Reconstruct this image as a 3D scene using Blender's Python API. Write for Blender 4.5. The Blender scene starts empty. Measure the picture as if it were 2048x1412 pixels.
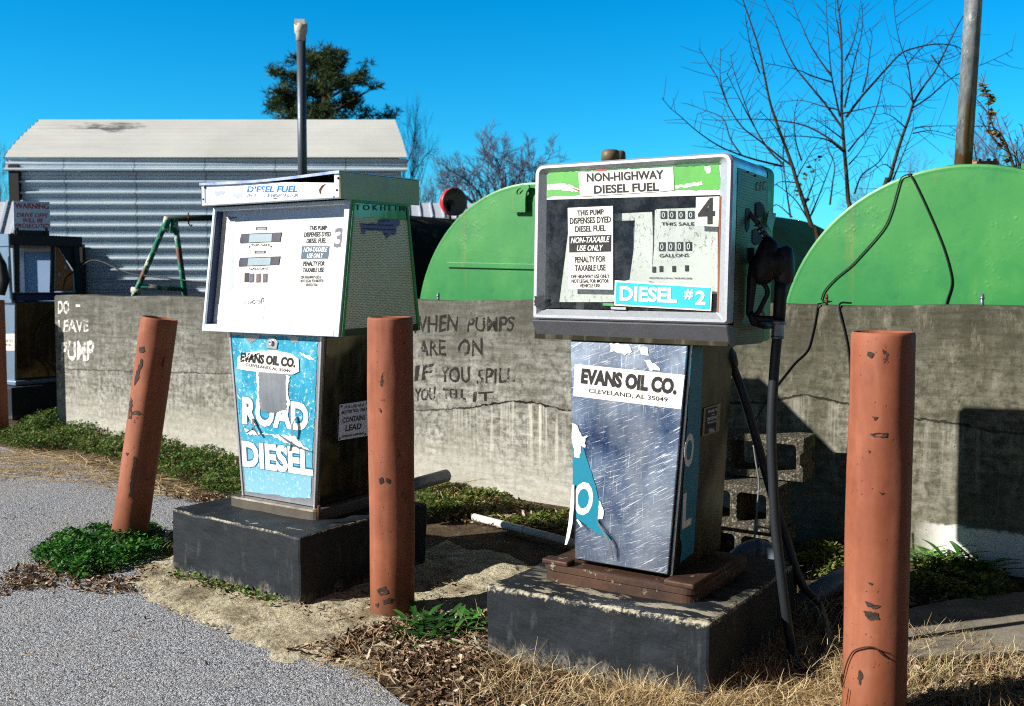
import bpy, math, random
import numpy as np
from mathutils import Vector, Matrix

random.seed(7)
RNG = np.random.default_rng(11)
SC = bpy.context.scene
COL = SC.collection

# ---------------------------------------------------------------- camera
F_PX, CX, CY, EYE = 2000.0, 1024.0, 706.0, 1.35
PITCH = math.atan(139 / 2000.0)
cam = bpy.data.cameras.new('camera')
cam_o = bpy.data.objects.new('camera', cam)
COL.objects.link(cam_o)
cam_o.location = (0, 0, EYE)
cam_o.rotation_euler = (math.pi / 2 - PITCH, 0, 0)
cam.sensor_fit = 'HORIZONTAL'
cam.sensor_width = 36.0
cam.lens = 36.0 * F_PX / 2048.0
cam.clip_end = 3000
cam.dof.use_dof = True
cam.dof.focus_distance = 4.0
cam.dof.aperture_fstop = 4.5
SC.camera = cam_o

# ---------------------------------------------------------------- world and sun
SUN_DIR = Vector((0.951 * 0.8813, 0.309 * 0.8813, -0.4726)).normalized()   # the way the light travels
SUN_EL = math.asin(-SUN_DIR.z)
SUN_ROT = math.atan2(-SUN_DIR.x, -SUN_DIR.y)
world = bpy.data.worlds.new('World')
SC.world = world
world.use_nodes = True
wn = world.node_tree
wn.nodes.clear()
sky = wn.nodes.new('ShaderNodeTexSky')
sky.sky_type = 'NISHITA'
sky.sun_disc = False
sky.sun_elevation = SUN_EL
sky.sun_rotation = SUN_ROT
sky.altitude = 200
sky.air_density = 1.0
sky.dust_density = 0.0
sky.ozone_density = 2.6
hs = wn.nodes.new('ShaderNodeHueSaturation')          # polarised, deeply saturated winter sky
hs.inputs['Hue'].default_value = 0.475
hs.inputs['Saturation'].default_value = 1.55
hs.inputs['Value'].default_value = 1.0
gr = wn.nodes.new('ShaderNodeMix'); gr.data_type = 'RGBA'; gr.blend_type = 'MULTIPLY'
gr.inputs[0].default_value = 1.0
gr.inputs[7].default_value = (0.34, 1.32, 1.76, 1.0)
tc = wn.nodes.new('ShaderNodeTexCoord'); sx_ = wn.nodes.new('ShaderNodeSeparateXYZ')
zr_ = wn.nodes.new('ShaderNodeValToRGB')              # sky dimmed towards the zenith to weaken the ambient light
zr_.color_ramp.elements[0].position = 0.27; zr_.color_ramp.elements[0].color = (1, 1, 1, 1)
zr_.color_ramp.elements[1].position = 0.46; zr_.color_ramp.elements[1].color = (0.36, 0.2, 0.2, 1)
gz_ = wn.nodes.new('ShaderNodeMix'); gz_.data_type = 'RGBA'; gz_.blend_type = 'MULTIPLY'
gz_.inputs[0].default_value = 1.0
bg = wn.nodes.new('ShaderNodeBackground')
bg.inputs['Strength'].default_value = 0.065
wo = wn.nodes.new('ShaderNodeOutputWorld')
wn.links.new(sky.outputs[0], hs.inputs['Color'])
wn.links.new(hs.outputs[0], gr.inputs[6])
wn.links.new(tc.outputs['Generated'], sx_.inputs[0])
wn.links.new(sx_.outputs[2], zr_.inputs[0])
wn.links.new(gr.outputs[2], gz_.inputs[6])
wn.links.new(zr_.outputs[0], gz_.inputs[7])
# sky dimmed and greyed away from the view, added to darken the shadows
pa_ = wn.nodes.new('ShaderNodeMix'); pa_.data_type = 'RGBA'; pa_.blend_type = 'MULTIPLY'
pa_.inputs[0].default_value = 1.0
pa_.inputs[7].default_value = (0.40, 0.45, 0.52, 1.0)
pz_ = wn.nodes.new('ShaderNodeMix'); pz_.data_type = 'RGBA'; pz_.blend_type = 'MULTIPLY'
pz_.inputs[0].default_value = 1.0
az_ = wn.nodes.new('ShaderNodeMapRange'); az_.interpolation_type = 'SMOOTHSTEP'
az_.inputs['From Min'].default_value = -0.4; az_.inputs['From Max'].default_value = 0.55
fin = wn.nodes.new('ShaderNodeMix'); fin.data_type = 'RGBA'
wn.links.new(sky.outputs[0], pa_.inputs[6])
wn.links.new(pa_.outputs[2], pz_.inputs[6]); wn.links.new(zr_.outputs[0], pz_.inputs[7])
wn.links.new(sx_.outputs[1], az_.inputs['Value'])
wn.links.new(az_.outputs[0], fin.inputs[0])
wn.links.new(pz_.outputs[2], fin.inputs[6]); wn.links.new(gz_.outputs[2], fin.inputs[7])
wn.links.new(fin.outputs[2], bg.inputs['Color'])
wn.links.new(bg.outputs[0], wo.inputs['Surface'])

sun = bpy.data.lights.new('sun', 'SUN')
sun.energy = 5.0
sun.angle = math.radians(0.5)
sun.color = (1.0, 0.955, 0.885)
sun_o = bpy.data.objects.new('sun', sun)
COL.objects.link(sun_o)
sun_o.rotation_euler = SUN_DIR.to_track_quat('-Z', 'Y').to_euler()
sun_o.location = (-30, -5, 20)

SC.view_settings.view_transform = 'Standard'
SC.view_settings.look = 'None'
SC.view_settings.exposure = 0.62
SC.view_settings.gamma = 1.0
SC.render.engine = 'CYCLES'
SC.cycles.filter_width = 1.1
SC.cycles.use_denoising = False
SC.cycles.denoising_input_passes = 'RGB_ALBEDO_NORMAL'
SC.cycles.max_bounces = 8
SC.cycles.transparent_max_bounces = 16
SC.cycles.sample_clamp_indirect = 6.0

# ---------------------------------------------------------------- sight lines used to lay the place out
_fw = Vector((0, math.cos(PITCH), -math.sin(PITCH)))
_up = Vector((0, math.sin(PITCH), math.cos(PITCH)))
_rt = Vector((1, 0, 0))
_eye = Vector((0, 0, EYE))
def ray(x, y):
    return _fw + _rt * ((x - CX) / F_PX) - _up * ((y - CY) / F_PX)
def at(x, y, Y):
    r = ray(x, y)
    return _eye + r * (Y / r.y)
def gnd(x, y, z=0.0):
    r = ray(x, y)
    return _eye + r * ((z - EYE) / r.z)

# ---------------------------------------------------------------- object helpers
def tag(o, label=None, cat=None, group=None, kind=None):
    if label: o['label'] = label
    if cat: o['category'] = cat
    if group: o['group'] = group
    if kind: o['kind'] = kind
    return o
def empty(name, M, label, cat, group=None):
    o = bpy.data.objects.new(name, None)
    COL.objects.link(o)
    o.matrix_world = M
    o.empty_display_size = 0.1
    return tag(o, label, cat, group)
def pose(x, y, z, yaw=0.0, tx=0.0, ty=0.0):
    from mathutils import Euler
    return Matrix.Translation((x, y, z)) @ Euler((-ty, tx, yaw), 'XYZ').to_matrix().to_4x4()

class MB:
    """collects shapes and links them as one mesh object"""
    def __init__(s):
        s.V = []; s.F = []; s.S = []
    def add(s, vs, fs, smooth=False):
        b = len(s.V)
        s.V += [tuple(v) for v in vs]
        s.F += [tuple(i + b for i in f) for f in fs]
        s.S += [smooth] * len(fs)
        return s
    def hexa(s, p):     # 0-3 bottom ring ccw from above, 4-7 top ring
        return s.add(p, [(3, 2, 1, 0), (4, 5, 6, 7), (0, 1, 5, 4), (1, 2, 6, 5), (2, 3, 7, 6), (3, 0, 4, 7)])
    def box(s, x0, x1, y0, y1, z0, z1):
        return s.hexa([(x0, y0, z0), (x1, y0, z0), (x1, y1, z0), (x0, y1, z0), (x0, y0, z1), (x1, y0, z1), (x1, y1, z1), (x0, y1, z1)])
    def obox(s, c, half, M):
        vs = [Vector(c) + M @ Vector((sx * half[0], sy * half[1], sz * half[2])) for sz in (-1, 1) for sx, sy in ((-1, -1), (1, -1), (1, 1), (-1, 1))]
        return s.hexa(vs)
    def tube(s, pts, r, n=8, cap=True, smooth=True):
        pts = [Vector(p) for p in pts]
        k = len(pts)
        rs = r if isinstance(r, (list, tuple)) else [r] * k
        t0 = (pts[1] - pts[0]).normalized()
        a = t0.orthogonal().normalized()
        vs = []
        for i in range(k):
            if i == 0: t = pts[1] - pts[0]
            elif i == k - 1: t = pts[-1] - pts[-2]
            else: t = (pts[i + 1] - pts[i]).normalized() + (pts[i] - pts[i - 1]).normalized()
            if t.length < 1e-9: t = t0
            t = t.normalized()
            a = (a - t * a.dot(t))
            a = a.normalized() if a.length > 1e-6 else t.orthogonal().normalized()
            b = t.cross(a)
            for j in range(n):
                q = 2 * math.pi * j / n
                vs.append(pts[i] + (a * math.cos(q) + b * math.sin(q)) * rs[i])
        fs = [(i * n + j, i * n + (j + 1) % n, (i + 1) * n + (j + 1) % n, (i + 1) * n + j) for i in range(k - 1) for j in range(n)]
        s.add(vs, fs, smooth)
        if cap:
            b = len(s.V) - len(vs)
            s.F += [tuple(b + j for j in reversed(range(n))), tuple(b + (k - 1) * n + j for j in range(n))]
            s.S += [False, False]
        return s
    def lathe(s, prof, n=24, M=Matrix.Identity(4), smooth=True, cap=True):
        vs = []
        for r, z in prof:
            for j in range(n):
                q = 2 * math.pi * j / n
                vs.append(M @ Vector((r * math.cos(q), r * math.sin(q), z)))
        k = len(prof)
        fs = [(i * n + j, i * n + (j + 1) % n, (i + 1) * n + (j + 1) % n, (i + 1) * n + j) for i in range(k - 1) for j in range(n)]
        s.add(vs, fs, smooth)
        if cap:
            b = len(s.V) - len(vs)
            s.F += [tuple(b + j for j in reversed(range(n))), tuple(b + (k - 1) * n + j for j in range(n))]
            s.S += [False, False]
        return s
    def loops(s, loops, close=True, smooth=False, cap0=False, cap1=False):
        n = len(loops[0])
        vs = [p for l in loops for p in l]
        m = n if close else n - 1
        fs = [(i * n + j, i * n + (j + 1) % n, (i + 1) * n + (j + 1) % n, (i + 1) * n + j) for i in range(len(loops) - 1) for j in range(m)]
        s.add(vs, fs, smooth)
        b = len(s.V) - len(vs)
        if cap0: s.F.append(tuple(b + j for j in reversed(range(n)))); s.S.append(False)
        if cap1: s.F.append(tuple(b + (len(loops) - 1) * n + j for j in range(n))); s.S.append(False)
        return s
    def plate(s, pts, n, th):
        """a polygon (list of points) thickened by th along n"""
        n = Vector(n)
        k = len(pts)
        a = [Vector(p) for p in pts]; b = [p + n * th for p in a]
        fs = [tuple(reversed(range(k))), tuple(range(k, 2 * k))] + [(i, (i + 1) % k, k + (i + 1) % k, k + i) for i in range(k)]
        return s.add(a + b, fs)
    def build(s, name, m, parent=None, bevel=0, M=None, seg=2):
        me = bpy.data.meshes.new(name)
        me.from_pydata(s.V, [], s.F)
        me.polygons.foreach_set('use_smooth', s.S)
        me.materials.append(m)
        me.update()
        o = bpy.data.objects.new(name, me)
        COL.objects.link(o)
        if parent: o.parent = parent
        if M is not None: o.matrix_world = M
        if bevel:
            b = o.modifiers.new('bevel', 'BEVEL')
            b.width = bevel; b.segments = seg; b.limit_method = 'ANGLE'; b.angle_limit = math.radians(40)
        return o

def np_mesh(name, V, Fq, m, parent=None, smooth=False):
    """mesh from numpy verts and same-sized faces"""
    me = bpy.data.meshes.new(name)
    k = Fq.shape[1]
    me.vertices.add(len(V)); me.vertices.foreach_set('co', np.ascontiguousarray(V, np.float32).ravel())
    me.loops.add(Fq.size); me.loops.foreach_set('vertex_index', np.ascontiguousarray(Fq, np.int32).ravel())
    me.polygons.add(len(Fq)); me.polygons.foreach_set('loop_start', np.arange(0, Fq.size, k, dtype=np.int32))
    if smooth: me.polygons.foreach_set('use_smooth', np.ones(len(Fq), bool))
    me.materials.append(m)
    me.update(calc_edges=True)
    me.validate()
    o = bpy.data.objects.new(name, me)
    COL.objects.link(o)
    if parent: o.parent = parent
    return o

class Face:
    """a plane of a thing: local origin, right and up axes; px() finds a sight line's point on it"""
    def __init__(s, M, o, u, v):
        s.M = M; s.o = Vector(o); s.u = Vector(u).normalized(); v = Vector(v)
        s.v = (v - s.u * v.dot(s.u)).normalized(); s.n = s.u.cross(s.v)
        R = M.to_3x3()
        s.wo = M @ s.o; s.wu = R @ s.u; s.wv = R @ s.v; s.wn = R @ s.n
    def px(s, x, y):
        r = ray(x, y)
        p = _eye + r * ((s.wo - _eye).dot(s.wn) / r.dot(s.wn))
        d = p - s.wo
        return Vector((d.dot(s.wu), d.dot(s.wv)))
    def pt(s, a, b, h=0.0):
        return s.o + s.u * a + s.v * b + s.n * h
    def lift(s, h):
        return Face(s.M, s.o + s.n * h, s.u, s.v)

def zoomer(x0, y0, k):
    return lambda *ps: [(x0 + x * k, y0 + y * k) for x, y in ps]

def rough_edge(pts, step, amp, rnd=random):
    """2-D outline with torn edges"""
    out = []
    k = len(pts)
    for i in range(k):
        a = Vector(pts[i]); b = Vector(pts[(i + 1) % k])
        m = max(1, int((b - a).length / step))
        nrm = Vector((-(b - a).y, (b - a).x))
        if nrm.length > 0: nrm.normalize()
        for j in range(m):
            p = a + (b - a) * (j / m)
            if j: p = p + nrm * rnd.uniform(-amp, amp)
            out.append(p)
    return out

def sticker(face, name, px, m, parent, h=0.0012, th=0.001, torn=None, label=None):
    pts = [face.px(*p) for p in px]
    if torn: pts = rough_edge(pts, *torn)
    if sum(pts[i].x * pts[(i + 1) % len(pts)].y - pts[(i + 1) % len(pts)].x * pts[i].y for i in range(len(pts))) < 0: pts.reverse()
    mb = MB().plate([face.pt(p.x, p.y, h) for p in pts], face.n, th)
    o = mb.build(name, m, parent)
    if label: o['label'] = label
    return o

def letters(face, name, items, m, parent, h=0.003, th=0.0006, wob=0.0):
    """items: (words, bottom left, bottom right, top left[, boldness]) - every line fitted on its face"""
    V, Fc = [], []
    for it in items:
        body, bl, br, tl = it[:4]
        bold = it[4] if len(it) > 4 else 0.0
        cu = bpy.data.curves.new('words', 'FONT')
        cu.body = body; cu.size = 1.0; cu.offset = bold; cu.resolution_u = 3
        to = bpy.data.objects.new('words', cu)
        COL.objects.link(to)
        dg = bpy.context.evaluated_depsgraph_get()
        me = bpy.data.meshes.new_from_object(to.evaluated_get(dg))
        COL.objects.unlink(to); bpy.data.objects.remove(to); bpy.data.curves.remove(cu)
        co = np.array([v.co[:] for v in me.vertices])
        if len(co) == 0: continue
        lo, hi = co.min(0), co.max(0)
        A, B, C = face.px(*bl), face.px(*br), face.px(*tl)
        if wob:      # an unsteady hand: letters drift and their strokes swell
            ph = random.random() * 50
            hgt_ = hi[1] - lo[1]
            for c in co:
                k_ = round((c[0] - lo[0]) / 0.62)
                c[1] += wob * hgt_ * (0.55 * math.sin(k_ * 12.9 + ph) + 0.5 * math.sin(c[0] * 7.3 + c[1] * 9.1 + ph) + 0.3 * math.sin(c[0] * 21.7 - c[1] * 17 + ph))
                c[0] += wob * hgt_ * (0.6 * math.sin(c[1] * 6.1 + k_ * 5.3 + ph) + 0.4 * math.sin(c[1] * 19.3 + c[0] * 13 + ph))
        base = len(V)
        for c in co:
            s = (c[0] - lo[0]) / max(1e-6, hi[0] - lo[0]); t = (c[1] - lo[1]) / max(1e-6, hi[1] - lo[1])
            q = A + (B - A) * s + (C - A) * t
            V.append(face.pt(q.x, q.y, h))
        for p in me.polygons:
            idx = [base + i for i in p.vertices]
            a, b, c = V[idx[0]], V[idx[1]], V[idx[2]]
            Fc.append(tuple(idx))
        bpy.data.meshes.remove(me)
    mb = MB(); mb.add(V, Fc)
    o = mb.build(name, m, parent)
    sol = o.modifiers.new('thick', 'SOLIDIFY'); sol.thickness = th; sol.offset = 0
    return o

# ---------------------------------------------------------------- material helpers
def S(r, g, b):
    f = lambda c: (c / 255 / 12.92) if c / 255 <= 0.04045 else ((c / 255 + 0.055) / 1.055) ** 2.4
    return (f(r), f(g), f(b), 1.0)
class G:
    def __init__(s, name):
        s.m = bpy.data.materials.new(name); s.m.use_nodes = True
        s.nt = s.m.node_tree; s.nt.nodes.clear()
    def N(s, t, ins=None, out=0, **props):
        n = s.nt.nodes.new('ShaderNode' + t)
        for k, v in props.items(): setattr(n, k, v)
        for k, v in (ins or {}).items():
            if isinstance(v, bpy.types.NodeSocket): s.nt.links.new(v, n.inputs[k])
            else: n.inputs[k].default_value = v
        return n.outputs[out]
    def co(s, scale=(1, 1, 1), rot=(0, 0, 0), loc=(0, 0, 0), kind='Object'):
        if kind == 'World': v = s.N('NewGeometry', out='Position')
        else: v = s.N('TexCoord', out=kind)
        return s.N('Mapping', {'Vector': v, 'Scale': scale, 'Rotation': rot, 'Location': loc})
    def noise(s, vec, scale, detail=5, rough=0.6, dist=0.0):
        return s.N('TexNoise', {'Vector': vec, 'Scale': scale, 'Detail': detail, 'Roughness': rough, 'Distortion': dist})
    def vor(s, vec, scale, out='Distance', feature='F1', rnd=1.0):
        return s.N('TexVoronoi', {'Vector': vec, 'Scale': scale, 'Randomness': rnd}, out=out, feature=feature)
    def ramp(s, fac, stops, interp='LINEAR', out=0):
        n = s.nt.nodes.new('ShaderNodeValToRGB')
        cr = n.color_ramp; cr.interpolation = interp
        while len(cr.elements) < len(stops): cr.elements.new(0.5)
        for e, (p, c) in zip(cr.elements, stops):
            e.position = p
            e.color = (c, c, c, 1) if isinstance(c, (int, float)) else c
        s.nt.links.new(fac, n.inputs[0])
        return n.outputs[out]
    def mix(s, fac, a, b, blend='MIX'):
        n = s.nt.nodes.new('ShaderNodeMix'); n.data_type = 'RGBA'; n.blend_type = blend
        for i, v in ((0, fac), (6, a), (7, b)):
            if isinstance(v, bpy.types.NodeSocket): s.nt.links.new(v, n.inputs[i])
            else: n.inputs[i].default_value = v
        return n.outputs[2]
    def math(s, op, a, b=0.0, c=0.0, clamp=False):
        n = s.nt.nodes.new('ShaderNodeMath'); n.operation = op; n.use_clamp = clamp
        for i, v in enumerate((a, b, c)):
            if isinstance(v, bpy.types.NodeSocket): s.nt.links.new(v, n.inputs[i])
            else: n.inputs[i].default_value = v
        return n.outputs[0]
    def sep(s, vec):
        n = s.nt.nodes.new('ShaderNodeSeparateXYZ'); s.nt.links.new(vec, n.inputs[0]); return n.outputs
    def bump(s, h, strength=0.3, dist=0.01, normal=None):
        ins = {'Height': h, 'Strength': strength, 'Distance': dist}
        if normal is not None: ins['Normal'] = normal
        return s.N('Bump', ins)
    def out(s, color, rough=0.6, metal=0.0, normal=None, spec=0.4, alpha=None, **kw):
        ins = {'Base Color': color, 'Roughness': rough, 'Metallic': metal, 'Specular IOR Level': spec}
        if normal is not None: ins['Normal'] = normal
        if alpha is not None: ins['Alpha'] = alpha
        ins.update(kw)
        b = s.N('BsdfPrincipled', ins)
        o = s.nt.nodes.new('ShaderNodeOutputMaterial')
        s.nt.links.new(b, o.inputs['Surface'])
        return s.m

def painted(name, base, dirt, chip=None, scale=6, dirt_amt=0.5, chip_amt=0.33, rough=0.5, metal=0.0, bump=0.15, streak=(1, 1, 1), spec=0.4):
    g = G(name)
    v = g.co(scale=streak)
    n1 = g.noise(v, scale, 6, 0.65)
    c = g.mix(g.ramp(n1, [(0.5 - 0.2, 0), (0.75, dirt_amt)]), base, dirt)
    n2 = g.noise(g.co(), scale * 7, 4, 0.6)
    c = g.mix(g.ramp(n2, [(0.35, 0.0), (0.8, 0.35)]), c, dirt)
    hgt = n2
    if chip is not None:
        n3 = g.noise(g.co(loc=(3, 1, 2)), scale * 2.2, 6, 0.7)
        k = g.ramp(n3, [(1 - chip_amt - 0.02, 0), (1 - chip_amt, 1)])
        c = g.mix(k, c, chip)
        hgt = g.math('SUBTRACT', n2, k)
    r = g.ramp(n1, [(0.3, rough - 0.08), (0.7, rough + 0.12)])
    return g.out(c, r, metal, g.bump(hgt, bump, 0.003), spec)
def plain(name, base, rough=0.5, metal=0.0, spec=0.4, var=0.25, scale=20):
    g = G(name)
    n = g.noise(g.co(), scale, 5, 0.65)
    dk = tuple(c * (1 - var) for c in base[:3]) + (1,)
    lt = tuple(min(1, c * (1 + var * 0.6)) for c in base[:3]) + (1,)
    return g.out(g.ramp(n, [(0.25, dk), (0.75, lt)]), g.ramp(n, [(0.3, max(0.05, rough - 0.07)), (0.7, min(1, rough + 0.1))]), metal, g.bump(n, 0.08, 0.002), spec)
# ================================================================ SETTING MATERIALS
def mat_asphalt():
    g = G('asphalt_aged')
    v = g.co(kind='World')
    dn_ = g.N('TexNoise', {'Vector': v, 'Scale': 70.0, 'Detail': 3.0}, out='Color')
    vd = g.N('VectorMath', {0: v, 1: g.N('VectorMath', {0: dn_, 1: (0.012, 0.012, 0.012)}, operation='MULTIPLY')}, operation='ADD')
    cell = g.vor(vd, 190, 'Color')
    cr = g.sep(cell)[0]
    d = g.vor(vd, 190, 'Distance')
    fine = g.noise(v, 260, 3, 0.7)
    big = g.noise(v, 1.3, 5, 0.6)
    mid = g.noise(v, 14, 5, 0.65)
    stone = g.ramp(cr, [(0.0, S(144, 150, 162)), (0.3, S(204, 209, 217)), (0.8, S(228, 231, 236)), (1.0, S(252, 250, 246))])
    pit = g.ramp(d, [(0.42, 0.0), (0.72, 1.0)])
    c = g.mix(pit, stone, S(66, 66, 74))
    c = g.mix(g.ramp(fine, [(0.33, 0.6), (0.5, 0)]), c, S(60, 60, 66))
    c = g.mix(g.ramp(mid, [(0.48, 0), (0.75, 0.35)]), c, S(126, 124, 124))
    pt_ = g.noise(v, 62, 3, 0.55, 0.6)
    hole = g.ramp(pt_, [(0.31, 1.0), (0.40, 0.0)])
    c = g.mix(g.math('MULTIPLY', hole, 0.8), c, S(62, 64, 70))
    c = g.mix(g.ramp(big, [(0.4, 0), (0.7, 0.35)]), c, S(168, 164, 156))
    h = g.math('ADD', g.math('MULTIPLY', d, -1.0), g.math('MULTIPLY', fine, 0.8))
    h = g.math('ADD', h, g.math('MULTIPLY', mid, 1.2))
    h = g.math('ADD', h, g.math('MULTIPLY', g.ramp(pt_, [(0.3, 0.0), (0.55, 1.0)]), 1.4))
    return g.out(c, 0.88, 0, g.bump(h, 0.9, 0.0055), 0.25)
def mat_dirt():
    g = G('dirt_litter')
    v = g.co(kind='World')
    n = g.noise(v, 9, 8, 0.7); f = g.noise(v, 90, 4, 0.7)
    c = g.ramp(n, [(0.3, S(62, 50, 38)), (0.5, S(104, 88, 68)), (0.7, S(142, 124, 98))])
    c = g.mix(g.ramp(f, [(0.35, 0.7), (0.62, 0)]), c, S(46, 38, 30))
    return g.out(c, 0.95, 0, g.bump(g.math('ADD', n, f), 0.9, 0.02), 0.15)
def mat_apron():
    g = G('crumbling_concrete')
    v = g.co(kind='World')
    n = g.noise(v, 5, 8, 0.68); f = g.noise(v, 60, 5, 0.75); p = g.vor(v, 55)
    c = g.ramp(n, [(0.3, S(176, 164, 132)), (0.5, S(210, 200, 170)), (0.75, S(230, 222, 198))])
    c = g.mix(g.ramp(f, [(0.36, 0.75), (0.47, 0)]), c, S(104, 94, 74))
    c = g.mix(g.ramp(p, [(0.08, 0.6), (0.2, 0)]), c, S(70, 64, 56))
    d1 = g.noise(g.co(kind='World', loc=(3, 7, 0)), 3.6, 7, 0.7)
    c = g.mix(g.ramp(d1, [(0.50, 0), (0.62, 0.7)]), c, S(118, 104, 80))
    d2 = g.noise(g.co(kind='World', loc=(1, 2, 0)), 28, 4, 0.7)
    c = g.mix(g.ramp(d2, [(0.56, 0), (0.66, 0.6)]), c, S(96, 84, 64))
    h = g.math('ADD', g.math('MULTIPLY', n, 1.6), g.math('MULTIPLY', f, 1.6))
    return g.out(c, 0.95, 0, g.bump(h, 0.9, 0.016), 0.15)
def mat_slab():
    g = G('smooth_old_concrete')
    v = g.co(kind='World')
    n = g.noise(v, 7, 8, 0.65); f = g.noise(v, 120, 3, 0.7)
    c = g.ramp(n, [(0.3, S(104, 98, 88)), (0.7, S(158, 150, 134))])
    c = g.mix(g.ramp(f, [(0.3, 0.5), (0.5, 0)]), c, S(74, 70, 64))
    return g.out(c, 0.9, 0, g.bump(g.math('ADD', n, f), 0.5, 0.006), 0.2)

# ---------------------------------------------------------------- ground
def poly_sheet(name, pts, z, m, th=0.0, step=None, amp=0.0, seed=1):
    rnd = random.Random(seed)
    p2 = [Vector((p[0], p[1])) for p in pts]
    if step: p2 = rough_edge(p2, step, amp, rnd)
    if sum(p2[i].x * p2[(i + 1) % len(p2)].y - p2[(i + 1) % len(p2)].x * p2[i].y for i in range(len(p2))) < 0: p2.reverse()
    mb = MB()
    if th: mb.plate([(p.x, p.y, z - th) for p in p2], (0, 0, 1), th)
    else: mb.add([(p.x, p.y, z) for p in p2], [tuple(range(len(p2)))])
    o = mb.build(name, m)
    o['kind'] = 'structure'
    return o
def gp(*px): return [gnd(x, y) for x, y in px]
M_DIRT = mat_dirt(); M_ASPHALT = mat_asphalt(); M_APRON = mat_apron(); M_SLAB = mat_slab()
mb = MB(); mb.add([(-900, -60, -0.006), (900, -60, -0.006), (900, 2400, -0.006), (-900, 2400, -0.006)], [(0, 1, 2, 3)])
tag(mb.build('ground', M_DIRT), kind='structure')
ASPHALT_EDGE = gp((890, 1440), (800, 1405), (745, 1352), (640, 1318), (540, 1300), (460, 1265), (380, 1238), (300, 1200), (262, 1165), (330, 1110), (352, 1030), (420, 1005), (330, 985), (180, 930), (60, 905), (-60, 880), (-300, 862))
far = [Vector((-40, 14, 0)), Vector((-40, -30, 0)), Vector((1.2, -30, 0)), Vector((0.6, 0.5, 0))]
poly_sheet('asphalt', [p for p in ASPHALT_EDGE] + far, 0.002, M_ASPHALT, step=0.06, amp=0.014, seed=3)
# crumbling concrete apron: a fine height field with a broken outline
AP = [gnd(*p) for p in ((255, 1160), (285, 1185), (292, 1205), (380, 1240), (460, 1262), (490, 1285), (560, 1302), (640, 1330), (740, 1330), (850, 1300), (985, 1320), (1010, 1250), (1040, 1140), (1010, 1110), (930, 1100), (890, 1088), (850, 1110), (600, 1120), (345, 1108), (300, 1125))]
def inside(P, poly):
    """vectorised point in polygon"""
    x, y = P[:, 0], P[:, 1]
    r = np.zeros(len(P), bool)
    n = len(poly)
    for i in range(n):
        x1, y1 = poly[i][0], poly[i][1]; x2, y2 = poly[(i + 1) % n][0], poly[(i + 1) % n][1]
        if y1 == y2: continue
        c = ((y1 > y) != (y2 > y)) & (x < (x2 - x1) * (y - y1) / (y2 - y1) + x1)
        r ^= c
    return r
def fbm(x, y, seed, octaves=5, base=1.0):
    rg = np.random.default_rng(seed)
    out = np.zeros_like(x); a = 1.0; f = base
    for o in range(octaves):
        n = 64
        gr = rg.random((n, n))
        X = x * f + rg.random() * 50; Y = y * f + rg.random() * 50
        i = np.floor(X).astype(int); j = np.floor(Y).astype(int)
        u = X - i; v = Y - j; u = u * u * (3 - 2 * u); v = v * v * (3 - 2 * v)
        g00 = gr[i % n, j % n]; g10 = gr[(i + 1) % n, j % n]; g01 = gr[i % n, (j + 1) % n]; g11 = gr[(i + 1) % n, (j + 1) % n]
        out += a * ((g00 * (1 - u) + g10 * u) * (1 - v) + (g01 * (1 - u) + g11 * u) * v - 0.5)
        a *= 0.5; f *= 2.0
    return out
def seg_dist(P, poly):
    d = np.full(len(P), 1e9)
    n = len(poly)
    for i in range(n):
        a = np.array(poly[i][:2]); b = np.array(poly[(i + 1) % n][:2])
        ab = b - a; t = np.clip(((P[:, :2] - a) @ ab) / (ab @ ab), 0, 1)
        d = np.minimum(d, np.linalg.norm(P[:, :2] - (a + t[:, None] * ab), axis=1))
    return d
def height_patch(name, poly, res, zbase, amp, base, seed, m, edge=0.08, up=0.02, jag=0.05):
    P = np.array([p[:2] for p in poly]); lo, hi = P.min(0) - 0.1, P.max(0) + 0.1
    nx, ny = int((hi[0] - lo[0]) / res), int((hi[1] - lo[1]) / res)
    X, Y = np.meshgrid(np.linspace(lo[0], hi[0], nx), np.linspace(lo[1], hi[1], ny))
    Q = np.stack([X.ravel(), Y.ravel()], 1)
    sd = np.where(inside(Q, poly), 1, -1) * seg_dist(Q, poly) + jag * fbm(Q[:, 0], Q[:, 1], seed + 5, 4, 5)
    h = fbm(Q[:, 0], Q[:, 1], seed, 7, base) * amp
    z = zbase + np.clip(sd / edge, -1, 1) * up + h * np.clip(sd / edge + 0.5, 0, 1)
    keep = (sd > -edge).reshape(ny, nx)
    idx = np.arange(nx * ny).reshape(ny, nx)
    k = keep[:-1, :-1] & keep[1:, :-1] & keep[:-1, 1:] & keep[1:, 1:]
    Fq = np.stack([idx[:-1, :-1][k], idx[:-1, 1:][k], idx[1:, 1:][k], idx[1:, :-1][k]], 1)
    used = np.unique(Fq); rm = np.full(nx * ny, -1); rm[used] = np.arange(len(used))
    V = np.stack([Q[:, 0], Q[:, 1], z], 1)[used]
    o = np_mesh(name, V, rm[Fq], m, smooth=True)
    o['kind'] = 'structure'
    return o
height_patch('concrete_apron', AP, 0.006, 0.004, 0.013, 16.0, 21, M_APRON, edge=0.05, up=0.010, jag=0.12)
SLAB = gp((1690, 1275), (1830, 1228), (1960, 1203), (2300, 1180), (2380, 1300), (2048, 1318), (1830, 1330))
poly_sheet('concrete_slab', SLAB, 0.03, M_SLAB, th=0.03, step=0.2, amp=0.004, seed=5)

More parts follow.
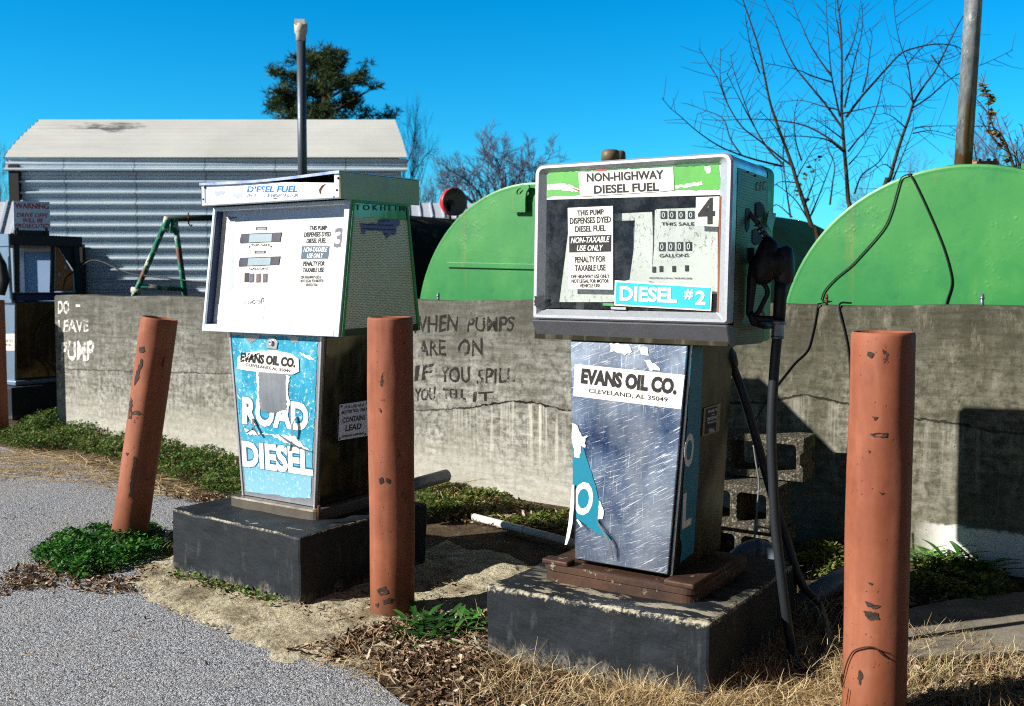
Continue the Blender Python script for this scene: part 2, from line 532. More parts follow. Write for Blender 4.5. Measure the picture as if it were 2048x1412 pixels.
# ================================================================ CONCRETE WALL
W0 = Vector((-4.271, 9.326, 0)); WDIR = Vector((0.811, -0.585, 0)).normalized()
WYAW = math.atan2(WDIR.y, WDIR.x)
WM = pose(W0.x, W0.y, 0, WYAW)
WALL_H, WALL_L = 1.243, 11.0
WF = Face(WM, (0, 0, 0), (1, 0, 0), (0, 0, 1))
def mat_wall():
    g = G('cast_concrete')
    co = g.N('TexCoord', out='Object')
    sx, sy, sz = g.sep(co)
    u0 = g.math('DIVIDE', sx, WALL_L)
    v = g.co(); tall = g.co(scale=(1, 1, 0.10)); wide = g.co(scale=(0.12, 0.12, 1))
    n1 = g.noise(v, 2.2, 8, 0.68); n2 = g.noise(v, 22, 6, 0.7); nw = g.noise(wide, 30, 5, 0.7); fine = g.noise(v, 130, 4, 0.7)
    c = g.ramp(n1, [(0.28, S(122, 122, 114)), (0.5, S(162, 162, 154)), (0.72, S(196, 196, 190))])
    c = g.mix(g.ramp(nw, [(0.38, 0.7), (0.58, 0)]), c, S(98, 94, 80))
    c = g.mix(g.ramp(n2, [(0.45, 0), (0.62, 0.8)]), c, S(72, 71, 62))
    bl = g.noise(g.co(loc=(8, 3, 2)), 4.5, 7, 0.72)
    c = g.mix(g.ramp(bl, [(0.52, 0), (0.68, 0.6)]), c, S(92, 92, 82))
    spk = g.noise(g.co(loc=(2, 2, 8)), 60, 4, 0.75)
    c = g.mix(g.ramp(spk, [(0.58, 0), (0.64, 0.6)]), c, S(52, 51, 45))
    # damp algae-dark top that runs down unevenly
    dn = g.noise(tall, 5.5, 6, 0.7)
    hh = g.math('DIVIDE', sz, WALL_H)
    lim = g.math('ADD', hh, g.math('MULTIPLY', g.math('SUBTRACT', dn, 0.5), 0.9))
    c = g.mix(g.math('MULTIPLY', g.ramp(lim, [(0.45, 0), (0.98, 0.95)]), g.ramp(n2, [(0.34, 1.0), (0.62, 0.45)])), c, S(58, 57, 49))
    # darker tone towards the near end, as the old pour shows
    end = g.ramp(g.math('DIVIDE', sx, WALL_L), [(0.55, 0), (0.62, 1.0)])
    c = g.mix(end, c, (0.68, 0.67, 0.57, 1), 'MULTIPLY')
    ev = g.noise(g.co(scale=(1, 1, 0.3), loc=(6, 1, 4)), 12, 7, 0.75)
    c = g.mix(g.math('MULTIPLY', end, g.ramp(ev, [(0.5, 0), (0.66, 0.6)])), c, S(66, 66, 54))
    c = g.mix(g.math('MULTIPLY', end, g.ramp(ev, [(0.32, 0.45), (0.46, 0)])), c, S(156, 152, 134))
    # crack
    u = g.math('DIVIDE', sx, WALL_L)
    cpx = [(118, 738), (270, 743), (470, 748), (700, 790), (831, 822), (938, 816), (1014, 803), (1068, 805), (1137, 822), (1300, 815), (1450, 806), (1520, 806), (1560, 799), (1605, 789), (1693, 808), (1827, 839), (1907, 845), (1953, 857), (2040, 868)]
    st = []
    for p in cpx:
        q = WF.px(*p); st.append((max(0, min(1, q.x / WALL_L)), q.y / WALL_H))
    ck = g.ramp(u, st)
    wob = g.noise(g.co(scale=(1, 1, 0.0)), 9, 7, 0.75)
    cz = g.math('ADD', ck, g.math('MULTIPLY', g.math('SUBTRACT', wob, 0.5), 0.055))
    dz = g.math('SUBTRACT', hh, cz)
    cw = g.math('MULTIPLY', g.ramp(g.noise(g.co(scale=(1, 1, 0.3)), 14, 4, 0.7), [(0.38, 0.12), (0.66, 1.0)]), 0.0085)
    crack = g.ramp(g.math('DIVIDE', g.math('ABSOLUTE', dz), cw), [(0.75, 1), (1.0, 0)])
    fadec = g.ramp(u, [(0.40, 0.55), (0.46, 1), (0.72, 0.8), (0.78, 0.08)])
    # lime runs below the crack
    runs = g.noise(g.co(scale=(1, 1, 0.035)), 26, 4, 0.65)
    below = g.ramp(g.math('MULTIPLY', dz, -1), [(0.0, 0), (0.015, 1), (0.2, 0.7), (0.36, 0)])
    rz = g.ramp(u, [(0.42, 0.15), (0.48, 1), (0.58, 1), (0.63, 0.3), (0.9, 0.12)])
    c = g.mix(g.math('MULTIPLY', g.math('MULTIPLY', g.ramp(runs, [(0.5, 0), (0.64, 0.85)]), below), rz), c, S(214, 210, 196))
    # paler splash zone near the ground
    c = g.mix(g.ramp(g.math('ADD', hh, g.math('MULTIPLY', g.math('SUBTRACT', n1, 0.5), 0.4)), [(0.08, 0.45), (0.33, 0)]), c, g.mix(g.ramp(u0, [(0.58, 0), (0.66, 1)]), S(210, 207, 194), S(112, 110, 94)))
    # old white paint along the foot of the near end
    edge = g.math('ADD', sz, g.math('MULTIPLY', g.math('SUBTRACT', n2, 0.5), 0.05))
    wp = g.math('MULTIPLY', g.ramp(edge, [(0.185, 1), (0.2, 0)]), g.ramp(u, [(0.70, 0), (0.715, 1)]))
    c = g.mix(wp, c, S(236, 236, 230))
    c = g.mix(g.math('MULTIPLY', crack, fadec), c, S(26, 23, 19))
    pits = g.vor(v, 26)
    pit = g.ramp(pits, [(0.05, 1), (0.09, 0)])
    c = g.mix(g.math('MULTIPLY', pit, 0.6), c, S(60, 56, 46))
    h = g.math('ADD', g.math('MULTIPLY', n2, 1.0), g.math('MULTIPLY', fine, 0.5))
    h = g.math('ADD', h, g.math('MULTIPLY', nw, 0.7))
    h = g.math('SUBTRACT', h, g.math('MULTIPLY', crack, 3.0))
    h = g.math('SUBTRACT', h, pit)
    return g.out(c, 0.9, 0, g.bump(h, 0.65, 0.006), 0.2)
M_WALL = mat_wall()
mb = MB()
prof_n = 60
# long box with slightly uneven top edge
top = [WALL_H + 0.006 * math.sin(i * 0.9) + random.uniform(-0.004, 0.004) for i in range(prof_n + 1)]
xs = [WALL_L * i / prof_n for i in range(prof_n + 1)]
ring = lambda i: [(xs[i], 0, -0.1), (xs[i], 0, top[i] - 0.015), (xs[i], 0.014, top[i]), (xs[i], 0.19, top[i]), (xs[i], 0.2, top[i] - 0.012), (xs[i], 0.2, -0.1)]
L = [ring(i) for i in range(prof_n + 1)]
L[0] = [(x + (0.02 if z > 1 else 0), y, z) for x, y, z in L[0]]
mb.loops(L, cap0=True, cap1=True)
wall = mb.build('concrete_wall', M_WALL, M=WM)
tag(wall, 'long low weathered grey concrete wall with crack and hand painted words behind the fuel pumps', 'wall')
def mat_stencil(name, col, lo, hi, scale=40):
    g = G(name)
    n = g.noise(g.co(), scale, 6, 0.75); n2 = g.noise(g.co(loc=(5, 5, 5)), scale * 0.16, 3, 0.6)
    a = g.ramp(g.math('ADD', n, g.math('MULTIPLY', g.math('SUBTRACT', n2, 0.5), 0.9)), [(lo, 0), (hi, 1)])
    return g.out(col, 0.85, 0, alpha=a, spec=0.2)
M_BLACKSTENCIL = mat_stencil('black_stencil_paint', S(46, 44, 40), 0.36, 0.56)
M_WHITESTENCIL = mat_stencil('white_stencil_paint', S(226, 224, 216), 0.38, 0.54)
z8 = zoomer(800, 560, 0.38251)
letters(WF, 'spill_lettering', [
    ('WHEN', *z8((55, 277), (300, 262), (60, 192)), 0.012), ('PUMPS', *z8((352, 270), (595, 262), (356, 195)), 0.012),
    ('ARE', *z8((95, 395), (238, 390), (95, 315)), 0.014), ('ON', *z8((303, 398), (430, 390), (306, 310)), 0.014),
    ('IF', *z8((78, 522), (170, 518), (80, 442)), 0.018), ('YOU', *z8((213, 530), (365, 533), (213, 450)), 0.014), ('SPILL', *z8((402, 545), (600, 531), (408, 466)), 0.012),
    ('YOU', *z8((78, 632), (185, 625), (78, 565)), 0.012), ('TELL', *z8((225, 622), (345, 625), (225, 570)), 0.01), ('IT', *z8((380, 636), (485, 632), (384, 586)), 0.014)],
    M_BLACKSTENCIL, wall, h=0.002, wob=0.075)
z2 = zoomer(0, 380, 0.36829)
letters(WF, 'pump_lettering', [
    ('DO', *z2((316, 668), (378, 668), (316, 598)), 0.02), ('-', *z2((412, 634), (436, 634), (412, 622)), 0.02),
    ('LEAVE', *z2((318, 770), (482, 772), (318, 705)), 0.015), ('PUMP', *z2((332, 925), (508, 920), (336, 822)), 0.03)],
    M_WHITESTENCIL, wall, h=0.002, wob=0.085)

# bolts standing in the wall top
M_GALV = painted('galvanised_steel', S(150, 156, 160), S(104, 110, 116), None, 14, 0.7, rough=0.42, metal=0.75, bump=0.1)
M_RUST = painted('rusty_steel', S(112, 66, 38), S(60, 38, 26), None, 18, 0.8, rough=0.85, bump=0.4, spec=0.2)
def wall_rod(px, top, r, m, label):
    q = WF.px(px, 614)
    b = WM @ Vector((q.x, 0.1, WALL_H - 0.03))
    h = (WM @ Vector((q.x, 0.1, 0)))
    t = at(px, top, h.y)
    mb = MB().tube([b, (b.x, b.y, t.z)], r, 8)
    # two threads rings and a nut
    mb.lathe([(r * 1.25, 0), (r * 1.25, 0.012)], 8, Matrix.Translation((b.x, b.y, t.z - 0.025)))
    o = mb.build('anchor_bolt', m)
    tag(o, label, 'bolt', 'bolts standing up from the wall top')
wall_rod(1955, 588, 0.009, M_GALV, 'bright steel bolt standing up from the wall top before the big near tank')
wall_rod(1640, 588, 0.007, M_RUST, 'rust brown bolt on the wall top beside the thin black wire')
wall_rod(857, 586, 0.009, M_GALV, 'short grey bolt on the wall top before the left edge of the far green tank')

# ================================================================ PLINTHS AND BOLLARDS
def mat_black_plinth(name, w, h, wear):
    g = G(name)
    sx, sy, sz = g.sep(g.N('TexCoord', out='Object'))
    v = g.co(); n = g.noise(v, 5, 8, 0.68); f = g.noise(v, 60, 5, 0.7); br = g.noise(g.co(scale=(1, 1, 0.25)), 16, 5, 0.7); hz = g.noise(g.co(scale=(0.2, 0.2, 1)), 60, 5, 0.7)
    c = g.ramp(n, [(0.3, S(14, 19, 24)), (0.55, S(20, 27, 34)), (0.75, S(36, 45, 53))])
    c = g.mix(g.ramp(br, [(0.58, 0), (0.76, 0.4)]), c, S(90, 98, 104))
    c = g.mix(g.math('MULTIPLY', g.ramp(hz, [(0.55, 0), (0.66, 0.7)]), g.ramp(sz, [(h * 0.2, 1), (h * 0.75, 0)])), c, S(22, 24, 27))
    # bare edges: top arris
    dt = g.math('ABSOLUTE', g.math('SUBTRACT', sz, h))
    front = g.math('ABSOLUTE', sy)
    rightd = g.math('ABSOLUTE', g.math('SUBTRACT', sx, w))
    e = g.math('ADD', dt, g.math('MINIMUM', front, rightd))
    e = g.math('ADD', e, g.math('MULTIPLY', g.math('SUBTRACT', f, 0.52), 0.035 * wear))
    bare = S(178, 170, 146)
    c = g.mix(g.ramp(e, [(0.001, 0.9), (0.0038 * wear + 0.002, 0)]), c, bare)
    # worn paint on the top near the front
    topm = g.ramp(dt, [(0.004, 1), (0.008, 0)])
    wn_ = g.noise(g.co(scale=(0.55, 1.6, 1), loc=(4, 2, 0)), 9, 7, 0.75)
    nearm = g.ramp(sy, [(0.0, 1), (0.1, 0.9), (0.25, 0.3), (0.5, 0.1)])
    c = g.mix(g.math('MULTIPLY', g.math('MULTIPLY', topm, nearm), g.ramp(wn_, [(0.67 - 0.055 * wear, 0), (0.69 - 0.055 * wear, 0.9)])), c, bare)
    # scuffed foot
    ft = g.math('ADD', sz, g.math('MULTIPLY', g.math('SUBTRACT', br, 0.5), 0.22))
    c = g.mix(g.ramp(ft, [(0.0, 0.7), (0.05, 0)]), c, g.ramp(f, [(0.4, S(40, 38, 34)), (0.62, S(150, 146, 134))]))
    return g.out(c, g.ramp(n, [(0.3, 0.55), (0.7, 0.78)]), 0, g.bump(g.math('ADD', g.math('ADD', n, f), br), 0.4, 0.006), 0.35)
def plinth(x, y, yaw, w, d, h, label, wear, tx=0, ty=0, seed=1):
    M = pose(x, y, 0, yaw, tx, ty)
    rnd = random.Random(seed)
    nx, ny, nz = 26, 22, 10
    # displaced block so that its arrises are not ruler-straight
    import bmesh
    bm = bmesh.new()
    bmesh.ops.create_cube(bm, size=1.0)
    bmesh.ops.scale(bm, vec=(w, d, h + 0.1), verts=bm.verts)
    bmesh.ops.translate(bm, vec=(w / 2, d / 2, (h - 0.1) / 2), verts=bm.verts)
    bmesh.ops.bevel(bm, geom=[e for e in bm.edges], offset=0.012, segments=2, affect='EDGES', profile=0.5)
    bmesh.ops.subdivide_edges(bm, edges=[e for e in bm.edges if e.calc_length() > 0.1], cuts=24, use_grid_fill=True)
    P = np.array([v.co[:] for v in bm.verts])
    k1 = fbm(P[:, 0] + P[:, 1] * .3, P[:, 2] + P[:, 1], seed, 4, 9) * 0.008
    k2 = fbm(P[:, 0], P[:, 1] + P[:, 2] * .5, seed + 9, 4, 9) * 0.008
    for v, a, b in zip(bm.verts, k1, k2): v.co += Vector((a * 0.6, a, b if v.co.z > h * 0.5 else 0))
    me = bpy.data.meshes.new('concrete_plinth'); bm.to_mesh(me); bm.free()
    me.materials.append(mat_black_plinth('black_painted_concrete', w, h, wear))
    for p in me.polygons: p.use_smooth = False
    o = bpy.data.objects.new('concrete_plinth', me); COL.objects.link(o); o.matrix_world = M
    return tag(o, label, 'plinth', 'black painted pump plinths')
plinth(-1.592, 4.608, -0.635, 0.882, 0.80, 0.300, 'black painted concrete plinth with clean edges under the blue fronted pump', 1.0, seed=4)
plinth(-0.094, 3.603, -0.570, 0.868, 0.95, 0.243, 'black painted concrete plinth with flaked pale edges in dry grass at the front', 2.6, tx=-0.02, ty=0.02, seed=8)

def mat_bollard():
    g = G('rust_red_paint')
    sx, sy, sz = g.sep(g.N('TexCoord', out='Object'))
    v = g.co(); n = g.noise(v, 7, 7, 0.65); t = g.noise(g.co(scale=(1, 1, 0.12)), 18, 4, 0.6)
    c = g.ramp(n, [(0.3, S(130, 74, 52)), (0.55, S(146, 85, 60)), (0.75, S(160, 98, 72))])
    c = g.mix(g.ramp(t, [(0.48, 0), (0.72, 0.5)]), c, S(166, 112, 90))
    c = g.mix(g.ramp(t, [(0.25, 0.45), (0.45, 0)]), c, S(118, 60, 44))
    foot = g.math('ADD', sz, g.math('MULTIPLY', g.math('SUBTRACT', n, 0.5), 0.35))
    c = g.mix(g.ramp(foot, [(0.04, 0.6), (0.30, 0)]), c, S(124, 70, 40))
    topw = g.math('ADD', sz, g.math('MULTIPLY', g.math('SUBTRACT', n, 0.5), 0.12))
    c = g.mix(g.ramp(topw, [(1.14, 0), (1.2, 0.6)]), c, S(134, 74, 42))
    k = g.noise(g.co(scale=(1, 1, 0.75), loc=(7, 3, 1)), 17, 7, 0.74)
    k2 = g.ramp(k, [(0.65, 0), (0.665, 1)])
    c = g.mix(g.ramp(k, [(0.61, 0), (0.655, 0.7)]), c, S(150, 80, 34))
    c = g.mix(k2, c, S(46, 40, 36))
    grime = g.math('ADD', sz, g.math('MULTIPLY', g.math('SUBTRACT', t, 0.5), 0.25))
    c = g.mix(g.ramp(grime, [(0.0, 0.75), (0.12, 0)]), c, S(92, 66, 48))
    sm = g.noise(g.co(scale=(1, 1, 0.4), loc=(1, 9, 4)), 5, 6, 0.7)
    c = g.mix(g.ramp(sm, [(0.56, 0), (0.70, 0.45)]), c, S(108, 58, 42))
    pk = g.ramp(g.vor(v, 34), [(0.06, 1), (0.10, 0)])
    c = g.mix(g.math('MULTIPLY', pk, 0.65), c, S(70, 40, 30))
    h = g.math('SUBTRACT', g.math('MULTIPLY', n, 0.6), g.math('ADD', k2, pk))
    return g.out(c, g.ramp(n, [(0.3, 0.6), (0.7, 0.78)]), 0, g.bump(h, 0.55, 0.005), 0.3)
M_BOLLARD = mat_bollard()
M_BARE = plain('bare_rusted_steel', S(58, 46, 38), 0.8, var=0.6, scale=60)
def bollard(bx, by, h, r, label, lean=(0, 0), spin=0.0, chips=()):
    from mathutils import Euler
    M = Matrix.Translation((bx, by, 0)) @ Euler((lean[1], lean[0], 0), 'XYZ').to_matrix().to_4x4() @ Matrix.Rotation(spin, 4, 'Z')
    mb = MB()
    zs_ = [-0.15 + (h + 0.14) * i / 40 for i in range(41)]
    mb.lathe([(r, z) for z in zs_] + [(r - 0.003, h), (r - 0.010, h + 0.001), (r - 0.012, h - 0.03)], 48, cap=False)
    A_ = np.array(mb.V); th_ = np.arctan2(A_[:, 1], A_[:, 0])
    dn_ = fbm(th_ * 1.3 + 9, A_[:, 2] * 2.0 + spin, int(spin * 10) + 3, 4, 1.2) * 0.0045
    mb.V = [tuple(v) for v in A_ * (1 + (dn_ / r)[:, None] * np.array([1, 1, 0]))]
    mb.lathe([(r - 0.0125, h - 0.02), (0.0005, h - 0.018)], 48, cap=False)
    o = mb.build('bollard', M_BOLLARD, M=M)
    Mw = M.copy()
    for pts in chips:
        ax_o = Mw.translation; ax_d = (Mw.to_3x3() @ Vector((0, 0, 1))).normalized()
        out = []
        for q in rough_edge([Vector(p) for p in pts], 5, 1.6, random.Random(len(out) + int(pts[0][0]))):
            rr = ray(q.x, q.y); w0 = _eye - ax_o
            a1 = rr - ax_d * rr.dot(ax_d); b1 = w0 - ax_d * w0.dot(ax_d)
            A, B, Cc = a1.dot(a1), 2 * a1.dot(b1), b1.dot(b1) - (r + 0.0065) ** 2
            D = B * B - 4 * A * Cc
            t = (-B - math.sqrt(max(0, D))) / (2 * A)
            P = _eye + rr * t
            nn = (P - ax_o); nn = (nn - ax_d * nn.dot(ax_d)).normalized()
            out.append((P, nn))
        inv = Mw.inverted()
        nav = sum((n_ for _, n_ in out), Vector()).normalized()
        # sink each point onto the dented skin, then lift the flake by half a millimetre
        vs = []
        for P, nn in out:
            l = inv @ P; th1 = np.array([math.atan2(l.y, l.x)]); zz1 = np.array([l.z])
            dd = float(fbm(th1 * 1.3 + 9, zz1 * 2.0 + spin, int(spin * 10) + 3, 4, 1.2)[0]) * 0.0045
            rad = r + dd + 0.0020
            vs.append((rad * math.cos(th1[0]), rad * math.sin(th1[0]), l.z))
        n = len(vs)
        MB().add(vs, [tuple(range(n))]).build('paint_chip', M_BARE, o)
    return tag(o, label, 'bollard', 'rust red steel pipe bollards')
bollard(-0.490, 4.02, 1.215, 0.0925, 'upright rust red steel bollard between the two white pumps', spin=1.2, chips=[[(757, 958), (763, 954), (766, 964), (760, 970)], [(772, 956), (778, 958), (776, 968), (771, 964)], [(752, 1180), (770, 1172), (776, 1186), (760, 1192)], [(764, 1200), (784, 1196), (780, 1206), (766, 1210)], [(757, 815), (762, 822), (759, 826)], [(748, 1210), (756, 1206), (754, 1216)]])
NBY = 3.0
bb = at(1747, 1412, NBY); bt = at(1765, 665, NBY)
NLEAN = (bt.x - bb.x) / (bt.z - bb.z)
bb.x -= NLEAN * bb.z
bollard(bb.x, NBY, 1.205, 0.0925, 'nearest rust red bollard, standing in dry grass at the right', lean=(NLEAN, 0), spin=4.0, chips=[[(1728, 1203), (1762, 1213), (1750, 1219), (1734, 1215)], [(1724, 1223), (1756, 1227), (1760, 1240), (1736, 1241)], [(1734, 703), (1748, 707), (1742, 717), (1733, 712)], [(1738, 868), (1776, 865), (1774, 875), (1746, 874)], [(1743, 833), (1756, 834), (1748, 842)], [(1757, 984), (1770, 986), (1764, 991)], [(1734, 1166), (1746, 1168), (1742, 1172)], [(1735, 900), (1740, 902), (1737, 908)], [(1716, 1340), (1724, 1352), (1718, 1372), (1712, 1358)]])
lb = gnd(256, 1090); lt = at(318, 640, lb.y + 0.1)
bollard(lb.x - 0.03, lb.y + 0.09, 1.185, 0.0925, 'rust red bollard leaning to the right over a clump of weeds', lean=(0.155, -0.02), spin=2.3, chips=[[(277, 694), (287, 692), (289, 703), (279, 706)], [(281, 716), (284, 726), (274, 760), (266, 772), (270, 748)], [(258, 792), (262, 800), (260, 838), (254, 838), (256, 815)], [(258, 824), (276, 822), (282, 827), (276, 831), (260, 829)], [(268, 912), (273, 918), (264, 985), (256, 1000), (262, 950)], [(248, 905), (256, 906), (252, 912)]])
bollard(-4.735, 9.14, 1.2, 0.0925, 'dark rust bollard cut by the left edge of the photo', spin=0.3)
# ================================================================ TANKS
def mat_tank(name, base, light, dark, rough=0.42):
    g = G(name)
    v = g.co(); n = g.noise(v, 1.7, 7, 0.6); f = g.noise(v, 30, 5, 0.7); run = g.noise(g.co(scale=(1, 1, 0.06)), 9, 5, 0.65)
    c = g.ramp(n, [(0.34, dark), (0.5, base), (0.66, light)])
    c = g.mix(g.ramp(run, [(0.58, 0), (0.8, 0.4)]), c, light)
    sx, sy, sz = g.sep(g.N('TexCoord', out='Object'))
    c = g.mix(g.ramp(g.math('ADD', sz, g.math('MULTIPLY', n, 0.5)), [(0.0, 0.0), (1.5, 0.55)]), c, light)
    ru = g.noise(g.co(scale=(1, 1, 0.05), loc=(3, 0, 1)), 7, 5, 0.7)
    c = g.mix(g.math('MULTIPLY', g.ramp(ru, [(0.56, 0), (0.68, 0.65)]), g.ramp(sz, [(0.1, 0.15), (0.9, 1)])), c, S(124, 126, 58))
    c = g.mix(g.ramp(g.noise(g.co(loc=(9, 2, 2)), 3.5, 7, 0.7), [(0.52, 0), (0.68, 0.6)]), c, dark)
    rs = g.ramp(f, [(0.70, 0), (0.74, 1)])
    c = g.mix(g.math('MULTIPLY', rs, 0.6), c, S(84, 66, 34))
    blister = g.math('MULTIPLY', g.ramp(g.vor(v, 26), [(0.1, 1), (0.35, 0)]), g.ramp(n, [(0.5, 0), (0.62, 1)]))
    return g.out(c, g.ramp(n, [(0.3, rough - 0.08), (0.7, rough + 0.1)]), 0, g.bump(g.math('ADD', g.math('MULTIPLY', f, 0.4), blister), 0.25, 0.006), 0.45 if rough < 0.7 else 0.05)
M_GREEN = mat_tank('green_tank_paint', S(24, 122, 58), S(66, 142, 66), S(16, 112, 62))
M_BLACKTANK = mat_tank('black_tank_paint', S(24, 21, 20), S(40, 33, 30), S(15, 14, 14), 0.9)
M_OLIVE = painted('olive_brown_green', S(96, 124, 40), S(120, 92, 36), None, 3, 0.8, rough=0.75, spec=0.15)  # olive mottled with brown, for tank shells and hatch neck
AX = Vector((0.585, 0.811, 0)).normalized()
TYAW = math.atan2(-0.585, 0.811)
def tank(x, y, r, length, zc, m, label, group):
    M = pose(x, y, zc, TYAW)         # x = along the wall, y = away, z = up; origin at the centre of the near end
    root = empty('storage_tank', M, label, 'tank', group)
    n = 96
    ring = lambda rr, yy: [(rr * math.cos(2 * math.pi * j / n), yy, rr * math.sin(2 * math.pi * j / n)) for j in range(n)]
    mb = MB().loops([ring(r, 0.03), ring(r, length)], smooth=True, cap1=True)
    mb.build('shell', M_OLIVE if m is M_GREEN else m, root)
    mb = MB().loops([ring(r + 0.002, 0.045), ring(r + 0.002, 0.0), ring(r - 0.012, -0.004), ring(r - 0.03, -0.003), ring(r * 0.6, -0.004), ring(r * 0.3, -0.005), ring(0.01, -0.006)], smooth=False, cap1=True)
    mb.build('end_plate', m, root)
    # weld ring
    mb = MB().loops([ring(r + 0.006, 0.035), ring(r + 0.009, 0.045), ring(r + 0.006, 0.06)], smooth=True)
    mb.build('weld_seam', m, root)
    return root, M
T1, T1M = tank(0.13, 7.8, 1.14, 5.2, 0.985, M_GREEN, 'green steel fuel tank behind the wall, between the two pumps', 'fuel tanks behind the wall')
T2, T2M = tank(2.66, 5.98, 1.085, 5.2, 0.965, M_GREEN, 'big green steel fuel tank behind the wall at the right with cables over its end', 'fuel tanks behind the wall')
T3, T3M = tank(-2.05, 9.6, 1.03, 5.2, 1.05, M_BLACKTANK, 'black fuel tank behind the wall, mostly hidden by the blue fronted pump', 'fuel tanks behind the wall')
# details on the far green tank
f1 = Face(T1M, (0, -0.012, 0), (1, 0, 0), (0, 0, 1))
zc_ = zoomer(800, 350, 0.19120)
def bar(face, name, a, b, hgt, m, parent, th=0.012):
    A, B = face.px(*a), face.px(*b)
    d = (B - A).normalized(); nn = Vector((-d.y, d.x)) * hgt / 2
    pts = [A - nn, B - nn, B + nn, A + nn]
    return MB().plate([face.pt(p.x, p.y, 0.0) for p in pts], face.n, th).build(name, m, parent, bevel=0.003)
bar(f1, 'rib', *zc_((497, 938), (1700, 966)), 0.042, M_GREEN, T1)
# lifting lug with a hole
lo = [f1.px(*p) for p in zc_((1193, 392), (1340, 392), (1340, 255), (1352, 180), (1382, 135), (1372, 108), (1320, 104), (1262, 118), (1225, 155), (1200, 215))]
hole = [f1.px(*p) for p in zc_((1245, 185), (1258, 208), (1290, 205), (1318, 170), (1316, 138), (1290, 136), (1262, 152))]
def plate_with_hole(face, outer, inner, h0, th, name, m, parent):
    import bmesh
    bm = bmesh.new()
    ov = [bm.verts.new(face.pt(p.x, p.y, h0 + th)) for p in outer]
    iv = [bm.verts.new(face.pt(p.x, p.y, h0 + th)) for p in inner]
    es = [bm.edges.new((a[i], a[(i + 1) % len(a)])) for a in (ov, iv) for i in range(len(a))]
    bmesh.ops.triangle_fill(bm, use_beauty=True, edges=es)
    me = bpy.data.meshes.new(name); bm.to_mesh(me); bm.free()
    me.materials.append(m)
    o = bpy.data.objects.new(name, me); COL.objects.link(o); o.parent = parent
    s_ = o.modifiers.new('thick', 'SOLIDIFY'); s_.thickness = th; s_.offset = 0
    return o
plate_with_hole(f1, lo, hole, 0.01, 0.02, 'lifting_lug', M_GREEN, T1)
# brown domed vents on the far tank top, seen over the numbered 4 pump
M_BROWNCAP = painted('brown_vent_cap', S(116, 100, 78), S(70, 58, 44), None, 12, 0.6, rough=0.5)
M_GREENPIPE = plain('green_pipe_paint', S(60, 140, 80), 0.5)
def dome_vent(px, py, Y, r, label):
    p = at(px, py, Y)
    root = empty('tank_vent', pose(p.x, p.y, p.z), label, 'vent', 'domed vents on the far green tank')
    MB().lathe([(r * 0.55, -0.55), (r * 0.55, -0.08)], 20).build('pipe', M_GREENPIPE, root)
    MB().lathe([(r * 0.6, -0.12), (r, -0.10), (r, -0.05), (r * 0.92, -0.018), (r * 0.7, -0.004), (r * 0.3, 0.0), (0.002, 0.001)], 24).build('cap', M_BROWNCAP, root)
dome_vent(1221, 299, 9.2, 0.085, 'left brown domed vent cap peeking over the numbered 4 pump')
dome_vent(1239, 301, 9.6, 0.06, 'smaller right brown domed vent cap peeking over the numbered 4 pump')
# things on the near green tank
f2 = Face(T2M, (0, -0.012, 0), (1, 0, 0), (0, 0, 1))
M_PIPE = None
def mat_pipe():
    g = G('spangled_zinc')
    sx, sy, sz = g.sep(g.N('TexCoord', out='Object'))
    v = g.co(); n = g.noise(g.co(scale=(1, 1, 0.4)), 24, 6, 0.7); w = g.noise(v, 9, 5, 0.7)
    c = g.ramp(n, [(0.3, S(92, 100, 108)), (0.5, S(140, 146, 150)), (0.7, S(176, 180, 182))])
    wh = g.math('MULTIPLY', g.ramp(g.noise(g.co(scale=(1, 1, 0.45)), 38, 6, 0.75), [(0.54, 0), (0.6, 0.8)]), g.ramp(g.noise(v, 3.2, 3, 0.5), [(0.42, 0), (0.55, 1)]))
    c = g.mix(wh, c, S(222, 224, 222))
    # rust run: one brown tongue up the front and a rusty foot
    ang = g.math('ABSOLUTE', g.math('ADD', sx, g.math('MULTIPLY', g.math('SUBTRACT', w, 0.5), 0.03)))
    tongue = g.math('MULTIPLY', g.ramp(ang, [(0.012, 0.85), (0.02, 0)]), g.ramp(g.math('ADD', sz, g.math('MULTIPLY', w, 0.2)), [(0.0, 1), (0.47, 1), (0.56, 0)]))
    foot = g.ramp(g.math('ADD', sz, g.math('MULTIPLY', g.math('SUBTRACT', n, 0.5), 0.12)), [(0.065, 0.95), (0.09, 0)])
    c = g.mix(g.math('MULTIPLY', tongue, g.ramp(sy, [(0.48, 1), (0.5, 0)])), c, S(118, 88, 44))
    c = g.mix(foot, c, S(112, 72, 42))
    return g.out(c, 0.5, g.math('SUBTRACT', 0.3, g.math('MULTIPLY', foot, 0.3)), g.bump(n, 0.25, 0.004), 0.5)
M_PIPE = mat_pipe()
pb = at(1926, 332, 6.35)
pt_ = at(1951, -60, 6.35)
dirp = (pt_ - pb)
Mp = Matrix.Translation(pb) @ dirp.to_track_quat('Z', 'Y').to_matrix().to_4x4() @ Matrix.Rotation(math.radians(80), 4, 'Z')
root = empty('vent_pipe', Mp, 'thick galvanised vent pipe with a rust streak rising from the near green tank', 'pipe', 'tall vent pipes')
MB().lathe([(0.052, -0.02), (0.052, 2.6)], 40, cap=True).build('pipe', M_PIPE, root)
mb = MB(); mb.lathe([(0.105, -0.06), (0.105, 0.0), (0.085, 0.004)], 6, smooth=False); mb.build('base_nut', M_GREEN, root, bevel=0.004)
hp = at(1967, 338, 6.5)
root = empty('tank_hatch', pose(hp.x, hp.y, hp.z - 0.05), 'rusty bolted flange cap on the near green tank beside the thick pipe', 'hatch')
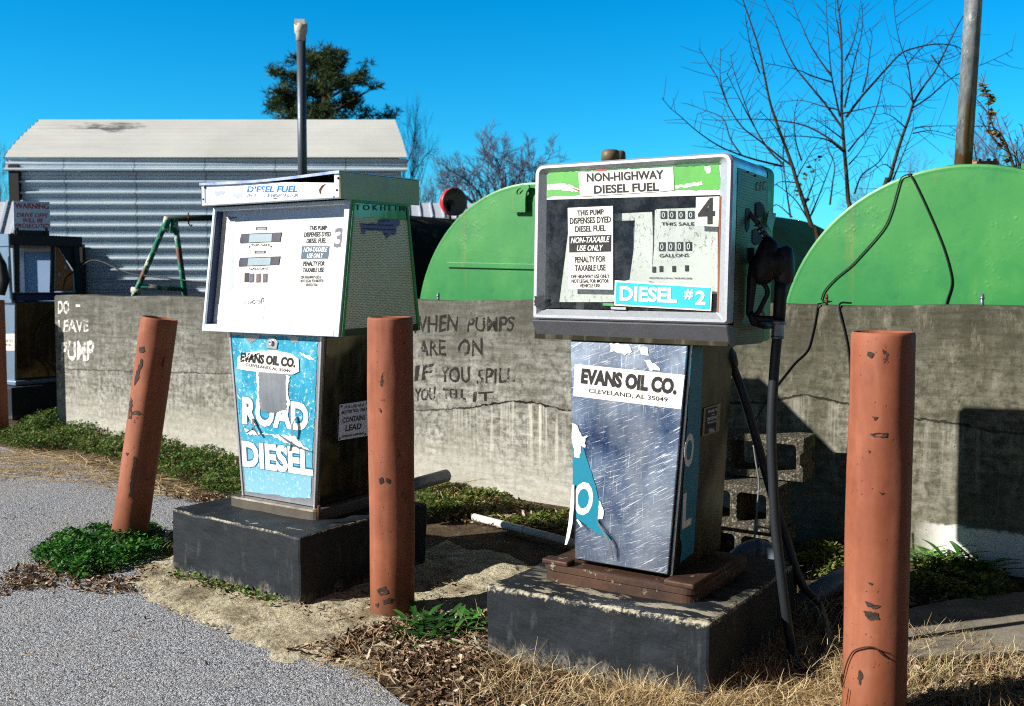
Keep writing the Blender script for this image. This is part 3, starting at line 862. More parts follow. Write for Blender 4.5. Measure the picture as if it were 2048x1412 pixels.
MB().lathe([(0.075, -0.10), (0.075, 0.05)], 28).build('neck', M_OLIVE, root)
mb = MB().lathe([(0.105, 0.05), (0.105, 0.068)], 32)
mb.build('flange', M_RUST, root)
M_PALERUST = painted('pale_rusted_cap', S(170, 130, 100), S(110, 70, 46), None, 18, 0.6, rough=0.8)
mb = MB().lathe([(0.088, 0.068), (0.088, 0.092), (0.05, 0.094)], 28)
for k in range(8):
    q = k * math.pi / 4
    mb.lathe([(0.012, 0.09), (0.012, 0.108)], 6, Matrix.Translation((0.068 * math.cos(q), 0.068 * math.sin(q), 0)), smooth=False)
mb.build('cap', M_PALERUST, root)
# small green tab on the shoulder of the near tank
MB().box(0.30, 0.39, 0.12, 0.135, 0.99, 1.085).build('tab', M_GREEN, T2)

# cables over the near green tank
M_CABLE = plain('black_cable', S(22, 22, 24), 0.55, var=0.1)
def cat_spline(pts, n=8):
    P = [Vector(p) for p in pts]
    P = [P[0] * 2 - P[1]] + P + [P[-1] * 2 - P[-2]]
    out = []
    for i in range(1, len(P) - 2):
        for k in range(n):
            t = k / n
            out.append(0.5 * ((2 * P[i]) + (P[i + 1] - P[i - 1]) * t + (2 * P[i - 1] - 5 * P[i] + 4 * P[i + 1] - P[i + 2]) * t * t + (3 * P[i] - P[i - 1] - 3 * P[i + 1] + P[i + 2]) * t ** 3))
    out.append(P[-2])
    return out
def on2(px, py, h=0.002):
    q = f2.px(px, py); return T2M @ f2.pt(q.x, q.y, h)
def onw(px, py, h=0.006):
    q = WF.px(px, py); return WM @ WF.pt(q.x, q.y, h)
z6 = zoomer(1300, 0, 0.36523)
def cable(name, pts, r, label, m=M_CABLE, group=None, cat='cable'):
    o = MB().tube(cat_spline(pts, 6), r, 6).build(name, m)
    return tag(o, label, cat, group)
wt = lambda px: WM @ Vector((WF.px(px, 612).x, 0.03, WALL_H + 0.012))
tank_part = cat_spline([on2(1880, 342, -0.35), on2(1868, 338, -0.2), on2(1830, 347, -0.04), on2(1818, 349), on2(1803, 356), on2(1795, 380), on2(1782, 425), on2(1765, 460), on2(1722, 510), on2(1700, 533), on2(1672, 556), on2(1650, 580), on2(1642, 600)], 6)
top_ = WM @ Vector((WF.px(1637, 610).x, -0.008, WALL_H + 0.004)); back_ = WM @ Vector((WF.px(1638, 610).x, 0.19, WALL_H + 0.012))
wall_part = cat_spline([onw(1635, 616), onw(1633, 630), onw(1626, 665), onw(1615, 700), onw(1590, 725), onw(1570, 750), onw(1553, 772), onw(1535, 800), onw(1512, 860, 0.10), onw(1508, 885, 0.2)], 6)
o = MB().tube(tank_part + [back_, top_] + wall_part, 0.0042, 6).build('cable', M_CABLE)
tag(o, 'thin black wire looping from the near tank over the wall to the cinder blocks', 'cable')
cable('cable', [on2(1812, 352, -0.03), on2(1820, 350), on2(1833, 372), on2(1860, 430), on2(1885, 490), on2(1900, 540), on2(1903, 570), on2(1893, 605), on2(1888, 640)], 0.0052,
      'black cable hanging straight down the near green tank from its top')
cable('cable', [WM @ Vector((WF.px(1679, 610).x, 0.19, WALL_H + 0.006)), WM @ Vector((WF.px(1679, 610).x, 0.02, WALL_H + 0.008)), onw(1679, 620), onw(1688, 655), onw(1697, 700), onw(1702, 760), onw(1700, 850), onw(1695, 910)], 0.005,
      'black cable hanging down the concrete wall behind the nearest bollard')

# ================================================================ METAL SHED
M_SHEDROOF = None
def mat_roof():
    g = G('cream_roof_metal')
    v = g.co(); n = g.noise(v, 0.7, 6, 0.6); st = g.noise(g.co(scale=(0.15, 1, 1)), 5, 5, 0.65)
    c = g.ramp(n, [(0.3, S(188, 190, 186)), (0.7, S(208, 210, 206))])
    c = g.mix(g.ramp(st, [(0.56, 0), (0.75, 0.35)]), c, S(140, 138, 124))
    # one dark stain high on the left
    sx, sy, sz = g.sep(g.N('TexCoord', out='Object'))
    dx = g.math('DIVIDE', g.math('SUBTRACT', sx, -6.45), 0.75); dy = g.math('DIVIDE', g.math('SUBTRACT', sy, 16.33), 0.3)
    d = g.math('ADD', g.math('MULTIPLY', dx, dx), g.math('MULTIPLY', dy, dy))
    n3 = g.noise(g.co(scale=(0.35, 1.6, 1)), 6, 6, 0.7)
    k = g.math('ADD', d, g.math('MULTIPLY', g.math('SUBTRACT', n3, 0.5), 4.2))
    c = g.mix(g.ramp(k, [(0.0, 0.8), (0.55, 0)]), c, S(56, 58, 54))
    return g.out(c, 0.45, 0.0, g.bump(n, 0.05, 0.01), 0.4)
M_SHEDROOF = mat_roof()
M_SHEDWALL = None
def mat_shedwall():
    g = G('blue_grey_sheet_metal')
    n = g.noise(g.co(), 1.2, 6, 0.6); f = g.noise(g.co(scale=(0.2, 1, 1)), 30, 4, 0.6)
    c = g.ramp(n, [(0.3, S(190, 210, 224)), (0.7, S(212, 226, 234))])
    c = g.mix(g.ramp(f, [(0.55, 0), (0.75, 0.25)]), c, S(156, 174, 186))
    sx = g.sep(g.N('TexCoord', out='Object'))[0]
    lap = g.math('ABSOLUTE', g.math('SUBTRACT', g.math('FRACT', g.math('DIVIDE', g.math('ADD', sx, 20.0), 1.06)), 0.5))
    c = g.mix(g.ramp(lap, [(0.006, 0.6), (0.012, 0)]), c, S(84, 96, 108))
    return g.out(c, 0.4, 0.12, None, 0.5)
M_SHEDWALL = mat_shedwall()
M_DARKTRIM = plain('dark_trim', S(34, 30, 29), 0.6)
SHED = empty('metal_shed', Matrix.Identity(4), 'blue grey corrugated metal shed with a cream metal roof beyond the wall', 'shed')
EL, ER = at(10, 316, 15.2), at(815, 318, 15.28)
RL, RR = at(79, 243, 16.75), at(790, 247, 16.75)
zE = (EL.z + ER.z) / 2
# roof: rounded eave then slope with low ribs running along
mb = MB()
curve = []
NP = 90
drop = 0.0
for i in range(NP + 1):
    t = i / NP
    # along the slope from eave to ridge
    y = 15.2 + (16.75 - 15.2) * t
    z = zE + (RL.z - zE) * (t ** 0.86) 
    rib = 0.022 * max(0, math.cos((t * 9.0 + 0.2) * 2 * math.pi)) ** 14
    curve.append((t, y, z + rib))
def xl(t): return EL.x + (RL.x - EL.x) * t
def xr(t): return ER.x + (RR.x - ER.x) * t
NX = 2
mb.loops([[(xl(t) + (xr(t) - xl(t)) * k / NX, y, z) for t, y, z in curve] for k in range(NX + 1)], close=False, smooth=False)
# back slope
mb.loops([[(RL.x, 16.75, RL.z), (RL.x - .2, 18.6, zE)], [(RR.x, 16.75, RR.z), (RR.x - .2, 18.6, zE)]], close=False)
roof = mb.build('roof', M_SHEDROOF, SHED)
sol = roof.modifiers.new('thick', 'SOLIDIFY'); sol.thickness = 0.02; sol.offset = -1
# corrugated wall; every rib is pressed out of the sheet
def corr(z0, z1, pitch, yoff):
    P = []
    z = z1
    shape = [(0.0, 0.0), (0.30, 0.0), (0.36, 0.016), (0.44, 0.016), (0.50, 0.0), (0.56, 0.0), (0.60, 0.012), (0.66, 0.012), (0.70, 0.0), (0.70, 0.0), (0.80, 0.062), (0.86, 0.07), (0.96, 0.066), (1.0, 0.0)]
    while z > z0:
        for u, d in shape[:-1]: P.append((yoff - d, z - u * pitch))
        z -= pitch
    P.append((yoff, z))
    return P
prof = corr(-0.1, zE - 0.20, 0.1655, 15.275)
wl, wr = EL.x + 0.10, ER.x - 0.12
mb = MB()
mb.loops([[(wl, y, z) for y, z in prof], [(wr, y + 0.05, z) for y, z in prof]], close=False)
mb.build('wall', M_SHEDWALL, SHED)
# eave drop panel with the same ribs
prof = corr(zE - 0.19, zE + 0.0, 0.19, 15.22)
mb = MB().loops([[(EL.x, y, z) for y, z in prof], [(ER.x, y + 0.06, z) for y, z in prof]], close=False)
mb.build('eave_panel', M_SHEDWALL, SHED)
# dark end trims and end wall
mb = MB()
mb.box(wl - 0.05, wl + 0.10, 15.18, 15.5, -0.1, zE - 0.1)
mb.build('corner_trim', M_DARKTRIM, SHED)
mb = MB()
mb.loops([[(xl(t) - 0.02, y, z - 0.03) for t, y, z in curve], [(xl(t) - 0.02, y, z + 0.015) for t, y, z in curve], [(xl(t) + 0.03, y, z + 0.02) for t, y, z in curve]], close=False)
mb.build('verge_trim', M_DARKTRIM, SHED)
mb = MB()
mb.add([(wr, 15.5, -.1), (wr - 0.35, 18.5, -.1), (wr - 0.35, 18.5, zE - .05), (RR.x - .1, 16.75, RR.z - .06), (wr, 15.5, zE - .05)], [(0, 1, 2, 3, 4)])
mb.build('end_wall', M_SHEDWALL, SHED)
mb = MB()
mb.add([(wl + .02, 15.5, -.1), (wl - 0.3, 18.5, -.1), (wl - 0.3, 18.5, zE - .05), (RL.x + .1, 16.75, RL.z - .06), (wl + .02, 15.5, zE - .05)], [(0, 1, 2, 3, 4)])
mb.build('end_wall', M_SHEDWALL, SHED)
# framed window low on the left of the shed
M_PANE = None
g = G('pale_blue_pane')
M_PANE = g.out(g.ramp(g.noise(g.co(), 1.5, 4, 0.5), [(0.3, S(150, 180, 224)), (0.7, S(176, 202, 236))]), 0.25, 0.0, None, 0.5)
wa, wb = at(38, 490, 15.3), at(180, 640, 15.3)
fw_ = 0.115
mb = MB()
mb.box(wa.x, wb.x, 15.10, 15.2, wa.z - fw_, wa.z)
mb.box(wa.x, wb.x, 15.10, 15.2, wb.z, wb.z + fw_)
mb.box(wa.x, wa.x + fw_, 15.10, 15.2, wb.z + fw_, wa.z - fw_)
mb.box(wb.x - fw_, wb.x, 15.10, 15.2, wb.z + fw_, wa.z - fw_)
WIN = mb.build('window', M_DARKTRIM, SHED)
MB().box(wa.x + fw_, wb.x - fw_, 15.17, 15.195, wb.z + fw_, wa.z - fw_).build('pane', M_PANE, WIN)

# other buildings: slivers of white roofs
M_WHITEROOF = painted('white_ribbed_roof', S(206, 212, 220), S(150, 160, 174), None, 3, 0.5, rough=0.45)
def sliver_roof(name, a, b, c, d, ribs, label, wall_to):
    mb = MB()
    A, B, Cc, D = [Vector(p) for p in (a, b, c, d)]
    n = ((B - A).cross(D - A)).normalized()
    if n.z < 0: n = -n
    mb.plate([A, B, Cc, D], -n, 0.03)
    for k in range(ribs + 1):
        t = k / ribs
        p, q = A.lerp(B, t), D.lerp(Cc, t)
        mb.tube([p + n * 0.012, q + n * 0.012], 0.022, 4, smooth=False)
    root = empty('distant_building', Matrix.Translation((A.x, A.y, 0)), label, 'building', 'white roofed buildings far behind')
    o = mb.build('roof', M_WHITEROOF, root); o.matrix_parent_inverse = Matrix.Translation((-A.x, -A.y, 0))
    mb = MB()
    A2, B2, C2, D2 = [p - Vector((0, 0, 0.04)) for p in (A, B, Cc, D)]
    gz = wall_to
    mb.hexa([(A2.x, A2.y, gz), (B2.x, B2.y, gz), (C2.x, C2.y, gz), (D2.x, D2.y, gz), A2, B2, C2, D2])
    o = mb.build('wall', M_SHEDWALL, root); o.matrix_parent_inverse = Matrix.Translation((-A.x, -A.y, 0))
sliver_roof('r', at(-160, 470, 12.6), at(24, 470, 12.6), at(44, 404, 14.6), at(-160, 402, 14.6), 7, 'white ribbed roof sliver at the left edge behind the gutted pump', 0)
sliver_roof('r', at(770, 432, 22), at(960, 438, 22), at(950, 407, 24.5), at(770, 405, 24.5), 8, 'white ribbed roof sliver above the black tank between pump and red lamp', 0)

# red round lamp housing
M_RED = plain('red_enamel', S(206, 46, 50), 0.4, var=0.15)
M_LAMPIN = plain('dull_grey_enamel', S(160, 160, 156), 0.5, var=0.3, scale=6)
fp = at(908, 404, 12.5)
ld = Vector((0.52, -0.85, -0.02)).normalized()
Ml = Matrix.Translation(fp) @ ld.to_track_quat('Z', 'Y').to_matrix().to_4x4()
root = empty('round_lamp', Ml, 'red enamelled round lamp hood with grey inside above the black tank', 'lamp')
r0 = 0.172
MB().lathe([(0.03, -0.20), (0.07, -0.185), (0.13, -0.14), (r0 * 0.97, -0.06), (r0, 0.03), (r0 - 0.006, 0.03)], 40, cap=False).build('hood', M_RED, root)
MB().lathe([(r0 - 0.004, 0.028), (r0 - 0.012, -0.05), (0.12, -0.12), (0.06, -0.165), (0.003, -0.17)], 40, cap=False).build('reflector', M_LAMPIN, root)
MB().lathe([(0.02, -0.17), (0.032, -0.12), (0.03, -0.05), (0.012, -0.035), (0.001, -0.034)], 16, cap=False).build('bulb', plain('dusty_bulb', S(70, 74, 78), 0.15), root)
MB().tube([(0, 0, -0.15), Ml.inverted() @ (fp + Vector((-0.05, 0.15, -0.4))), Ml.inverted() @ (fp + Vector((-0.05, 0.15, -2.2)))], 0.025, 8).build('stem', M_DARKTRIM, root)

# slim vent pipe with a white cap behind the blue fronted pump
M_SLIM = painted('dull_grey_pipe', S(92, 104, 116), S(60, 68, 78), None, 20, 0.6, rough=0.45, metal=0.5)
M_CAPWHITE = painted('chalky_white_cap', S(214, 208, 200), S(150, 140, 130), None, 30, 0.5, rough=0.6)
sb = at(606, 425, 10.0); st = at(602, 62, 10.0)
Ms = Matrix.Translation(sb) @ (st - sb).to_track_quat('Z', 'Y').to_matrix().to_4x4()
hgt = (st - sb).length
root = empty('vent_pipe', Ms, 'slim grey vent pipe with a chalky white cap behind the blue fronted pump', 'pipe', 'tall vent pipes')
MB().lathe([(0.046, -0.3), (0.044, hgt)], 24).build('pipe', M_SLIM, root)
mb = MB().lathe([(0.05, hgt - 0.10), (0.05, hgt - 0.03), (0.062, hgt - 0.02), (0.066, hgt + 0.06), (0.06, hgt + 0.065), (0.045, hgt + 0.03)], 20)
mb.box(-0.06, -0.02, -0.05, 0.05, hgt + 0.05, hgt + 0.10); mb.box(0.01, 0.06, -0.05, 0.05, hgt + 0.05, hgt + 0.095)
mb.build('cap', M_CAPWHITE, root)

# green pipe trestle behind the wall
g = G('flaking_teal_paint')
n = g.noise(g.co(), 9, 6, 0.75); n2 = g.noise(g.co(loc=(2, 2, 2)), 4, 4, 0.6)
c = g.mix(g.ramp(n, [(0.53, 0), (0.56, 1)]), S(20, 120, 98), S(206, 198, 182))
c = g.mix(g.ramp(n2, [(0.56, 0), (0.6, 1)]), c, S(112, 66, 42))
M_TEAL = g.out(c, 0.6, 0, g.bump(n, 0.3, 0.004), 0.35)
TY = 9.75
root_p = at(335, 445, TY)
root = empty('pipe_trestle', Matrix.Translation((root_p.x, root_p.y, 0)), 'flaking teal pipe A frame trestle standing behind the wall', 'trestle')
inv = Matrix.Translation((-root_p.x, -root_p.y, 0))
def tp(name, pts, r, m=M_TEAL):
    o = MB().tube(pts, r, 12).build(name, m, root); o.matrix_parent_inverse = inv; return o
ap = at(340, 440, TY); lf = at(275, 577, TY); rf = at(369, 583, TY + 0.25)
tp('leg', [ap + Vector((-0.03, 0, -0.0)), lf, lf + (lf - ap) * 0.12], 0.027)
tp('leg', [ap + Vector((0.03, 0.05, -0.0)), rf, rf + (rf - ap) * 0.12], 0.027)
tp('collar', [ap + Vector((-0.02, 0, 0.03)), ap.lerp(lf, 0.17)], 0.035)
tp('collar', [ap + Vector((0.03, 0.05, 0.03)), ap.lerp(rf, 0.17) + Vector((0, .03, 0))], 0.035)
tp('brace', [lf.lerp(ap, 0.03), rf.lerp(ap, 0.03)], 0.024)
M_DARKTEAL = painted('dark_flaking_teal', S(20, 62, 54), S(40, 34, 30), S(190, 180, 165), 6, 0.6, 0.36, rough=0.6)
bar_l, bar_r = at(330, 437, TY), at(470, 435, TY + 0.4)
tp('crossbar', [bar_l, bar_r], 0.03, M_DARKTEAL)
hk = at(377, 437, TY + 0.1)
tp('hook', [hk + Vector((0, 0, 0.06)), hk + Vector((0, 0, -0.05)), hk + Vector((0.02, 0, -0.075)), hk + Vector((0.035, 0, -0.06))], 0.007, M_RUST)
# feet caps
tp('foot', [lf.lerp(ap, -0.02) + Vector((-0.05, 0, 0)), lf.lerp(ap, -0.02) + Vector((0.05, 0, -0.012))], 0.03, M_CAPWHITE)
# ================================================================ PUMP MATERIALS
M_BRIGHT = painted('brushed_aluminium', S(206, 208, 212), S(150, 154, 160), None, 16, 0.5, rough=0.34, metal=0.7, bump=0.06)
M_WHITEMETAL = painted('worn_white_trim', S(196, 200, 206), S(128, 134, 142), S(96, 98, 104), 12, 0.5, 0.22, rough=0.4, metal=0.45, bump=0.08)
M_GREYMETAL = painted('grey_steel_trough', S(116, 118, 124), S(84, 84, 88), S(150, 140, 128), 14, 0.7, 0.31, rough=0.42, metal=0.55, bump=0.25)
M_WHITEENAMEL = painted('white_enamel', S(226, 225, 218), S(204, 204, 200), None, 5, 0.25, rough=0.38, bump=0.03)
M_STICKER = painted('white_vinyl', S(228, 226, 218), S(206, 202, 194), None, 9, 0.3, rough=0.5, bump=0.05)
M_INK = plain('black_ink', S(26, 26, 30), 0.6, var=0.3, scale=60)
g = G('worn_black_ink')
M_WORNINK = g.out(S(36, 36, 38), 0.7, 0, alpha=g.ramp(g.noise(g.co(scale=(1, 1, 1.6)), 70, 5, 0.75), [(0.36, 0.15), (0.46, 1)]))
M_WHITEINK = plain('white_ink', S(236, 236, 230), 0.55, var=0.08)
M_DARKIN = plain('dark_interior', S(48, 46, 46), 0.7, var=0.5, scale=9)
M_BLACKRUB = plain('black_rubber', S(24, 25, 28), 0.5, var=0.35, scale=30)
M_HOSE = painted('scuffed_black_hose', S(40, 46, 52), S(24, 27, 31), S(104, 108, 110), 20, 0.7, 0.27, rough=0.45, bump=0.12, streak=(1, 1, 0.3))
M_SCREW = plain('steel_screw', S(120, 118, 114), 0.4, 0.7)
def mat_scratched():
    g = G('scratched_aluminium')
    v = g.co(); n = g.noise(v, 2.6, 7, 0.68)
    c = g.ramp(n, [(0.38, S(52, 78, 124)), (0.5, S(112, 134, 168)), (0.66, S(176, 194, 216))])  # blue of reflected sky, dark to bright, put into the metal colour
    def scr(rot, sc, thick, lo):
        vv = g.co(rot=(0, rot, 0)); vv = g.N('Mapping', {'Vector': vv, 'Scale': (0.55, 1, 19)})
        k = g.noise(vv, sc, 3, 0.65, 0.4)
        return g.ramp(k, [(lo, 0), (lo + thick, 1)])
    patch = g.ramp(g.noise(g.co(loc=(1, 0, 3)), 4, 4, 0.6), [(0.44, 0.0), (0.6, 1)])
    s1 = g.math('MULTIPLY', scr(math.radians(32), 16, 0.035, 0.62), patch)
    s2 = g.math('MULTIPLY', scr(math.radians(88), 13, 0.05, 0.62), g.ramp(g.noise(g.co(loc=(4, 1, 0)), 4, 4, 0.6), [(0.45, 0.1), (0.65, 0.9)]))
    s3 = g.math('MULTIPLY', scr(math.radians(20), 26, 0.03, 0.63), 0.8)
    k = g.math('MAXIMUM', s1, g.math('MAXIMUM', s2, s3))
    c = g.mix(g.math('MULTIPLY', k, 0.95), c, S(240, 242, 244))
    hz_ = g.ramp(g.noise(g.co(scale=(1, 1, 0.45), loc=(2, 5, 1)), 3.2, 5, 0.6), [(0.46, 0), (0.66, 0.6)])
    c = g.mix(hz_, c, S(226, 230, 234))  # whitish sheen painted into the colour
    met = g.math('SUBTRACT', 0.92, g.math('MULTIPLY', k, 0.6))
    r = g.math('ADD', g.ramp(n, [(0.3, 0.24), (0.7, 0.36)]), g.math('MULTIPLY', k, 0.25))
    return g.out(c, r, met, g.bump(g.math('ADD', n, g.math('MULTIPLY', k, 0.4)), 0.08, 0.003), 0.5)
M_SCRATCH = mat_scratched()
def mat_side(name, a, b, rough, metal=0.85):
    g = G(name)
    v = g.co(); n = g.noise(v, 3, 6, 0.6); st = g.noise(g.co(scale=(1, 1, 0.12)), 22, 4, 0.6)
    c = g.mix(g.ramp(n, [(0.3, 0), (0.7, 1)]), a, b)
    c = g.mix(g.ramp(st, [(0.55, 0), (0.75, 0.25)]), c, S(196, 190, 168))
    wv = g.noise(v, 1.8, 3, 0.5)
    return g.out(c, g.ramp(st, [(0.3, rough), (0.7, rough + 0.12)]), metal, g.bump(wv, 0.35, 0.05), 0.5)
M_SIDE3 = mat_side('dull_mirror_steel', S(96, 96, 86), S(128, 124, 106), 0.10, 0.95)
M_SIDE4 = mat_side('olive_steel', S(50, 49, 38), S(80, 74, 54), 0.28, 0.8)
def mat_perf(name, plate_a, plate_b, pitch, u_axis, hole=0.33, rough=0.45, metal=0.3, hole_col=S(16, 20, 18)):
    """staggered round holes punched through sheet metal"""
    g = G(name)
    co = g.sep(g.N('TexCoord', out='Object'))
    u = g.math('DIVIDE', co[u_axis], pitch); w = g.math('DIVIDE', co[2], pitch * 0.866)
    def grid(du, dw):
        a = g.math('SUBTRACT', g.math('FRACT', g.math('ADD', u, du)), 0.5)
        b = g.math('MULTIPLY', g.math('SUBTRACT', g.math('FRACT', g.math('ADD', g.math('MULTIPLY', w, 0.5), dw)), 0.5), 1.732)
        return g.math('SQRT', g.math('ADD', g.math('MULTIPLY', a, a), g.math('MULTIPLY', b, b)))
    d = g.math('MINIMUM', grid(100.0, 100.0), grid(100.5, 100.5))
    k = g.ramp(d, [(hole - 0.05, 1), (hole + 0.05, 0)])
    n = g.noise(g.co(), 5, 6, 0.65)
    c = g.ramp(n, [(0.3, plate_a), (0.7, plate_b)])
    c = g.mix(k, c, hole_col)
    return g.out(c, rough, g.math('MULTIPLY', g.math('SUBTRACT', 1.0, k), metal), g.bump(g.math('MULTIPLY', k, -1), 0.5, 0.002), 0.4)
M_PERF3 = mat_perf('perforated_green_grey', S(236, 226, 190), S(248, 240, 210), 0.0085, 1, 0.24, metal=0.0, hole_col=S(96, 112, 84))
M_PERF4 = mat_perf('perforated_drab', S(92, 88, 72), S(134, 126, 100), 0.0105, 1, 0.24, metal=0.6)
M_GREENPAINT = painted('bright_green_paint', S(92, 176, 72), S(66, 150, 66), None, 10, 0.6, rough=0.45, bump=0.1)
M_DKGREEN = painted('dark_green_paint', S(20, 108, 60), S(14, 78, 46), S(200, 200, 190), 14, 0.6, 0.27, rough=0.5)
M_GREENEDGE = painted('green_edge_paint', S(84, 168, 92), S(50, 130, 70), None, 12, 0.6, rough=0.4)
M_RUSTTRAY = painted('rusty_brown_tray', S(92, 62, 44), S(40, 30, 26), S(140, 134, 118), 9, 0.95, 0.36, rough=0.6, metal=0.2, bump=0.45)
M_RUSTSTRIP = plain('rusty_seal', S(148, 88, 54), 0.8)
M_CYAN = painted('cyan_vinyl', S(18, 176, 196), S(60, 200, 212), S(224, 232, 230), 11, 0.5, 0.28, rough=0.45, bump=0.05)
M_TEALV = painted('teal_vinyl', S(16, 132, 158), S(10, 108, 134), None, 9, 0.5, rough=0.4, bump=0.05)
def mat_fadedblue():
    g = G('faded_blue_vinyl')
    n = g.noise(g.co(), 8, 7, 0.7); f = g.noise(g.co(), 50, 5, 0.75); dr = g.noise(g.co(scale=(1, 1, 0.25)), 30, 5, 0.7)
    c = g.ramp(n, [(0.3, S(6, 122, 160)), (0.5, S(24, 148, 180)), (0.72, S(112, 184, 202))])
    sz = g.sep(g.N('TexCoord', out='Object'))[2]
    low = g.ramp(g.math('ADD', sz, g.math('MULTIPLY', g.math('SUBTRACT', n, 0.5), 0.5)), [(0.1, 0.9), (0.36, 0)])
    c = g.mix(g.math('MULTIPLY', low, 0.75), c, S(150, 196, 210))
    c = g.mix(g.ramp(f, [(0.57, 0), (0.62, 0.75)]), c, S(206, 218, 222))
    c = g.mix(g.ramp(dr, [(0.665, 0), (0.68, 1)]), c, S(30, 34, 40))
    return g.out(c, 0.5, 0, g.bump(g.math('ADD', n, f), 0.25, 0.003), 0.4)
M_FADED = mat_fadedblue()
M_TORN = plain('torn_vinyl_edge', S(228, 232, 232), 0.6, var=0.15)
M_STRIPPED = mat_side('stripped_grey_metal', S(128, 134, 142), S(166, 170, 176), 0.35, 0.7)
def mat_glass():
    g = G('dusty_pump_glass')
    fr = g.ramp(g.N('LayerWeight', {'Blend': 0.5}, out='Facing'), [(0.0, 0.02), (0.6, 0.04), (0.95, 0.35)])
    tr = g.N('BsdfTransparent', {'Color': (0.93, 0.95, 0.95, 1)}); gl = g.N('BsdfGlossy', {'Color': (1, 1, 1, 1), 'Roughness': 0.03})
    a = g.N('MixShader', {0: fr, 1: tr, 2: gl})
    n = g.noise(g.co(), 12, 7, 0.75)
    df = g.N('BsdfDiffuse', {'Color': S(170, 176, 186)})
    b = g.N('MixShader', {0: g.ramp(n, [(0.45, 0.01), (0.8, 0.10)]), 1: a, 2: df})
    o = g.nt.nodes.new('ShaderNodeOutputMaterial'); g.nt.links.new(b, o.inputs['Surface'])
    return g.m
M_GLASS = mat_glass()
def mat_dialplate():
    g = G('flaking_white_dial')
    n = g.noise(g.co(), 7, 6, 0.7); f = g.noise(g.co(scale=(1.6, 1, 1)), 46, 6, 0.8)
    c = g.ramp(n, [(0.3, S(206, 208, 202)), (0.7, S(228, 228, 220))])
    z = g.ramp(g.noise(g.co(loc=(1, 2, 3)), 3.2, 3, 0.5), [(0.42, 0), (0.56, 1)])
    c = g.mix(g.math('MULTIPLY', g.ramp(f, [(0.55, 0), (0.58, 0.9)]), z), c, S(82, 80, 74))
    return g.out(c, 0.6, 0, g.bump(f, 0.3, 0.002), 0.3)
M_DIAL = mat_dialplate()

def rrect(hw, z0, z1, r, y, n=6, cx=0.0, rb=None):
    """rounded rectangle in the xz plane"""
    rb = r if rb is None else rb
    P = []
    for sx, zc_, sz, q0, rr in ((1, z0, 1, -math.pi / 2, rb), (1, z1, -1, 0, r), (-1, z1, -1, math.pi / 2, r), (-1, z0, 1, math.pi, rb)):
        for k in range(n + 1):
            q = q0 + math.pi / 2 * k / n
            P.append((cx + sx * (hw - rr) + rr * math.cos(q), y, zc_ + sz * rr + rr * math.sin(q)))
    return P
def screws(face, pts, r, m, parent, name='screw'):
    for p in pts:
        q = face.px(*p)
        c = face.pt(q.x, q.y, 0.0)
        Mx = Matrix.Translation(c) @ face.n.to_track_quat('Z', 'Y').to_matrix().to_4x4()
        MB().lathe([(r, 0), (r, 0.002), (r * 0.6, 0.0035), (0.0004, 0.004)], 10, Mx, cap=False).build(name, m, parent)

# ================================================================ PUMP 4 (near, green topped)
P4M = pose(0.384, 3.535, 0.25, -0.565, 0.005, 0.022)
P4 = empty('fuel_pump', P4M, 'battered white and green fuel pump numbered 4 with a scratched bare metal front', 'fuel pump', 'old fuel pumps along the wall')
q1 = zoomer(1040, 280, 0.31166)
HW, HD, ZT, ZB, ZV = 0.382, 0.436, 1.537, 0.968, 0.892
# housing and bezel
mb = MB()
mb.loops([rrect(HW, ZB, ZT, 0.034, 0.03, rb=0.01), rrect(HW, ZB, ZT, 0.034, HD - 0.03, rb=0.01)], smooth=True)
mb.build('housing', M_BRIGHT, P4)
INS = 0.044
mb = MB()
mb.loops([rrect(HW + .002, ZB - .002, ZT + .002, 0.036, 0.045, rb=0.012), rrect(HW + .002, ZB - .002, ZT + .002, 0.036, 0.008, rb=0.012), rrect(HW - 0.004, ZB + 0.004, ZT - 0.004, 0.031, 0.0, rb=0.01),
          rrect(HW - 0.016, ZB + 0.014, ZT - 0.013, 0.022, 0.0, rb=0.006), rrect(HW - INS, ZB + 0.036, ZT - 0.028, 0.008, 0.022, cx=-0.004, rb=0.004), rrect(HW - INS, ZB + 0.036, ZT - 0.028, 0.008, 0.05, cx=-0.004, rb=0.004)], smooth=False)
mb.build('bezel', M_WHITEMETAL, P4)
# back bezel painted green
mb = MB()
mb.loops([rrect(HW + .003, ZB - .07, ZT + .003, 0.036, HD - 0.07, rb=0.012), rrect(HW + .003, ZB - .07, ZT + .003, 0.036, HD, rb=0.012), rrect(HW - .02, ZB - .05, ZT - .02, 0.02, HD + 0.004, rb=0.01)], cap1=True)
mb.build('back_bezel', M_GREENEDGE, P4)
MB().hexa([(-HW + .003, 0.012, ZV), (HW - .003, 0.012, ZV), (HW - .003, HD - .075, ZV), (-HW + .003, HD - .075, ZV), (-HW + .003, 0.012, ZB - .004), (HW - .003, 0.012, ZB - .004), (HW - .003, HD - .075, ZB - .004), (-HW + .003, HD - .075, ZB - .004)]).build('underbody', M_SIDE4, P4)
# grey front trough below the bezel
MB().hexa([(-HW + .012, 0.02, ZV), (HW + .004, 0.02, ZV - .004), (HW + .004, 0.07, ZV - .004), (-HW + .012, 0.07, ZV), (-HW, -0.012, ZB - .005), (HW + .004, -0.012, ZB - .005), (HW + .004, 0.07, ZB - .005), (-HW, 0.07, ZB - .005)]).build('trough', M_GREYMETAL, P4, bevel=0.005)
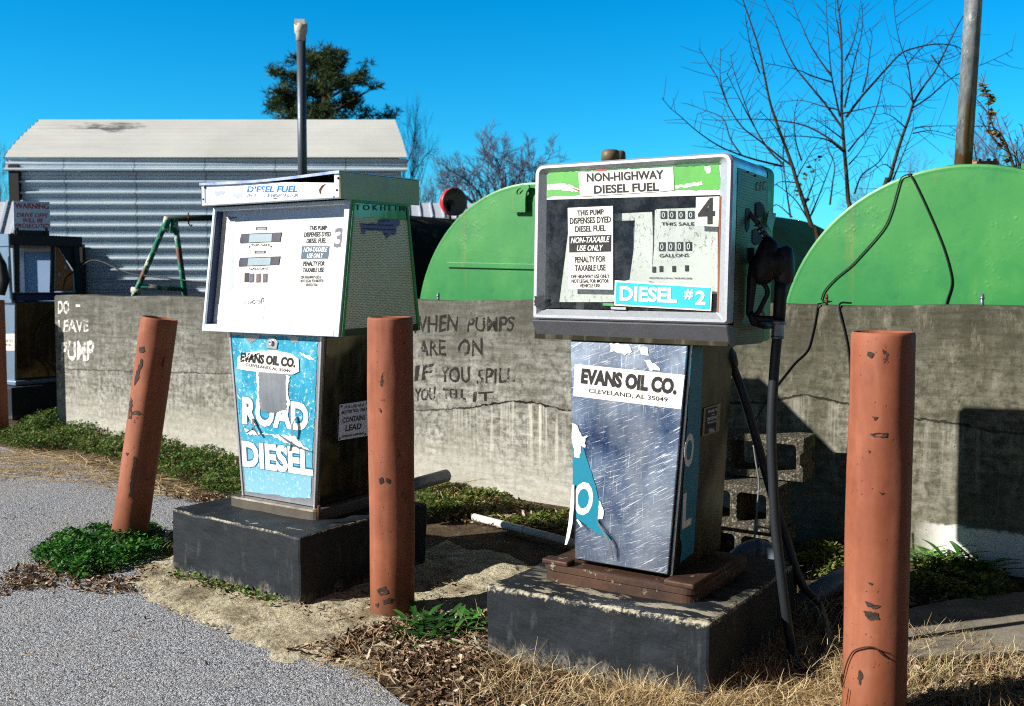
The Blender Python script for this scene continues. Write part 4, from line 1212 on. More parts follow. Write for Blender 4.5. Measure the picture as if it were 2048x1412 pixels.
# side panels: perforated sheet
for sgn in (1, -1):
    x = sgn * (HW + 0.0005)
    a, b = (x, x + sgn * 0.0025) if sgn > 0 else (x + sgn * 0.0025, x)
    MB().box(a, b, 0.05, HD - 0.072, ZV + 0.004, ZT - 0.045).build('side_panel', M_PERF4, P4)
ff = Face(P4M, (0, 0.026, 0), (1, 0, 0), (0, 0, 1))
# inner box behind the glass
MB().box(-HW + INS - .01, HW - INS + .01, 0.12, 0.125, ZB + 0.03, ZT - 0.02).build('back_plate', M_DARKIN, P4)
mb = MB()
mb.loops([rrect(HW - INS + .001, ZB + 0.036, ZT - 0.028, 0.005, 0.051, cx=-0.004), rrect(HW - INS + .001, ZB + 0.036, ZT - 0.028, 0.005, 0.12, cx=-0.004)])
mb.build('reveal', M_DARKIN, P4)
# fascia
fas = sticker(ff, 'fascia', q1((168, 196), (1292, 148), (1296, 352), (172, 384)), M_WHITEENAMEL, P4, h=0.0, th=0.004)
f5 = ff.lift(0.004)
sticker(f5, 'green_paint', q1((172, 208), (380, 200), (980, 170), (1130, 160), (1278, 152), (1292, 300), (1270, 322), (1000, 322), (620, 338), (200, 362), (172, 372)), M_GREENPAINT, P4, h=0.0004, th=0.0006, torn=(0.012, 0.0022))
sticker(f5, 'green_paint', q1((172, 190), (1288, 143), (1284, 158), (900, 176), (420, 196), (172, 204)), M_DKGREEN, P4, h=0.0012, th=0.0006, torn=(0.012, 0.003))
sticker(f5, 'peeled_patch', q1((178, 285), (250, 276), (330, 290), (380, 318), (375, 332), (300, 325), (240, 318), (178, 322)), M_STICKER, P4, h=0.0012, th=0.0006, torn=(0.008, 0.003))
sticker(f5, 'peeled_patch', q1((1185, 170), (1215, 166), (1226, 182), (1222, 212), (1200, 216), (1186, 190)), M_STICKER, P4, h=0.0012, th=0.0006, torn=(0.006, 0.002))
sticker(f5, 'peeled_patch', q1((995, 292), (1100, 280), (1170, 262), (1172, 290), (1100, 300), (998, 310)), M_STICKER, P4, h=0.0012, th=0.0006, torn=(0.008, 0.003))
sticker(f5, 'red_paint_patch', q1((488, 190), (560, 186), (540, 206), (490, 204)), M_RED, P4, h=0.0014, th=0.0006, torn=(0.008, 0.003))
sticker(f5, 'red_paint_patch', q1((320, 300), (382, 322), (378, 330), (350, 318)), M_RED, P4, h=0.0022, th=0.0006)
st_ = sticker(f5, 'sticker', q1((377, 210), (985, 172), (992, 322), (920, 330), (388, 364)), M_STICKER, P4, h=0.002, th=0.001)
letters(f5, 'lettering', [('NON-HIGHWAY', *q1((432, 270), (925, 250), (430, 215)), 0.03), ('DIESEL FUEL', *q1((478, 347), (894, 328), (476, 292)), 0.03)], M_INK, P4, h=0.0035)
# dial plate and registers
fd = Face(P4M, (0, 0.05, 0), (1, 0, 0), (0, 0, 1))
outer = [fd.px(*p) for p in q1((318, 560), (610, 474), (852, 462), (858, 640), (850, 905), (760, 930), (700, 960), (600, 1040), (258, 1040), (285, 830))]
inner = [fd.px(*p) for p in q1((605, 520), (742, 516), (735, 700), (708, 896), (640, 915), (604, 900))]
plate_with_hole(fd, outer, inner, 0.0, 0.004, 'dial_plate', M_DIAL, P4)
sticker(fd.lift(-0.03), 'blue_backing', q1((590, 500), (760, 500), (760, 940), (590, 940)), plain('navy_backing', S(40, 56, 92), 0.5, var=0.4, scale=6), P4, h=0, th=0.002)
reg = sticker(fd.lift(0.004), 'register_plate', q1((868, 452), (880, 444), (1270, 430), (1270, 985), (1130, 990), (830, 905), (850, 850), (862, 700)), M_DIAL, P4, h=0.0, th=0.003)
fr_ = fd.lift(0.0075)
for row, (y0, y1, xs_) in enumerate(((456, 505, (903, 957, 1016, 1078)), (656, 712, (893, 950, 1006, 1063)))):
    for x in xs_:
        w_ = 40
        sk = -(x - 900) * (0.012 if row else 0.0)
        dw = sticker(fr_, 'digit_wheel', q1((x, y0 + sk), (x + w_, y0 + sk), (x + w_, y1 + sk), (x, y1 + sk)), M_INK, P4, h=0, th=0.002)
        letters(fr_, 'digit', [('0', *q1((x + 10, y1 - 6 + sk), (x + w_ - 10, y1 - 6 + sk), (x + 10, y0 + 8 + sk)), 0.0)], M_WHITEINK, P4, h=0.0035)
for x, y in ((850, 832), (896, 828), (978, 828), (1060, 824)):
    sticker(fr_, 'price_window', q1((x, y - 20), (x + 22, y - 20), (x + 22, y + 18), (x, y + 18)), M_INK, P4, h=0, th=0.002)
letters(fr_, 'register_words', [('THIS SALE', *q1((908, 549), (1118, 549), (908, 528)), 0.004), ('GALLONS', *q1((896, 753), (1084, 750), (896, 731)), 0.004),
    ('PRICE PER GALLON ALL TAXES INCLUDED', *q1((832, 890), (1104, 893), (832, 880)))], M_INK, P4, h=0.002)
# glass and the stickers on it
gl_px = q1((168, 386), (1294, 354), (1282, 1108), (160, 1076))
sticker(ff, 'window_glass', gl_px, M_GLASS, P4, h=0.004, th=0.003)
fg = ff.lift(0.0078)
sticker(fg, 'sticker', q1((308, 436), (598, 423), (598, 960), (314, 956)), M_STICKER, P4)
letters(fg, 'lettering', [
    ('THIS PUMP', *q1((370, 487), (540, 478), (368, 452)), 0.02), ('DISPENSES DYED', *q1((322, 540), (585, 530), (322, 500)), 0.02), ('DIESEL FUEL', *q1((356, 592), (551, 585), (356, 553)), 0.02),
    ('PENALTY FOR', *q1((354, 788), (550, 782), (354, 749)), 0.02), ('TAXABLE USE', *q1((354, 842), (551, 838), (354, 803)), 0.02),
    ('OFF HIGHWAY USE ONLY', *q1((330, 888), (575, 886), (330, 864)), 0.014), ('NOT LEGAL FOR MOTOR', *q1((333, 917), (572, 916), (333, 894)), 0.014), ('VEHICLE USE', *q1((385, 947), (516, 945), (385, 924)), 0.014)],
    M_INK, P4)
sticker(fg, 'black_band', q1((318, 618), (588, 608), (587, 716), (318, 722)), M_INK, P4, h=0.0025, th=0.0006)
letters(fg, 'lettering', [('NON-TAXABLE', *q1((329, 664), (572, 656), (336, 626)), 0.02), ('USE ONLY', *q1((366, 714), (530, 711), (373, 676)), 0.02)], M_WHITEINK, P4, h=0.004)
sticker(fg, 'number_plate', q1((1131, 368), (1282, 362), (1274, 556), (1129, 551)), M_STICKER, P4)
letters(fg, 'number', [('4', *q1((1143, 544), (1253, 540), (1145, 374)), 0.03)], M_INK, P4)
sticker(fg, 'diesel_sign', q1((612, 900), (1236, 940), (1228, 1098), (606, 1062)), M_STICKER, P4, h=0.002, th=0.002)
sticker(fg, 'cyan_panel', q1((622, 912), (1226, 950), (1218, 1086), (616, 1052)), M_CYAN, P4, h=0.0045, th=0.0006)
letters(fg, 'lettering', [('DIESEL', *q1((644, 1032), (1012, 1047), (646, 936)), 0.035), ('#', *q1((1056, 1022), (1114, 1024), (1060, 956)), 0.02), ('2', *q1((1128, 1056), (1194, 1060), (1130, 964)), 0.035)], M_WHITEINK, P4, h=0.006)
sticker(fg, 'seal_strip', q1((1281, 362), (1292, 362), (1278, 1106), (1267, 1106)), M_RUSTSTRIP, P4, h=0.0, th=0.003)
sticker(fg, 'latch', q1((586, 1070), (684, 1074), (682, 1090), (590, 1086)), M_WHITEMETAL, P4, h=0, th=0.006)
sticker(fg, 'latch', q1((536, 1046), (606, 1048), (606, 1066), (536, 1062)), M_GREENEDGE, P4, h=0, th=0.006)
fz = Face(P4M, (0, -0.001, 0), (1, 0, 0), (0, 0, 1))
sticker(fz, 'tar_smear', q1((90, 1005), (110, 1012), (150, 990), (158, 1040), (130, 1050), (104, 1075), (90, 1060)), M_INK, P4, h=0.0, th=0.001, torn=(0.006, 0.005))
# side fittings
fs = Face(P4M, (HW + 0.004, 0, 0), (0, 1, 0), (0, 0, 1))
zn = zoomer(1450, 380, 0.22667)
sticker(fs, 'hole', zn((188, 160), (212, 158), (222, 200), (214, 330), (196, 372), (180, 340), (178, 220)), M_DARKIN, P4, h=0.0, th=0.001)
sticker(fs, 'hole', zn((268, 120), (300, 104), (330, 130), (346, 190), (330, 230), (290, 250), (268, 220)), M_DARKIN, P4, h=0.0, th=0.004)
sticker(fs, 'hole', zn((240, 360), (270, 340), (320, 400), (325, 460), (270, 490), (238, 460)), M_DARKIN, P4, h=0.0, th=0.002)
sticker(fs, 'flap', zn((350, 190), (416, 208), (392, 320), (372, 372), (330, 300)), M_GREYMETAL, P4, h=0.012, th=0.003)
sticker(fs, 'bracket', zn((218, 508), (240, 522), (286, 518), (288, 560), (245, 580), (240, 650), (224, 650)), M_BLACKRUB, P4, h=0.0, th=0.015)
MB().tube([fs.pt(*fs.px(*zn((170, 1080))[0]), 0.02), fs.pt(*fs.px(*zn((180, 1170))[0]), 0.03), fs.pt(*fs.px(*zn((220, 1192))[0]), 0.05), fs.pt(*fs.px(*zn((330, 1185))[0]), 0.06), fs.pt(*fs.px(*zn((355, 1150))[0]), 0.06)], 0.013, 8).build('nozzle_rest', M_BLACKRUB, P4)
screws(fs, q1((1462, 205), (1508, 230)), 0.004, M_INK, P4)
# faint scratched tag on the side
letters(fs, 'scratched_marks', [('CFC', *q1((1512, 330), (1578, 322), (1516, 270)))], plain('pale_scratch', S(150, 150, 140), 0.7), P4, h=0.001)
# pedestal
y2 = zoomer(1100, 670, 0.37523)
PW, PB, PZ = 0.232, 0.186, 0.075
def hexa_ped(w0, w1, y0f, y1f, y0b, y1b, z0, z1, xo0=0, xo1=0):
    return [(-w0 + xo0, y0f, z0), (w0 + xo0, y0f, z0), (w0 + xo0, y0b, z0), (-w0 + xo0, y0b, z0), (-w1 + xo1, y1f, z1), (w1 + xo1, y1f, z1), (w1 + xo1, y1b, z1), (-w1 + xo1, y1b, z1)]
MB().hexa(hexa_ped(PB + 0.012, PW + 0.012, 0.028, 0.045, 0.49, 0.45, PZ, ZV - .001)).build('pedestal', M_SIDE4, P4, bevel=0.006)
MB().hexa(hexa_ped(PB - 0.001, PW - 0.001, 0.006, 0.022, 0.018, 0.034, PZ + 0.008, ZV - .003)).build('front_panel', M_SCRATCH, P4, bevel=0.003)
MB().hexa(hexa_ped(PB + 0.002, PW + 0.002, 0.019, 0.0355, 0.027, 0.044, PZ + 0.003, ZV - .003)).build('gap_shade_strip', M_INK, P4)  # black strip painted in for the shade in the panel gap
fp_ = Face(P4M, (0, 0.0055, PZ), (1, 0, 0), (0, 0.016, ZV - PZ))
sticker(fp_, 'sticker', y2((133, 154), (719, 213), (700, 396), (125, 325)), M_STICKER, P4)
letters(fp_, 'lettering', [('EVANS OIL CO.', *y2((165, 258), (674, 319), (172, 176)), 0.055)], M_WORNINK, P4)
letters(fp_, 'lettering', [('CLEVELAND, AL 35049', *y2((208, 310), (627, 360), (210, 284)), 0.004)], M_INK, P4)
sticker(fp_, 'torn_decal', y2((118, 468), (150, 480), (172, 540), (176, 590), (205, 680), (240, 790), (262, 880), (288, 960), (258, 990), (275, 1030), (322, 1080), (330, 1095), (240, 1050), (180, 1005), (150, 985), (130, 960), (122, 760)), M_TEALV, P4, h=0.001, th=0.001, torn=(0.01, 0.002))
sticker(fp_, 'torn_decal_edge', y2((118, 468), (150, 486), (170, 540), (205, 538), (190, 552), (190, 600), (168, 588), (160, 655), (130, 650), (132, 610), (120, 560)), M_TORN, P4, h=0.0022, th=0.0012, torn=(0.008, 0.003))
letters(fp_, 'lettering', [('O', *y2((128, 968), (232, 952), (128, 792)), 0.03)], M_WHITEINK, P4, h=0.0026)
sticker(fp_, 'torn_decal_edge', y2((262, 880), (272, 890), (290, 940), (282, 980), (258, 982)), M_TORN, P4, h=0.002, th=0.0012, torn=(0.006, 0.002))
# curled strip hanging from the decal
def curl(face, px, hs, w, m, name, parent):
    V = []
    for (p, h) in zip(px, hs):
        q = face.px(*p); i_ = len(V) // 2; ww = w * (0.35 + 0.65 * math.sin(math.pi * (i_ + 0.6) / (len(px) + 0.2)))
        V.append(face.pt(q.x - ww / 2, q.y, h)); V.append(face.pt(q.x + ww / 2, q.y + ww * 0.3, h + 0.004))
    mb = MB(); mb.add(V, [(2 * i, 2 * i + 1, 2 * i + 3, 2 * i + 2) for i in range(len(px) - 1)])
    o = mb.build(name, m, parent)
    s_ = o.modifiers.new('thick', 'SOLIDIFY'); s_.thickness = 0.0015
    return o
curl(fp_, y2((252, 985), (285, 1030), (318, 1080), (338, 1120), (348, 1190)), (0.004, 0.012, 0.02, 0.022, 0.012), 0.011, M_STRIPPED, 'peeling_strip', P4)
curl(fp_, y2((150, 985), (170, 1000), (185, 1020)), (0.004, 0.015, 0.02), 0.012, M_TORN, 'peeling_strip', P4)
curl(fp_, y2((128, 800), (124, 900), (116, 1010), (106, 1080), (98, 1116)), (0.003, 0.004, 0.007, 0.012, 0.016), 0.019, M_TORN, 'peeling_strip', P4)
sticker(fp_, 'torn_decal_edge', y2((318, 45), (420, 52), (438, 90), (400, 110), (350, 88), (318, 92)), M_STICKER, P4, h=0.001, th=0.0008, torn=(0.008, 0.005))
sticker(fp_, 'torn_decal_edge', y2((470, 60), (520, 66), (528, 110), (488, 106)), M_STICKER, P4, h=0.001, th=0.0008, torn=(0.008, 0.004))
sticker(fp_, 'torn_decal_edge', y2((500, 128), (560, 150), (588, 190), (530, 186)), M_STICKER, P4, h=0.001, th=0.0008, torn=(0.008, 0.004))
# right side: teal strip with letters, data plate
tilt = Vector((PW - PB, 0, ZV - PZ))
fsd = Face(P4M, (PB + 0.0125, 0.03, PZ), (0, 1, 0), tilt)
sticker(fsd, 'side_decal', y2((752, 68), (815, 62), (790, 700), (762, 1160), (692, 1212), (700, 1120), (690, 1080), (715, 700), (735, 400)), M_TEALV, P4, h=0.001, th=0.001, torn=(0.012, 0.0025))
letters(fsd, 'lettering', [('O', *y2((708, 716), (758, 690), (716, 534)), 0.03), ('L', *y2((700, 1036), (748, 1008), (708, 846)), 0.03)], M_WHITEINK, P4, h=0.0028)
sticker(fsd, 'data_plate', y2((818, 390), (906, 362), (897, 512), (808, 540)), plain('brassy_plate', S(150, 140, 104), 0.4, 0.6), P4, h=0.001, th=0.002)
sticker(fsd, 'plate_field', y2((828, 396), (886, 378), (878, 510), (820, 530)), M_INK, P4, h=0.0032, th=0.0006)
letters(fsd, 'plate_words', [('BENNETT', *y2((838, 416), (884, 402), (838, 402))), ('(#)', *y2((856, 430), (872, 426), (856, 420))), ('PUMP COMPANY', *y2((834, 458), (884, 444), (834, 440))), ('MUSKEGON', *y2((834, 474), (880, 462), (834, 464))), ('SERIAL', *y2((840, 520), (872, 512), (840, 500)))], M_WHITEINK, P4, h=0.0042)
screws(fsd, y2((896, 436)), 0.006, M_INK, P4)
MB().hexa(hexa_ped(0.004, 0.004, 0.024, 0.041, 0.0275, 0.0445, PZ, ZV - .004, PB + 0.006, PW + 0.006)).build('corner_post', M_BRIGHT, P4)
# rusty tray
mb = MB()
def tray(hw, y0, y1, r):
    P = []
    for sx, yy, sy, q0 in ((1, y0, 1, -math.pi / 2), (1, y1, -1, 0), (-1, y1, -1, math.pi / 2), (-1, y0, 1, math.pi)):
        for k in range(6):
            q = q0 + math.pi / 2 * k / 5
            P.append((sx * (hw - r) + r * math.cos(q), yy + sy * r + r * math.sin(q)))
    return P
for (hw, y0, y1, za, zb) in ((0.302, -0.03, 0.52, -0.005, 0.036), (0.306, -0.036, 0.525, 0.036, 0.06)):
    t0 = [(x, y, za) for x, y in tray(hw, y0, y1, 0.045)]; t1 = [(x, y, zb - 0.008) for x, y in tray(hw, y0, y1, 0.045)]; t2 = [(x * 0.985, y * 0.985, zb) for x, y in tray(hw, y0, y1, 0.045)]
    mb.loops([t0, t1, t2], cap0=True, cap1=True)
mb.build('base_tray', M_RUSTTRAY, P4)
MB().box(-0.30, -0.19, -0.040, 0.02, 0.058, 0.078).build('tray_flange', M_RUSTTRAY, P4, bevel=0.006)
MB().box(0.19, 0.302, -0.04, 0.40, 0.058, 0.078).build('tray_flange', M_RUSTTRAY, P4, bevel=0.006)

# ---------------------------------------------------------------- nozzle and hose
NY = 3.47
NZ = empty('fuel_nozzle', Matrix.Translation(at(1545, 560, NY)), 'black fuel nozzle with long hose hung on the side of the numbered 4 pump', 'fuel nozzle')
ninv = Matrix.Translation(-at(1545, 560, NY))
def npart(mb, name, m, bevel=0, sub=False):
    o = mb.build(name, m, NZ, bevel=bevel); o.matrix_parent_inverse = ninv; return o
def nz(x, y, dY=0.0):
    p = zn((x, y))[0]; return at(p[0], p[1], NY + dY)
npart(MB().tube([nz(185, 150, 0.06), nz(230, 225, 0.03), nz(300, 300), nz(385, 430)], [0.0085, 0.0085, 0.0095, 0.010], 12), 'spout', M_GREYMETAL)
mb = MB()
for t in (0.0, 0.33, 0.66, 1.0):
    a = nz(285 + 65 * t, 295 + 110 * t); b = nz(293 + 65 * t, 309 + 110 * t); mb.tube([a, b], 0.0125, 12)
npart(mb, 'spring', M_BLACKRUB)
# body: rounded lump narrowing into the front guard
npart(MB().tube([nz(370, 420), nz(385, 480), nz(375, 560), nz(350, 650), nz(335, 760), nz(345, 830)], [0.014, 0.034, 0.040, 0.045, 0.044, 0.02], 16), 'body', M_BLACKRUB)
npart(MB().tube([nz(345, 560), nz(420, 640), nz(470, 740)], [0.04, 0.048, 0.04], 14), 'body', M_BLACKRUB)
npart(MB().tube([nz(505, 500), nz(515, 530), nz(520, 620), nz(522, 720), nz(515, 800), nz(505, 850)], [0.016, 0.031, 0.0355, 0.036, 0.033, 0.014], 18), 'grip_cover', M_HOSE)
npart(MB().tube([nz(502, 780), nz(490, 900), nz(482, 1040), nz(476, 1150)], [0.024, 0.0225, 0.022, 0.020], 14), 'handle', M_BLACKRUB)
npart(MB().tube([nz(262, 640), nz(238, 800), nz(225, 960), nz(215, 1090), nz(235, 1122), nz(330, 1138), nz(425, 1140), nz(450, 1120)], [0.02, 0.018, 0.015, 0.012, 0.012, 0.012, 0.012, 0.012], 10), 'guard', M_BLACKRUB)
npart(MB().tube(cat_spline([nz(310, 800), nz(360, 850), nz(375, 910), nz(345, 980), nz(300, 1070), nz(262, 1110)], 4), 0.0085, 8), 'trigger', M_BLACKRUB)
npart(MB().tube([nz(300, 1082), nz(322, 1072), nz(345, 1090), nz(338, 1112)], 0.0045, 6), 'trigger_lock', M_GREYMETAL)
mb = MB().tube([nz(470, 1150), nz(468, 1185)], 0.0255, 16); mb.tube([nz(467, 1185), nz(463, 1290)], 0.021, 6, smooth=False); mb.tube([nz(463, 1290), nz(462, 1312)], 0.0225, 16)
npart(mb, 'swivel', M_GALV)
hose_pts = [nz(461, 1300)] + [at(x, y, NY + d) for x, y, d in ((1550, 720, 0), (1545, 800, 0), (1543, 880, 0.0), (1546, 960, 0.0), (1551, 1050, 0), (1560, 1130, 0.0), (1570, 1210, 0.0), (1580, 1275, 0))]
hose_pts += [gnd(1592, 1330, 0.03), gnd(1625, 1345, 0.03), gnd(1655, 1290, 0.03), gnd(1640, 1215, 0.05)]
hose_pts += [at(x, y, 3.9) for x, y in ((1602, 1165), (1572, 1075), (1540, 975), (1513, 880), (1490, 800), (1468, 740))] 
el = P4M @ Vector((0.20, 0.25, ZV - 0.035))
hose_pts += [at(1460, 716, 3.80), at(1452, 704, 3.8)]
npart(MB().tube(cat_spline(hose_pts, 7), 0.0175, 14), 'hose', M_HOSE)
npart(MB().tube([at(1465, 730, 3.83), at(1458, 712, 3.80), at(1448, 700, 3.79), at(1430, 698, 3.79)], [0.024, 0.03, 0.032, 0.03], 12), 'outlet_elbow', M_BLACKRUB)

# ================================================================ PUMP 3 (blue fronted)
P3M = pose(-1.058, 4.594, 0.302, -0.583, 0.003, -0.011)
P3 = empty('fuel_pump', P3M, 'old fuel pump numbered 3 with white dial and peeling blue lower front', 'fuel pump', 'old fuel pumps along the wall')
z3 = zoomer(380, 320, 0.25491); z4 = zoomer(430, 640, 0.29737)
A3, ZT3, ZB3 = 0.44, 1.411, 0.822
Y0T, Y0B, Y1T, Y1B = 0.0, -0.088, 0.387, 0.467
def yf(z): return Y0T + (Y0B - Y0T) * (ZT3 - z) / (ZT3 - ZB3)
def yb(z): return Y1T + (Y1B - Y1T) * (ZT3 - z) / (ZT3 - ZB3)
def slab3(x0, x1, z0, z1, d0, d1):
    """a piece lying in the sloping front, between depths d0 and d1 behind it"""
    return MB().hexa([(x0, yf(z0) + d0, z0), (x1, yf(z0) + d0, z0), (x1, yf(z0) + d1, z0), (x0, yf(z0) + d1, z0), (x0, yf(z1) + d0, z1), (x1, yf(z1) + d0, z1), (x1, yf(z1) + d1, z1), (x0, yf(z1) + d1, z1)])
M_TRIM3 = painted('weathered_silver_trim', S(206, 212, 218), S(150, 176, 204), S(90, 96, 104), 12, 0.5, 0.24, rough=0.42, metal=0.35, bump=0.1)
# carcass
MB().hexa([(-A3 + .004, yf(ZB3) + .075, ZB3 + .002), (A3 - .004, yf(ZB3) + .075, ZB3 + .002), (A3 - .004, yb(ZB3) - .004, ZB3 + .002), (-A3 + .004, yb(ZB3) - .004, ZB3 + .002), (-A3 + .004, yf(ZT3) + .075, ZT3 - .002), (A3 - .004, yf(ZT3) + .075, ZT3 - .002), (A3 - .004, yb(ZT3) - .004, ZT3 - .002), (-A3 + .004, yb(ZT3) - .004, ZT3 - .002)]).build('housing', M_SIDE3, P3)
slab3(-A3, -A3 + 0.016, ZB3, ZT3, 0.0, 0.073).build('frame_bar', M_TRIM3, P3, bevel=0.003)
slab3(A3 - 0.03, A3, ZB3, ZT3, 0.0, 0.073).build('frame_bar', M_TRIM3, P3, bevel=0.003)
slab3(-A3 + 0.0163, A3 - 0.0303, ZB3, ZB3 + 0.034, 0.0, 0.073).build('frame_bar', M_TRIM3, P3, bevel=0.003)
slab3(-A3 + 0.0163, A3 - 0.0303, ZT3 - 0.02, ZT3, 0.0, 0.073).build('frame_bar', M_TRIM3, P3, bevel=0.003)
M_NAVYRIM = plain('navy_rim', S(40, 58, 98), 0.5)
slab3(-A3 + 0.0163, -A3 + 0.019, ZB3 + 0.0343, ZT3 - 0.0203, 0.012, 0.072).build('reveal', M_NAVYRIM, P3)
slab3(-A3 + 0.0193, A3 - 0.0305, ZB3 + 0.0343, ZT3 - 0.0203, 0.048, 0.07).build('dial_panel', M_WHITEENAMEL, P3)
slope = Vector((0, Y0T - Y0B, ZT3 - ZB3))
f3 = Face(P3M, (0, yf(1.0) + 0.048, 1.0), (1, 0, 0), slope)
f3o = Face(P3M, (0, yf(1.0), 1.0), (1, 0, 0), slope)
M_SHADESMEAR = painted('grey_shade_and_smear', S(150, 168, 196), S(190, 204, 222), S(230, 234, 236), 8, 0.5, 0.3, rough=0.5)  # serves the painted header shade and the grey smears
sticker(f3, 'header_shade_band', z3((270, 408), (1218, 362), (1218, 456), (310, 488), (282, 440)), M_SHADESMEAR, P3, h=0.0005, th=0.0005)  # grey strip painted as the shade the header casts
M_PALEBLUE = painted('pale_blue_print', S(160, 190, 220), S(196, 212, 228), None, 10, 0.4, rough=0.5)
sticker(f3, 'swoosh', z3((345, 536), (350, 600), (332, 690), (345, 780), (330, 880), (348, 990), (288, 1038), (318, 800)), M_PALEBLUE, P3, h=0.0005, th=0.0005)
sticker(f3, 'printed_line', z3((345, 532), (785, 514), (785, 517), (345, 537)), M_PALEBLUE, P3, h=0.0005, th=0.0005)
for (x0, y0, x1, y1) in ((396, 576, 722, 650), (386, 764, 711, 832)):
    b = sticker(f3, 'display', z3((x0 + 12, y0 + 4), (x1, y0 - 8), (x1 - 12, y1 - 10), (x0, y1 + 4), (x0, y1 - 30)), plain('navy_black', S(24, 28, 52), 0.4, var=0.2), P3, h=0.0006, th=0.003)
    sticker(f3.lift(0.0036), 'display_glass', z3((x0 + 74, y0 + 8), (x0 + 250, y0 + 2), (x0 + 244, y1 - 10), (x0 + 66, y1 - 2)), painted('frosted_glass', S(170, 186, 192), S(120, 140, 150), None, 30, 0.8, rough=0.25), P3, h=0.0004, th=0.001)
for (x0, y0, x1, y1) in ((520, 528, 606, 550), (508, 714, 594, 734)):
    sticker(f3, 'slot', z3((x0, y0), (x1, y0 - 3), (x1, y1 - 3), (x0, y1)), M_INK, P3, h=0.0006, th=0.001)
    sticker(f3, 'slot_tab', z3((x0 + 12, y0 + 6), (x1 - 8, y0 + 3), (x1 - 8, y1 - 2), (x0 + 12, y1 - 1)), M_GREYMETAL, P3, h=0.002, th=0.0008)
for i, x in enumerate((430, 470, 522, 574)):
    sticker(f3, 'price_window', z3((x, 892 - (6 if i == 0 else 0)), (x + 36, 890 - (4 if i == 0 else 0)), (x + 34, 960), (x - 2, 962 - (4 if i == 0 else 0))), M_INK if i == 0 else plain('rust_rimmed', S(128, 92, 66), 0.7), P3, h=0.0006, th=0.001)
    if i: sticker(f3, 'price_tab', z3((x + 5, 898), (x + 30, 896), (x + 29, 952), (x + 4, 954)), plain('slate_tab', S(70, 82, 108), 0.4), P3, h=0.002, th=0.0006)
letters(f3, 'dial_words', [('THIS SALE', *z3((478, 678), (630, 676), (478, 660)), 0.003), ('GALLONS', *z3((466, 862), (616, 860), (466, 845)), 0.003),
    ('\u2022', *z3((462, 688), (474, 688), (462, 674))), ('\u2022', *z3((632, 686), (644, 686), (632, 672)))], M_INK, P3, h=0.0016)
letters(f3, 'notice_words', [
    ('THIS PUMP', *z3((938, 553), (1072, 550), (942, 516)), 0.022), ('DISPENSES DYED', *z3((896, 604), (1104, 600), (900, 567)), 0.022), ('DIESEL FUEL', *z3((914, 654), (1068, 650), (918, 616)), 0.022),
    ('PENALTY FOR', *z3((888, 832), (1056, 830), (892, 795)), 0.022), ('TAXABLE USE', *z3((884, 882), (1050, 880), (888, 845)), 0.022),
    ('OFF HIGHWAY USE &', *z3((870, 932), (1026, 930), (872, 908)), 0.012), ('NOT LEGAL FOR MOTOR', *z3((868, 961), (1048, 960), (870, 937)), 0.012), ('VEHICLE Use', *z3((906, 990), (1000, 989), (908, 968)), 0.012)],
    plain('grey_ink', S(36, 38, 48), 0.6), P3, h=0.0016)
sticker(f3, 'slate_band', z3((880, 676), (1096, 676), (1084, 774), (872, 776)), plain('slate_ink', S(70, 92, 112), 0.6, var=0.3), P3, h=0.0008, th=0.0006)
letters(f3, 'lettering', [('NON-TAXABLE', *z3((892, 722), (1074, 720), (900, 686)), 0.02), ('USE ONLY', *z3((918, 770), (1042, 768), (926, 734)), 0.02)], M_WHITEINK, P3, h=0.002)
letters(f3, 'number', [('3', *z3((1128, 690), (1202, 682), (1140, 536)), 0.02)], plain('grey_number', S(84, 86, 100), 0.5), P3, h=0.0016)
# remains of a sticker at the lower left
sticker(f3, 'sticker', z3((206, 1128), (300, 1136), (588, 1134), (574, 1268), (192, 1256)), painted('bluish_vinyl', S(226, 232, 236), S(200, 214, 226), None, 6, 0.4, rough=0.5), P3, h=0.0006, th=0.001)
letters(f3, 'faded_scrawl', [('0ooo0', *z3((420, 1132), (578, 1132), (430, 1082)))], mat_stencil('faded_scrawl_ink', S(90, 96, 104), 0.46, 0.56, 120), P3, h=0.0014)
sticker(f3, 'notice_tag', z3((280, 438), (300, 444), (322, 486), (312, 488)), M_STICKER, P3, h=0.0012, th=0.0005)
letters(f3, 'logo_script', [('Gasboy', *z3((304, 470), (370, 462), (304, 446)), 0.002)], M_INK, P3, h=0.0016)
# right side: green edged frame with perforated sheet
ys0, ys1 = lambda z: yf(z) + 0.012, lambda z: yb(z) - 0.004
def side_piece(name, za, zb_, fa, fb, x0, x1, m):
    """quad on the right side between heights and depth fractions"""
    P = []
    for x in (x0, x1):
        pass
    def Y(z, f): return ys0(z) + (ys1(z) - ys0(z)) * f
    b = [(x0, Y(za, fa), za), (x1, Y(za, fa), za), (x1, Y(za, fb), za), (x0, Y(za, fb), za)]
    t = [(x0, Y(zb_, fa), zb_), (x1, Y(zb_, fa), zb_), (x1, Y(zb_, fb), zb_), (x0, Y(zb_, fb), zb_)]
    return MB().hexa(b + t).build(name, m, P3)
X0, X1 = A3 - .0039, A3 + 0.004
side_piece('side_panel', ZB3 + 0.032, ZT3 - 0.075, 0.033, 0.967, X0, X1 - .003, M_PERF3)
side_piece('side_frame', ZB3 + 0.002, ZT3 - 0.012, 0.0, 0.03, X0, X1 + .004, M_GREENEDGE)
side_piece('side_frame', ZB3 + 0.002, ZT3 - 0.012, 0.97, 1.0, X0, X1 + .004, M_GREENEDGE)
side_piece('side_frame', ZT3 - 0.0125, ZT3 - 0.001, 0.0, 1.0, X0, X1 + .005, M_GREENEDGE)
